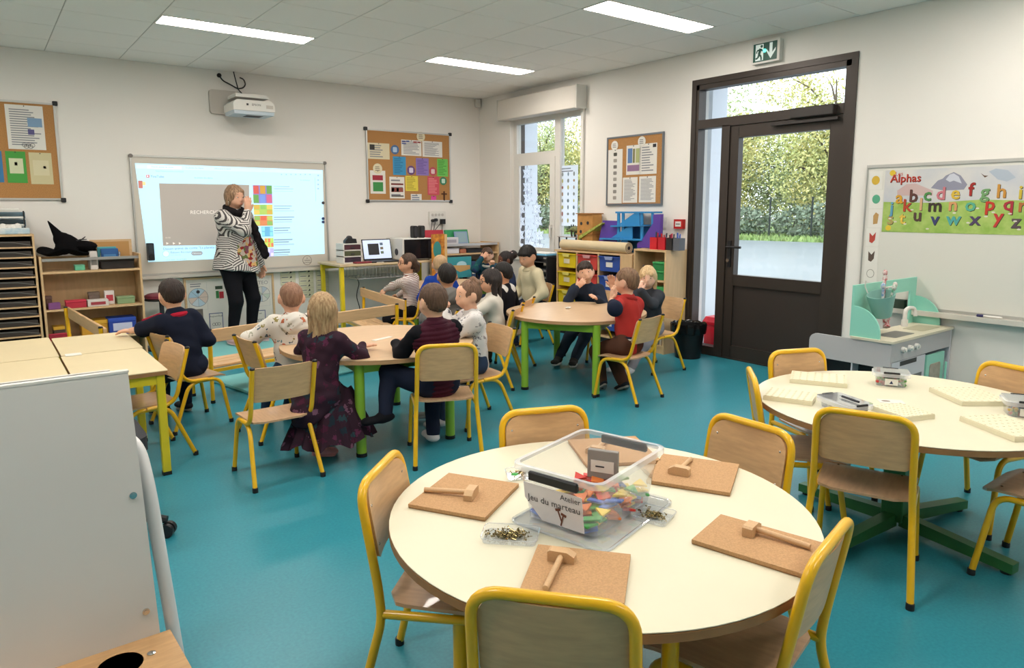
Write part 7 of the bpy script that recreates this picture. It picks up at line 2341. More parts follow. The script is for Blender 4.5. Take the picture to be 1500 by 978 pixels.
        if top.get('quilt'):
            v = v + vnormals(v, q) * (np.abs(np.sin(hgt * PI / top['quilt'])) * .007 * s)[:, None]
        else:
            v = folds(v, q, top.get('fold', .0035) * s, 30 / s, int(abs(pos[0] * 1000 + pos[1] * 77)) % 9999)
        att['along'] = along; att['height'] = hgt / T
        np_mesh(top.get('name', 'shirt'), v, q, top['m'], root, att)
        if top.get('vest') and top.get('under'):
            for nm in 'LR':
                sh, el, wr = segs[nm]; ra = D['rarm']
                P = [('cone', sh, el, ra[0] + g, ra[1] + g), ('cone', el, el + (wr - el) * .96, ra[1] + g, ra[2] + g)]
                v, q = sdf_mesh(P, vox * 1.15, k=.02 * s)
                np_mesh('sleeve', folds(v, q, .003 * s, 34 / s, 5), q, top['under'], root)
        if top.get('collar'):
            c0 = neck - up * T * .015
            pts = [c0 + (rt * math.cos(x * PI / 8) * (D['neck'] * 1.25 + g) + fw * math.sin(x * PI / 8) * (D['neck'] * 1.2 + g)) for x in range(16)]
            MB().tube(pts, .017 * s, 8, closed=True).build('collar', top['collar'], root, True)
        if top.get('hood'):
            P = [('ell', neck - fw * D['neck'] * 1.9 - up * T * .10, Bt, A_(.085, .05, .07) * s)]
            P.append(('cone', neck - fw * D['neck'] * 1.4 - rt * .055 * s - up * T * .04, neck - fw * D['neck'] * 1.4 + rt * .055 * s - up * T * .04, .032 * s, .032 * s))
            v, q = sdf_mesh(P, vox, k=.03 * s)
            np_mesh('hood', folds(v, q, .004 * s, 45 / s, 8), q, top['m'], root, {'along': (v - pel) @ up, 'height': (v - pel) @ up / T})
    if bottom:
        P = []
        gb = g * bottom.get('loose', .8)
        L_ = bottom.get('len', .95)
        P.append(('cone', pel - up * T * .02, pel + up * T * .12, r0 + gb * .7, r0 * .96 + gb * .5, Bt, sq))
        for nm in 'LR':
            hip, kn, an, fd = legseg[nm]; rl = D['rleg']
            P.append(('cone', hip, kn, rl[0] + gb, rl[1] + gb)); P.append(('cone', kn, kn + (an - kn) * L_, rl[1] + gb, rl[1] * (1 - L_) + rl[2] * L_ + gb * bottom.get('flare', 1.1)))
        v, q = sdf_mesh(P, vox * 1.15, k=.026 * s)
        np_mesh(bottom.get('name', 'trousers'), folds(relax(v, q, 1, .4), q, bottom.get('fold', .003) * s, 34 / s, 77), q, bottom['m'], root)
    if skirt: skirt(dict(root=root, pel=pel, up=up, neck=neck, rt=rt, fw=fw, T=T, s=s, Bt=Bt, D=D, sq=sq, g=g, vox=vox, legseg=legseg, loc=loc))
    if socks:
        for nm in 'LR':
            hip, kn, an, fd = legseg[nm]
            P = [('cone', an + (kn - an) * .22, an, D['rleg'][2] * 1.12 + .004, D['rleg'][2] + .005), ('cone', an + A_(0, 0, -.010 * s), an + fd * D['foot'] * .62 + A_(0, 0, -.02 * s), D['rleg'][2] * .98, D['rleg'][2] * .78)]
            v, q = sdf_mesh(P, vox, k=.02 * s)
            np_mesh('sock', v, q, socks, root)
    if shoes:
        for nm in 'LR':
            hip, kn, an, fd = legseg[nm]
            sd = np.cross(fd, Z) if abs(fd[2]) < .9 else X
            upf = unitv(np.cross(sd, fd))
            Bf = np.stack([unitv(sd), fd, upf])
            f0 = an - upf * .018 * s
            fl_ = D['foot']
            P = [('cone', f0 - fd * fl_ * .12, f0 + fd * fl_ * .62, fl_ * .19, fl_ * .215, Bf, A_(1, 1, .62)), ('cone', f0 + upf * .012 * s, f0 + fd * fl_ * .1 + upf * .008 * s, fl_ * .2, fl_ * .2)]
            v, q = sdf_mesh(P, vox, k=.02 * s)
            sh_o = np_mesh(shoes.get('name', 'shoe'), v, q, shoes.get('m' + nm, shoes['m']), root)
            if shoes.get('sole'):
                base = f0 - upf * fl_ * .125
                MB().prism(disc(0, fl_ * .27, fl_ * .215, 20, fl_ * .55), -.006 * s, .008 * s, Matrix(((Bf[0][0], fd[0], upf[0], base[0]), (Bf[0][1], fd[1], upf[1], base[1]), (Bf[0][2], fd[2], upf[2], base[2]), (0, 0, 0, 1)))).build('sole', shoes['sole'], sh_o)
    # ---- hair
    if hair:
        hm = hair_mat(hair['col'], hair.get('col2'))
        P = []
        kd = hair.get('kind', 'short')
        th_ = hair.get('thick', .10)
        if kd in ('short', 'buzz'): P.append(('ell', hl(0, -.08, .22), Bh, R * A_(.985 + th_ * .8, 1.0 + th_ * .6, .82 + th_)))
        else: P.append(('ell', hl(0, -.10, .12), Bh, R * A_(1 + th_, 1 + th_ * .9, .92 + th_)))
        if kd in ('short', 'buzz'):
            P.append(('ell', hl(0, -.42, -.18), Bh, R * A_(.80, .66, .52)))
            P.append(('cut', hl(0, hair.get('cf', .50), hair.get('cz', .12)), unitv(hf * hair.get('nf', .62) - hu * .78)))
            P.append(('sub', ('ell', hl(1.12, .06, -.24), Bh, R * A_(.34, .46, .50)))); P.append(('sub', ('ell', hl(-1.12, .06, -.24), Bh, R * A_(.34, .46, .50))))
            if hair.get('fringe'): P.append(('ell', hl(0, .74, .46), Bh, R * A_(.78, .28, .24)))
        elif kd in ('long', 'bob', 'pony', 'bun', 'teacher'):
            P.append(('sub', ('ell', hl(0, 1.0, hair.get('fz', -.28)), Bh, R * A_(.86, .74, .80))))
            P.append(('cut', hl(0, 0, -.62), -hu))
            if kd == 'long':
                L_ = hair.get('len', .30) * s
                back = -hf * R[1] * .62
                dn = unitv(-Z * 1. - fw * .05)
                for ox, w_ in ((-.42, .50), (0, .62), (.42, .50)):
                    a0 = hc + back + hx * ox * R[0] * 1.0 - hu * R[2] * .1
                    P.append(('cone', a0, a0 + dn * L_ * .55, R[0] * w_ * 1.1, R[0] * w_, Bh, A_(1, .72, 1)))
                    P.append(('cone', a0 + dn * L_ * .5, a0 + dn * L_, R[0] * w_ * .98, R[0] * w_ * .7, Bh, A_(1, .55, 1)))
                for sx in (-1, 1):
                    P.append(('cone', hl(sx * .85, -.05, .1), hl(sx * .92, .0, -.9) + dn * L_ * .2, R[0] * .30, R[0] * .26))
            if kd in ('bob', 'teacher'):
                lw = hair.get('low', -.75)
                for sx in (-1, 1):
                    P.append(('cone', hl(sx * .90, -.15, .1), hl(sx * .86, -.18, lw), R[0] * .38, R[0] * .32))
                P.append(('cone', hl(0, -.70, .0), hl(0, -.72, lw), R[0] * .62, R[0] * .55, Bh, A_(1.15, .8, 1)))
            if kd == 'teacher':
                P.append(('cone', hl(-.35, .80, .62), hl(.72, .55, .30), R[0] * .24, R[0] * .2))
                P.append(('cone', hl(.75, .45, .35), hl(.90, .25, -.35), R[0] * .2, R[0] * .16))
                P.append(('cone', hl(-.5, .75, .5), hl(-.90, .35, -.3), R[0] * .2, R[0] * .16))
            for bx_, by_, bz_, br_ in hair.get('buns', []):
                P.append(('ell', hl(bx_, by_, bz_), Bh, A_(br_, br_, br_) * s))
        if hair.get('bangs'):
            P.append(('cone', hl(-.55, .72, .42), hl(.55, .72, .42), R[0] * .26, R[0] * .26))
            P.append(('cone', hl(-.45, .84, .25), hl(.45, .84, .25), R[0] * .15, R[0] * .15))
        v, q = sdf_mesh(P, vox * .78, k=.014 * s)
        v = relax(v, q, 1, .4)
        # strand grooves run downwards from the crown
        rel = (v - hc) @ Bh.T
        angv = np.arctan2(rel[:, 0], rel[:, 1])
        gr_ = np.sin(angv * 37 + 4 * np.sin(rel[:, 2] * 30 + angv * 3)) * .0010 + np.sin(angv * 13 + rel[:, 2] * 55 + 2 * np.sin(angv * 5)) * .0014
        v = v + vnormals(v, q) * (gr_ * s * hair.get('rough', 1.))[:, None]
        v = v + vnormals(v, q) * (np.random.RandomState(3).normal(size=len(v)) * .0006 * s * (1 if kd in ('short', 'buzz') else .5))[:, None]
        ho = np_mesh('hair', v, q, hm, root)
        for col_, pts_, r_ in hair.get('ties', []):
            MB().tube([hl(*p) for p in pts_], r_ * s, 8).build('hair_tie', hexmat(col_, rough=.5), ho, True)
        if hair.get('glasses'):
            for sx in (-1, 1):
                MB().tube([hl(sx * .42 + .27 * math.cos(x * PI / 8), 1.03 - abs(.27 * math.cos(x * PI / 8)) * .2, .02 + .22 * math.sin(x * PI / 8)) for x in range(16)], .0022, 5, closed=True).build('glasses_rim', hexmat(hair['glasses'], rough=.3), root)
                MB().tube([hl(sx * .68, .95, .04), hl(sx * 1.04, .3, .02), hl(sx * 1.06, .0, .02)], .002, 5).build('glasses_arm', hexmat(hair['glasses'], rough=.3), root)
    if extra: extra(dict(root=root, pel=pel, up=up, neck=neck, rt=rt, fw=fw, T=T, s=s, Bt=Bt, D=D, hc=hc, hl=hl, hx=hx, hf=hf, hu=hu, R=R, segs=segs, vox=vox, g=g, sq=sq))
    return root
# ------------------------------------------------------------------ patterned cloths
def attr_cloth(name, fn, rough=.85):
    if name in MATS: return MATS[name]
    m = bpy.data.materials.new(name); m.use_nodes = True
    nt = m.node_tree; b = nt.nodes['Principled BSDF']
    b.inputs['Roughness'].default_value = rough; b.inputs['Specular IOR Level'].default_value = .12
    nt.links.new(fn(nt), b.inputs['Base Color'])
    MATS[name] = m
    return m
def nd(nt, t, **k):
    n = nt.nodes.new(t)
    for a, v in k.items():
        if hasattr(n, a): setattr(n, a, v)
        else: n.inputs[a].default_value = v
    return n
def ramp(nt, src, stops, interp='CONSTANT'):
    r = nt.nodes.new('ShaderNodeValToRGB'); r.color_ramp.interpolation = interp
    while len(r.color_ramp.elements) < len(stops): r.color_ramp.elements.new(.5)
    for e, (p, c) in zip(r.color_ramp.elements, stops): e.position = p; e.color = lin(c)
    nt.links.new(src, r.inputs['Fac'])
    return r.outputs[0]
def f_stripes(nt):
    a = nd(nt, 'ShaderNodeAttribute', attribute_name='along')
    mu = nd(nt, 'ShaderNodeMath', operation='MULTIPLY'); mu.inputs[1].default_value = 62
    nt.links.new(a.outputs['Fac'], mu.inputs[0])
    fr = nd(nt, 'ShaderNodeMath', operation='FRACT'); nt.links.new(mu.outputs[0], fr.inputs[0])
    return ramp(nt, fr.outputs[0], [(0, '#d6cfc9'), (.62, '#7d4a45')])
def f_prints(scale, base, cols, size=.25):
    def fn(nt):
        tc = nd(nt, 'ShaderNodeTexCoord')
        no = nd(nt, 'ShaderNodeTexNoise'); no.inputs['Scale'].default_value = scale * 2.0
        mx = nd(nt, 'ShaderNodeMixRGB'); mx.inputs[0].default_value = .06
        nt.links.new(tc.outputs['Object'], no.inputs['Vector']); nt.links.new(tc.outputs['Object'], mx.inputs[1]); nt.links.new(no.outputs['Color'], mx.inputs[2])
        vo = nd(nt, 'ShaderNodeTexVoronoi'); vo.inputs['Scale'].default_value = scale
        nt.links.new(mx.outputs[0], vo.inputs['Vector'])
        sp = nd(nt, 'ShaderNodeSeparateColor'); nt.links.new(vo.outputs['Color'], sp.inputs[0])
        n = len(cols)
        cr = ramp(nt, sp.outputs[0], [(k / n, c) for k, c in enumerate(cols)])
        lt = nd(nt, 'ShaderNodeMath', operation='LESS_THAN'); lt.inputs[1].default_value = size
        nt.links.new(vo.outputs['Distance'], lt.inputs[0])
        gt = nd(nt, 'ShaderNodeMath', operation='GREATER_THAN'); gt.inputs[1].default_value = .35
        nt.links.new(sp.outputs[1], gt.inputs[0])
        mm = nd(nt, 'ShaderNodeMath', operation='MULTIPLY'); nt.links.new(lt.outputs[0], mm.inputs[0]); nt.links.new(gt.outputs[0], mm.inputs[1])
        o = nd(nt, 'ShaderNodeMixRGB'); nt.links.new(mm.outputs[0], o.inputs[0]); o.inputs[1].default_value = lin(base); nt.links.new(cr, o.inputs[2])
        return o.outputs[0]
    return fn
def f_teacher(nt):
    tc = nd(nt, 'ShaderNodeTexCoord')
    vo = nd(nt, 'ShaderNodeTexVoronoi'); vo.inputs['Scale'].default_value = 7
    nt.links.new(tc.outputs['Object'], vo.inputs['Vector'])
    sp = nd(nt, 'ShaderNodeSeparateColor'); nt.links.new(vo.outputs['Color'], sp.inputs[0])
    rt_ = nd(nt, 'ShaderNodeVectorRotate'); rt_.rotation_type = 'Y_AXIS'
    an = nd(nt, 'ShaderNodeMath', operation='MULTIPLY'); an.inputs[1].default_value = 6.28; nt.links.new(sp.outputs[0], an.inputs[0]); nt.links.new(an.outputs[0], rt_.inputs['Angle'])
    nt.links.new(tc.outputs['Object'], rt_.inputs['Vector'])
    wv = nd(nt, 'ShaderNodeTexWave'); wv.inputs['Scale'].default_value = 15; wv.inputs['Distortion'].default_value = 1.2
    nt.links.new(rt_.outputs[0], wv.inputs['Vector'])
    st = ramp(nt, wv.outputs['Fac'], [(0, '#c9c5c0'), (.58, '#4a4647')])
    # flowers low on the front
    v2 = nd(nt, 'ShaderNodeTexVoronoi'); v2.inputs['Scale'].default_value = 30; nt.links.new(tc.outputs['Object'], v2.inputs['Vector'])
    s2 = nd(nt, 'ShaderNodeSeparateColor'); nt.links.new(v2.outputs['Color'], s2.inputs[0])
    fc = ramp(nt, s2.outputs[0], [(0, '#b3a59a'), (.35, '#8a2f2c'), (.55, '#c9a36a'), (.7, '#5f6b3f'), (.85, '#7d4a58')])
    xyz = nd(nt, 'ShaderNodeSeparateXYZ'); nt.links.new(tc.outputs['Object'], xyz.inputs[0])
    # patch centred low on the front of the body
    cb_ = nd(nt, 'ShaderNodeVectorMath', operation='DISTANCE'); nt.links.new(tc.outputs['Object'], cb_.inputs[0]); cb_.inputs[1].default_value = (-.02, .22, .98)
    no = nd(nt, 'ShaderNodeTexNoise'); no.inputs['Scale'].default_value = 9; nt.links.new(tc.outputs['Object'], no.inputs['Vector'])
    ad = nd(nt, 'ShaderNodeMath', operation='MULTIPLY_ADD'); ad.inputs[1].default_value = .12; nt.links.new(no.outputs['Fac'], ad.inputs[0]); nt.links.new(cb_.outputs['Value'], ad.inputs[2])
    lt = nd(nt, 'ShaderNodeMath', operation='LESS_THAN'); lt.inputs[1].default_value = .215; nt.links.new(ad.outputs[0], lt.inputs[0])
    o = nd(nt, 'ShaderNodeMixRGB'); nt.links.new(lt.outputs[0], o.inputs[0]); nt.links.new(st, o.inputs[1]); nt.links.new(fc, o.inputs[2])
    return o.outputs[0]
m_str = attr_cloth('striped_jersey', f_stripes)
m_hood = attr_cloth('doodle_jersey', f_prints(26, '#cfcac2', ['#b5664a', '#4a5a6a', '#8a7f4f', '#5f7f86', '#3f3a3a', '#9a9a8a'], .38))
m_prn = attr_cloth('leaf_print_jersey', f_prints(27, '#cfcbc9', ['#77747a', '#8f8a8c', '#5f5c62'], .34))
m_dress = attr_cloth('dark_floral', f_prints(22, '#33202c', ['#5a2a44', '#24303a', '#6d4a5e', '#2c4148', '#471f33'], .42))
m_check = attr_cloth('teal_check', f_prints(18, '#1f4a55', ['#25305a', '#2a5f5a', '#33406a'], .5))
m_blk = cloth('#15151a'); m_navy = cloth('#1d2233'); m_jean = cloth('#2c3b52'); m_teal = cloth('#1f4c58')
m_shoe = dict(m=cloth('#26262b'), sole=hexmat('#8a8680')); m_sneak = dict(m=cloth('#3a3836'), sole=hexmat('#c9c6c0'))
m_pinkshoe = dict(m=cloth('#c98a90'), sole=hexmat('#b97a80'), name='shoe')
m_wsock = cloth('#c3c1c4')
LIGHT, MEDIUM, TAN, BROWN = '#d8a88c', '#cf9c7e', '#bd8a6a', '#6a4130'
def w(px, py, z): q = fl(px, py, z); return (q.x, q.y, q.z)

# ------------------------------------------------------------------ the teacher
def teacher_extra(c):
    root, neck, up, fw, rt, s, T = c['root'], c['neck'], c['up'], c['fw'], c['rt'], c['s'], c['T']
    m_sc = cloth('#1b181a', bump=.3, bscale=120)
    P = []
    n = 12
    for k in range(n):
        a0, a1 = 2 * PI * k / n, 2 * PI * (k + 1) / n
        f_ = lambda a: neck + up * (.012 - .028 * math.sin(a)) + rt * math.cos(a) * .082 + fw * (math.sin(a) * .080 + .012)
        P.append(('cone', f_(a0), f_(a1), .036, .036))
    b0 = neck + fw * .10 - rt * .03
    P.append(('cone', b0, b0 - up * .16 - rt * .05 + fw * .07, .042, .045))
    P.append(('cone', b0 - up * .16 - rt * .05 + fw * .07, b0 - up * .42 - rt * .17 + fw * .10, .045, .055, c['Bt'], A_(1, .5, 1)))
    v, q = sdf_mesh(P, .007, k=.02)
    np_mesh('scarf', folds(v, q, .006, 60, 3), q, m_sc, root)
    for sx in (-1, 1):
        MB().tube([c['hl'](sx * 1.07 + .0, -.02 + .16 * math.cos(x * PI / 6), -.52 + .2 * math.sin(x * PI / 6)) for x in range(12)], .0028, 5, closed=True).build('earring', mat('earring_silver', '#c9c6c0', .2, 1.), root, True)
tp_ = (2.06, 7.36)
def tw_(rx, fy, z, th=150):
    a = math.radians(th); return (tp_[0] + rx * math.cos(a) + fy * math.sin(a), tp_[1] - rx * math.sin(a) + fy * math.cos(a), z)
person('teacher in a black and white patterned top with a black scarf, hand at her mouth', tp_, 150, stand=True, H=1.61, dims=ADULT, lean=1, head=(8, 4, 0), sk='#cf9f85', cat='person', group=None,
       hair=dict(kind='teacher', col='#6f5540', col2='#a8876a', thick=.13, low=-.62, rough=1.5), vox=.009,
       top=dict(m=attr_cloth('zigzag_jersey', f_teacher), name='tunic', fold=.004, loose=1.2, prims=[lambda c: ('cone', c['pel'] + c['up'] * .16, c['pel'] - c['up'] * .18, .185, .262, c['Bt'], A_(1, .92, 1))], hemcut=-.10), hem=.02, bottom=dict(m=m_blk, name='leggings', loose=.3, fold=.001),
       shoes=dict(m=cloth('#d6a9ad'), sole=hexmat('#d9bcbc'), name='clog'),
       arms=dict(R=dict(at=tw_(.0, .185, 1.37), pole=(.6, .45, -.9), dir=(-.1, .02, 1), palm=(-.3, -1, .1), thumb=(-1, .2, .1), curl=10, spread=6),
                 L=dict(at=tw_(-.27, .08, .80), pole=(-.3, -1, 0), dir=(-.02, .12, -1), palm=(1, .1, 0), thumb=(.2, 1, 0), curl=25)),
       legs=dict(L=dict(at=tw_(-.115, .03, .095), toe=(-.35, 1, -.04)), R=dict(at=tw_(.115, .0, .095), toe=(.12, 1, -.04))), extra=teacher_extra)

# ------------------------------------------------------------------ the children
SB = .338
def navy_extra(c):
    for nm in 'L':
        sh, el, wr = c['segs'][nm]; g = c['g']
        MB().tube([c['neck'] - c['up'] * .01 - c['rt'] * .05, sh + c['up'] * (c['D']['rarm'][0] + g * 1.7), sh + (el - sh) * .9 + c['up'] * (c['D']['rarm'][1] + g * 2)], .011, 6).build('shoulder_stripe', cloth('#9a1f36'), c['root'], True)
person('boy in a navy polo shirt with red collar reaching over the cream table', (1.01, 4.83), -22, SB, 1.12, lean=9, side=-5, twist=-6, head=(14, 4, 0), sk=LIGHT,
       hair=dict(kind='short', col='#2e211c', thick=.13, nf=.50), top=dict(m=cloth('#191d2c'), collar=cloth('#a51f33'), loose=1.5), sleeve=.5, bottom=dict(m=m_navy), shoes=m_shoe,
       arms=dict(L=dict(at=(.74, 5.13, .605), pole=(-.8, -.3, -.5), dir=(-.55, .8, .0), palm=(0, 0, -1), thumb=(1, .3, 0)), R=dict(at=(1.13, 5.02, .50), pole=(.35, -.5, -1))), legs=dict(L=dict(at=(.90, 5.12, .055)), R=dict(at=(1.05, 5.15, .055))), extra=navy_extra)
person('boy with cropped hair in a white hoodie with small doodles', (1.50, 4.26), 6, SB, 1.10, vox=.0060, lean=3, side=2, head=(6, 0, 2), sk='#d6a389',
       hair=dict(kind='buzz', col='#7a5744', col2='#94705a', thick=.05, nf=.5, rough=.4), top=dict(m=m_hood, hood=True, loose=1.7, collar=cloth('#2f7fae'), name='hoodie'), bottom=dict(m=m_jean), shoes=m_shoe,
       arms=dict(L=dict(at=(1.36, 4.50, .61), pole=(-.9, -.3, -.5)), R=dict(at=(1.66, 4.45, .61), pole=(.6, -.6, -.5))), legs=dict(L=dict(at=(1.42, 4.56, .055)), R=dict(at=(1.56, 4.55, .055))))
def dress(c):
    root, pel, up, fw, rt, T, s = c['root'], c['pel'], c['up'], c['fw'], c['rt'], c['T'], c['s']
    P = [('cone', pel + up * T * .35, pel + up * T * .0, .098, .125, c['Bt'], A_(1, .85, 1))]
    hipL, knL, anL, _ = c['legseg']['L']; hipR, knR, anR, _ = c['legseg']['R']
    P.append(('cone', pel, (knL + knR) / 2 - A_(0, .02, 0), .115, .125))
    P.append(('cone', pel - fw * .04, pel - fw * .10 - A_(0, 0, .10), .10, .09))
    v, q = sdf_mesh(P, c['vox'], k=.04)
    np_mesh('dress_seat', folds(v, q, .006, 40, 4), q, m_dress, root)
    # hanging gauze panel: a pleated sheet with thickness
    kn = (knL + knR) / 2
    n, m = 28, 9
    vs = []
    for side_ in (0, 1):
        for j in range(m + 1):
            t_ = j / m
            for i in range(n + 1):
                a = -1.9 + 2.5 * i / n
                rad = (.115 + .12 * t_) * (1 + .07 * math.sin(i * 1.9) * t_) - .004 * side_
                cpt = pel * .45 + kn * .55
                vs.append((cpt[0] + rad * math.cos(a) * 1.1, cpt[1] + rad * math.sin(a) * 1.25 - .02 * t_, cpt[2] + .07 - t_ * (.27 + .02 * math.sin(i * .8)) - max(0, 0)))
    k1 = (n + 1) * (m + 1); fs = []
    for j in range(m):
        for i in range(n):
            a = j * (n + 1) + i
            fs.append((a, a + 1, a + n + 2, a + n + 1)); fs.append((k1 + a + n + 1, k1 + a + n + 2, k1 + a + 1, k1 + a))
    for i in range(n): a = m * (n + 1) + i; fs.append((a, a + 1, k1 + a + 1, k1 + a))
    MB().add(vs, fs).build('skirt', m_dress, root, True)
person('girl with long blond hair in a dark purple floral dress', (1.415, 3.635), 62, SB, 1.10, vox=.0060, lean=10, head=(-52, 2, 0), sk=LIGHT,
       hair=dict(kind='long', col='#8a6c4c', col2='#b89b74', thick=.10, len=.27, rough=1.6), top=dict(m=m_dress, name='bodice', loose=.8), sleeve=1., bottom=dict(m=m_blk, name='tights', loose=.3), shoes=m_pinkshoe, skirt=dress,
       arms=dict(R=dict(at=w(530, 507, .605), pole=(.7, -.3, -.6), dir=(.2, 1, 0), palm=(0, 0, -1), thumb=(-1, .2, 0), curl=5, spread=12), L=dict(at=(1.58, 3.92, .61), pole=(-.7, -.3, -.6))),
       legs=dict(L=dict(at=(1.50, 3.84, .07)), R=dict(at=(1.42, 3.66, .07), toe=(.1, 1, -.3))))
m_vest = cloth('#3d1424', name='maroon_nylon', rough=.65)
person('boy in a maroon quilted vest over a black sweater, back turned', (2.00, 3.33), 2, .366, 1.12, vox=.0060, lean=-2, side=-3, head=(-6, 2, 0), sk=LIGHT,
       hair=dict(kind='short', col='#4a3528', col2='#5f4635', thick=.11, nf=.48), top=dict(m=m_vest, vest=True, under=cloth('#16161b'), quilt=.026, name='quilted_vest', collar=m_vest), bottom=dict(m=m_navy), shoes=dict(m=m_wsock, mL=m_blk, name='shoe'),
       arms=dict(L=dict(at=(1.88, 3.60, .62), pole=(-.5, -.3, -1), dir=(.4, 1, 0)), R=dict(at=(2.08, 3.62, .62), pole=(.5, -.3, -1))),
       legs=dict(L=dict(at=(1.72, 3.44, .26), pole=(-.6, 1, .4), toe=(-1, .2, -.1)), R=dict(at=(2.06, 3.50, .06), pole=(.2, 1, .5))))
person('girl with a small bun in a white leaf printed sweater', (2.56, 3.77), -66, SB, 1.08, vox=.0060, lean=5, head=(-14, 2, -3), sk=LIGHT,
       hair=dict(kind='bun', col='#5f4433', col2='#7d5c45', thick=.05, buns=[(.05, -.45, 1.05, .026), (-.18, -.75, .85, .022), (.25, -.75, .82, .022)], ties=[('#8a6a5a', [(-.5, .0, 1.0), (0, -.1, 1.08), (.5, .0, 1.0)], .006)], fz=-.3),
       top=dict(m=m_prn, loose=2.1, name='sweater', fold=.006), bottom=dict(m=m_jean), shoes=dict(m=m_wsock, name='shoe'),
       arms=dict(R=dict(at=(2.40, 3.92, .735), pole=(.4, .1, -1), dir=(-.5, -.1, .8), palm=(-.6, -.6, 0), curl=60), L=dict(at=(2.36, 3.84, .72), pole=(-.4, .1, -1), dir=(.5, -.1, .8), palm=(.6, -.6, 0), curl=60)),
       legs=dict(L=dict(at=(2.27, 3.72, .06)), R=dict(at=(2.30, 3.90, .06))))
person('boy with black hair in a grey hoodie, back turned', (2.97, 4.76), 12, SB, 1.12, lean=3, head=(10, 0, 0), sk=TAN,
       hair=dict(kind='short', col='#1d1614', thick=.11, nf=.5), top=dict(m=cloth('#6f6d6a'), hood=True, loose=1.4, name='hoodie'), bottom=dict(m=m_jean), shoes=m_shoe)
person('child with glasses in a striped shirt holding the bench rail', (3.42, 6.16), -40, SB, 1.12, lean=4, side=-3, head=(-34, -2, 0), sk=MEDIUM,
       hair=dict(kind='pony', col='#3a2a22', col2='#57402f', thick=.08, fz=-.3, buns=[(0, -1.0, -.25, .045), (0, -1.02, -.65, .04)], glasses='#3a2226'), top=dict(m=m_str, loose=1.1), bottom=dict(m=m_blk), shoes=m_shoe,
       arms=dict(L=dict(at=(3.235, 6.52, .545), pole=(-1, -.4, .2), dir=(-.4, .5, -.7), curl=45), R=dict(at=(3.45, 6.5, .5), pole=(.8, -.4, -.5))))
person('boy with cropped blond hair in a royal blue shirt', (3.58, 5.88), 22, SB, 1.10, lean=3, head=(18, 4, 0), sk=LIGHT,
       hair=dict(kind='buzz', col='#a98a66', col2='#bd9d78', thick=.05, nf=.5, rough=.4), top=dict(m=cloth('#1f3f96'), loose=1.2), bottom=dict(m=m_jean), shoes=m_shoe)
person('child in a teal check shirt with a hand before the eyes', (4.98, 7.06), 218, SB, 1.08, lean=12, head=(-2, 4, 0), sk=LIGHT,
       hair=dict(kind='short', col='#3a2a22', thick=.12, fringe=True, nf=.55), top=dict(m=m_check, loose=1.3, collar=m_paper), bottom=dict(m=m_jean), shoes=m_shoe,
       arms=dict(R=dict(at=(4.80, 6.93, .80), pole=(.6, .4, -.9), dir=(-.55, -.1, .45), palm=(0, -1, .1), thumb=(-.3, .2, 1), curl=15), L=dict(at=w(697, 384, .86), pole=(.2, .2, -1), dir=(0, .1, 1), palm=(0, 1, 0), curl=70)))
person('dark skinned girl with a hair puff and white bow', (4.62, 6.15), -72, SB, 1.07, lean=3, head=(-6, 4, 0), sk=BROWN,
       hair=dict(kind='bun', col='#17100f', col2='#221817', thick=.10, fz=-.32, buns=[(0, -1.25, .55, .05)], ties=[('#c9a9a9', [(-.4, -1.0, .75), (0, -1.02, .95), (.4, -1.0, .75)], .014), ('#d3cfcf', [(.98, .0, .55), (1.0, -.05, .2)], .006)], lip='#5a3028'),
       top=dict(m=cloth('#2b3550')), bottom=dict(m=m_jean), shoes=m_shoe)
person('girl with shoulder length black hair in a white top, hands pressed together', (3.20, 4.43), -48, SB, 1.07, lean=4, head=(-22, 2, 0), sk=MEDIUM,
       hair=dict(kind='bob', col='#1a1413', col2='#2e2320', thick=.12, low=-1.35, rough=1.4, ties=[('#c9b3ad', [(-.3, -.3, 1.1), (-.2, -.2, 1.12)], .01)], glasses='#33262a'), top=dict(m=cloth('#c9c3b8'), loose=1.3), bottom=dict(m=cloth('#23283a')), shoes=m_shoe,
       arms=dict(L=dict(at=(2.97, 4.50, .70), pole=(-.6, .1, -.9), dir=(.25, .1, 1), palm=(1, 0, 0), thumb=(0, -1, .2), curl=5), R=dict(at=(3.00, 4.54, .70), pole=(.7, .1, -.9), dir=(-.25, .1, 1), palm=(-1, 0, 0), thumb=(0, -1, .2), curl=5)))
def yoke(c):
    P = [('cone', c['neck'] - c['up'] * .03 - c['rt'] * .075, c['neck'] - c['up'] * .03 + c['rt'] * .075, .061, .061)]
    v, q = sdf_mesh(P, c['vox'], k=.02)
    np_mesh('white_yoke', v, q, cloth('#c6c2bd'), c['root'])
person('boy with black hair in a black top with white shoulders', (3.60, 4.83), -25, SB, 1.08, lean=2, head=(-6, 2, 0), sk=TAN,
       hair=dict(kind='short', col='#17120f', thick=.12, nf=.48), top=dict(m=m_blk, loose=1.2), bottom=dict(m=cloth('#5a3f30')), shoes=m_shoe, extra=yoke)
person('black haired boy in a cream fleece looking down', (4.52, 5.60), -82, SB, 1.25, lean=4, head=(-16, 18, 0), sk=MEDIUM,
       hair=dict(kind='short', col='#151010', thick=.13, nf=.52, fringe=True), top=dict(m=cloth('#cbbf9f', bump=.3, bscale=90), loose=1.6, collar=cloth('#cbbf9f'), name='fleece'), bottom=dict(m=m_navy), shoes=m_shoe)
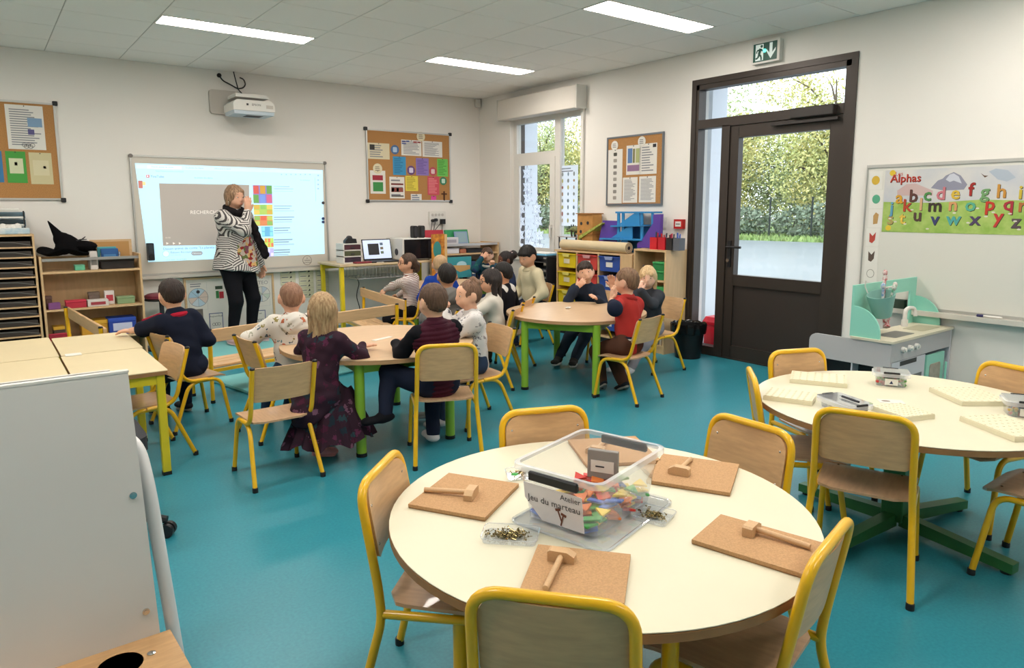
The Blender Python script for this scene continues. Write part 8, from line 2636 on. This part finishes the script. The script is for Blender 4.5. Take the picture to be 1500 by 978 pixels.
person('boy in a dark sweater resting his cheek on his hand', (4.43, 4.66), -125, SB, 1.10, vox=.0060, lean=20, side=0, head=(-14, -4, 8), sk=LIGHT,
       hair=dict(kind='short', col='#33241c', thick=.12, fringe=True, nf=.55), top=dict(m=cloth('#272e3c'), loose=1.2, name='sweater'), bottom=dict(m=cloth('#2f3947')), shoes=m_sneak,
       arms=dict(R=dict(at=(4.19, 4.565, .70), pole=(.5, .5, -1), dir=(-.55, .05, .55), palm=(-.3, -.9, .2), thumb=(0, 0, 1), curl=22), L=dict(at=(4.24, 4.36, .612), pole=(-.5, -.2, -1))),
       legs=dict(R=dict(at=(4.02, 4.62, .065), toe=(.1, 1, 0)), L=dict(at=(4.10, 4.50, .065), toe=(-.1, 1, 0))))
def redx(c):
    for nm in 'LR':
        sh, el, wr = c['segs'][nm]; ra = c['D']['rarm']; g = c['g']
        v, q = sdf_mesh([('cone', el - (el - sh) * .12, el, ra[1] + g * 2.0, ra[1] + g * 2.0), ('cone', el, el + (wr - el) * .42, ra[1] + g * 2.0, ra[1] + g * 1.5)], c['vox'], k=.02)
        np_mesh('cuff_sleeve', v, q, m_navy, c['root'])
    P = [('cone', c['pel'] + c['up'] * .028, c['pel'] + c['up'] * .034, c['D']['rtor'][0] + c['g'] * 1.3, c['D']['rtor'][0] + c['g'] * 1.3, c['Bt'], c['sq'])]
    z0 = c['pel'] + c['up'] * .03
    for k_, (dz, m_) in enumerate(((.0, m_navy), (.014, cloth('#c9c6c2')))):
        pts = [c['pel'] + c['up'] * (.035 - dz) + (c['rt'] * math.cos(x * PI / 12) + c['fw'] * math.sin(x * PI / 12) * c['D']['depth']) * (c['D']['rtor'][0] + c['g'] * 1.1) for x in range(24)]
        MB().tube(pts, .009, 6, closed=True).build('waistband', m_, c['root'], True)
person('boy in a red sweater with navy elbows, hands raised to his face', (3.79, 3.56), -6, SB, 1.12, vox=.0060, lean=9, side=9, head=(-16, -3, 0), sk=LIGHT,
       hair=dict(kind='short', col='#6a4e3a', col2='#86674d', thick=.13, nf=.5, rough=1.5), top=dict(m=cloth('#a8332f'), loose=1.3, name='sweater', collar=cloth('#8f2a28')), sleeve=.72, bottom=dict(m=cloth('#4f3328'), loose=1.4), shoes=m_shoe, socks=m_wsock, extra=redx,
       arms=dict(L=dict(at=(3.80, 3.80, .80), el=w(886, 488, .61), dir=(.15, .0, 1), palm=(.9, -.4, 0), thumb=(0, -1, .3), curl=8), R=dict(at=(3.90, 3.84, .79), pole=(.4, .2, -1), dir=(-.3, -.1, 1), palm=(-.8, -.5, 0), curl=15)),
       legs=dict(L=dict(at=(3.74, 3.78, .065), pole=(-.1, 1, .3), toe=(.25, .6, -.5)), R=dict(at=(3.86, 3.66, .065), pole=(.1, 1, .2), toe=(.3, .7, -.4))))
person('blond girl with a fringe in a dark grey top, hand over her mouth', (4.54, 4.00), -96, SB, 1.05, lean=10, head=(-34, 4, 0), sk='#ddb199',
       hair=dict(kind='long', col='#b9976a', col2='#d3b78c', thick=.11, len=.20, bangs=True, rough=1.5, fz=-.34), top=dict(m=cloth('#33363c'), loose=1.2), bottom=dict(m=cloth('#8a8790')), shoes=dict(m=m_wsock),
       arms=dict(L=dict(at=(4.27, 3.875, .725), pole=(-.6, .3, -1), dir=(.25, -.1, .6), palm=(.2, -1, 0), thumb=(.2, 0, 1), curl=30), R=dict(at=(4.22, 4.06, .615), pole=(.8, .2, -.6))),
       legs=dict(L=dict(at=(4.16, 3.90, .06)), R=dict(at=(4.14, 4.02, .06))))
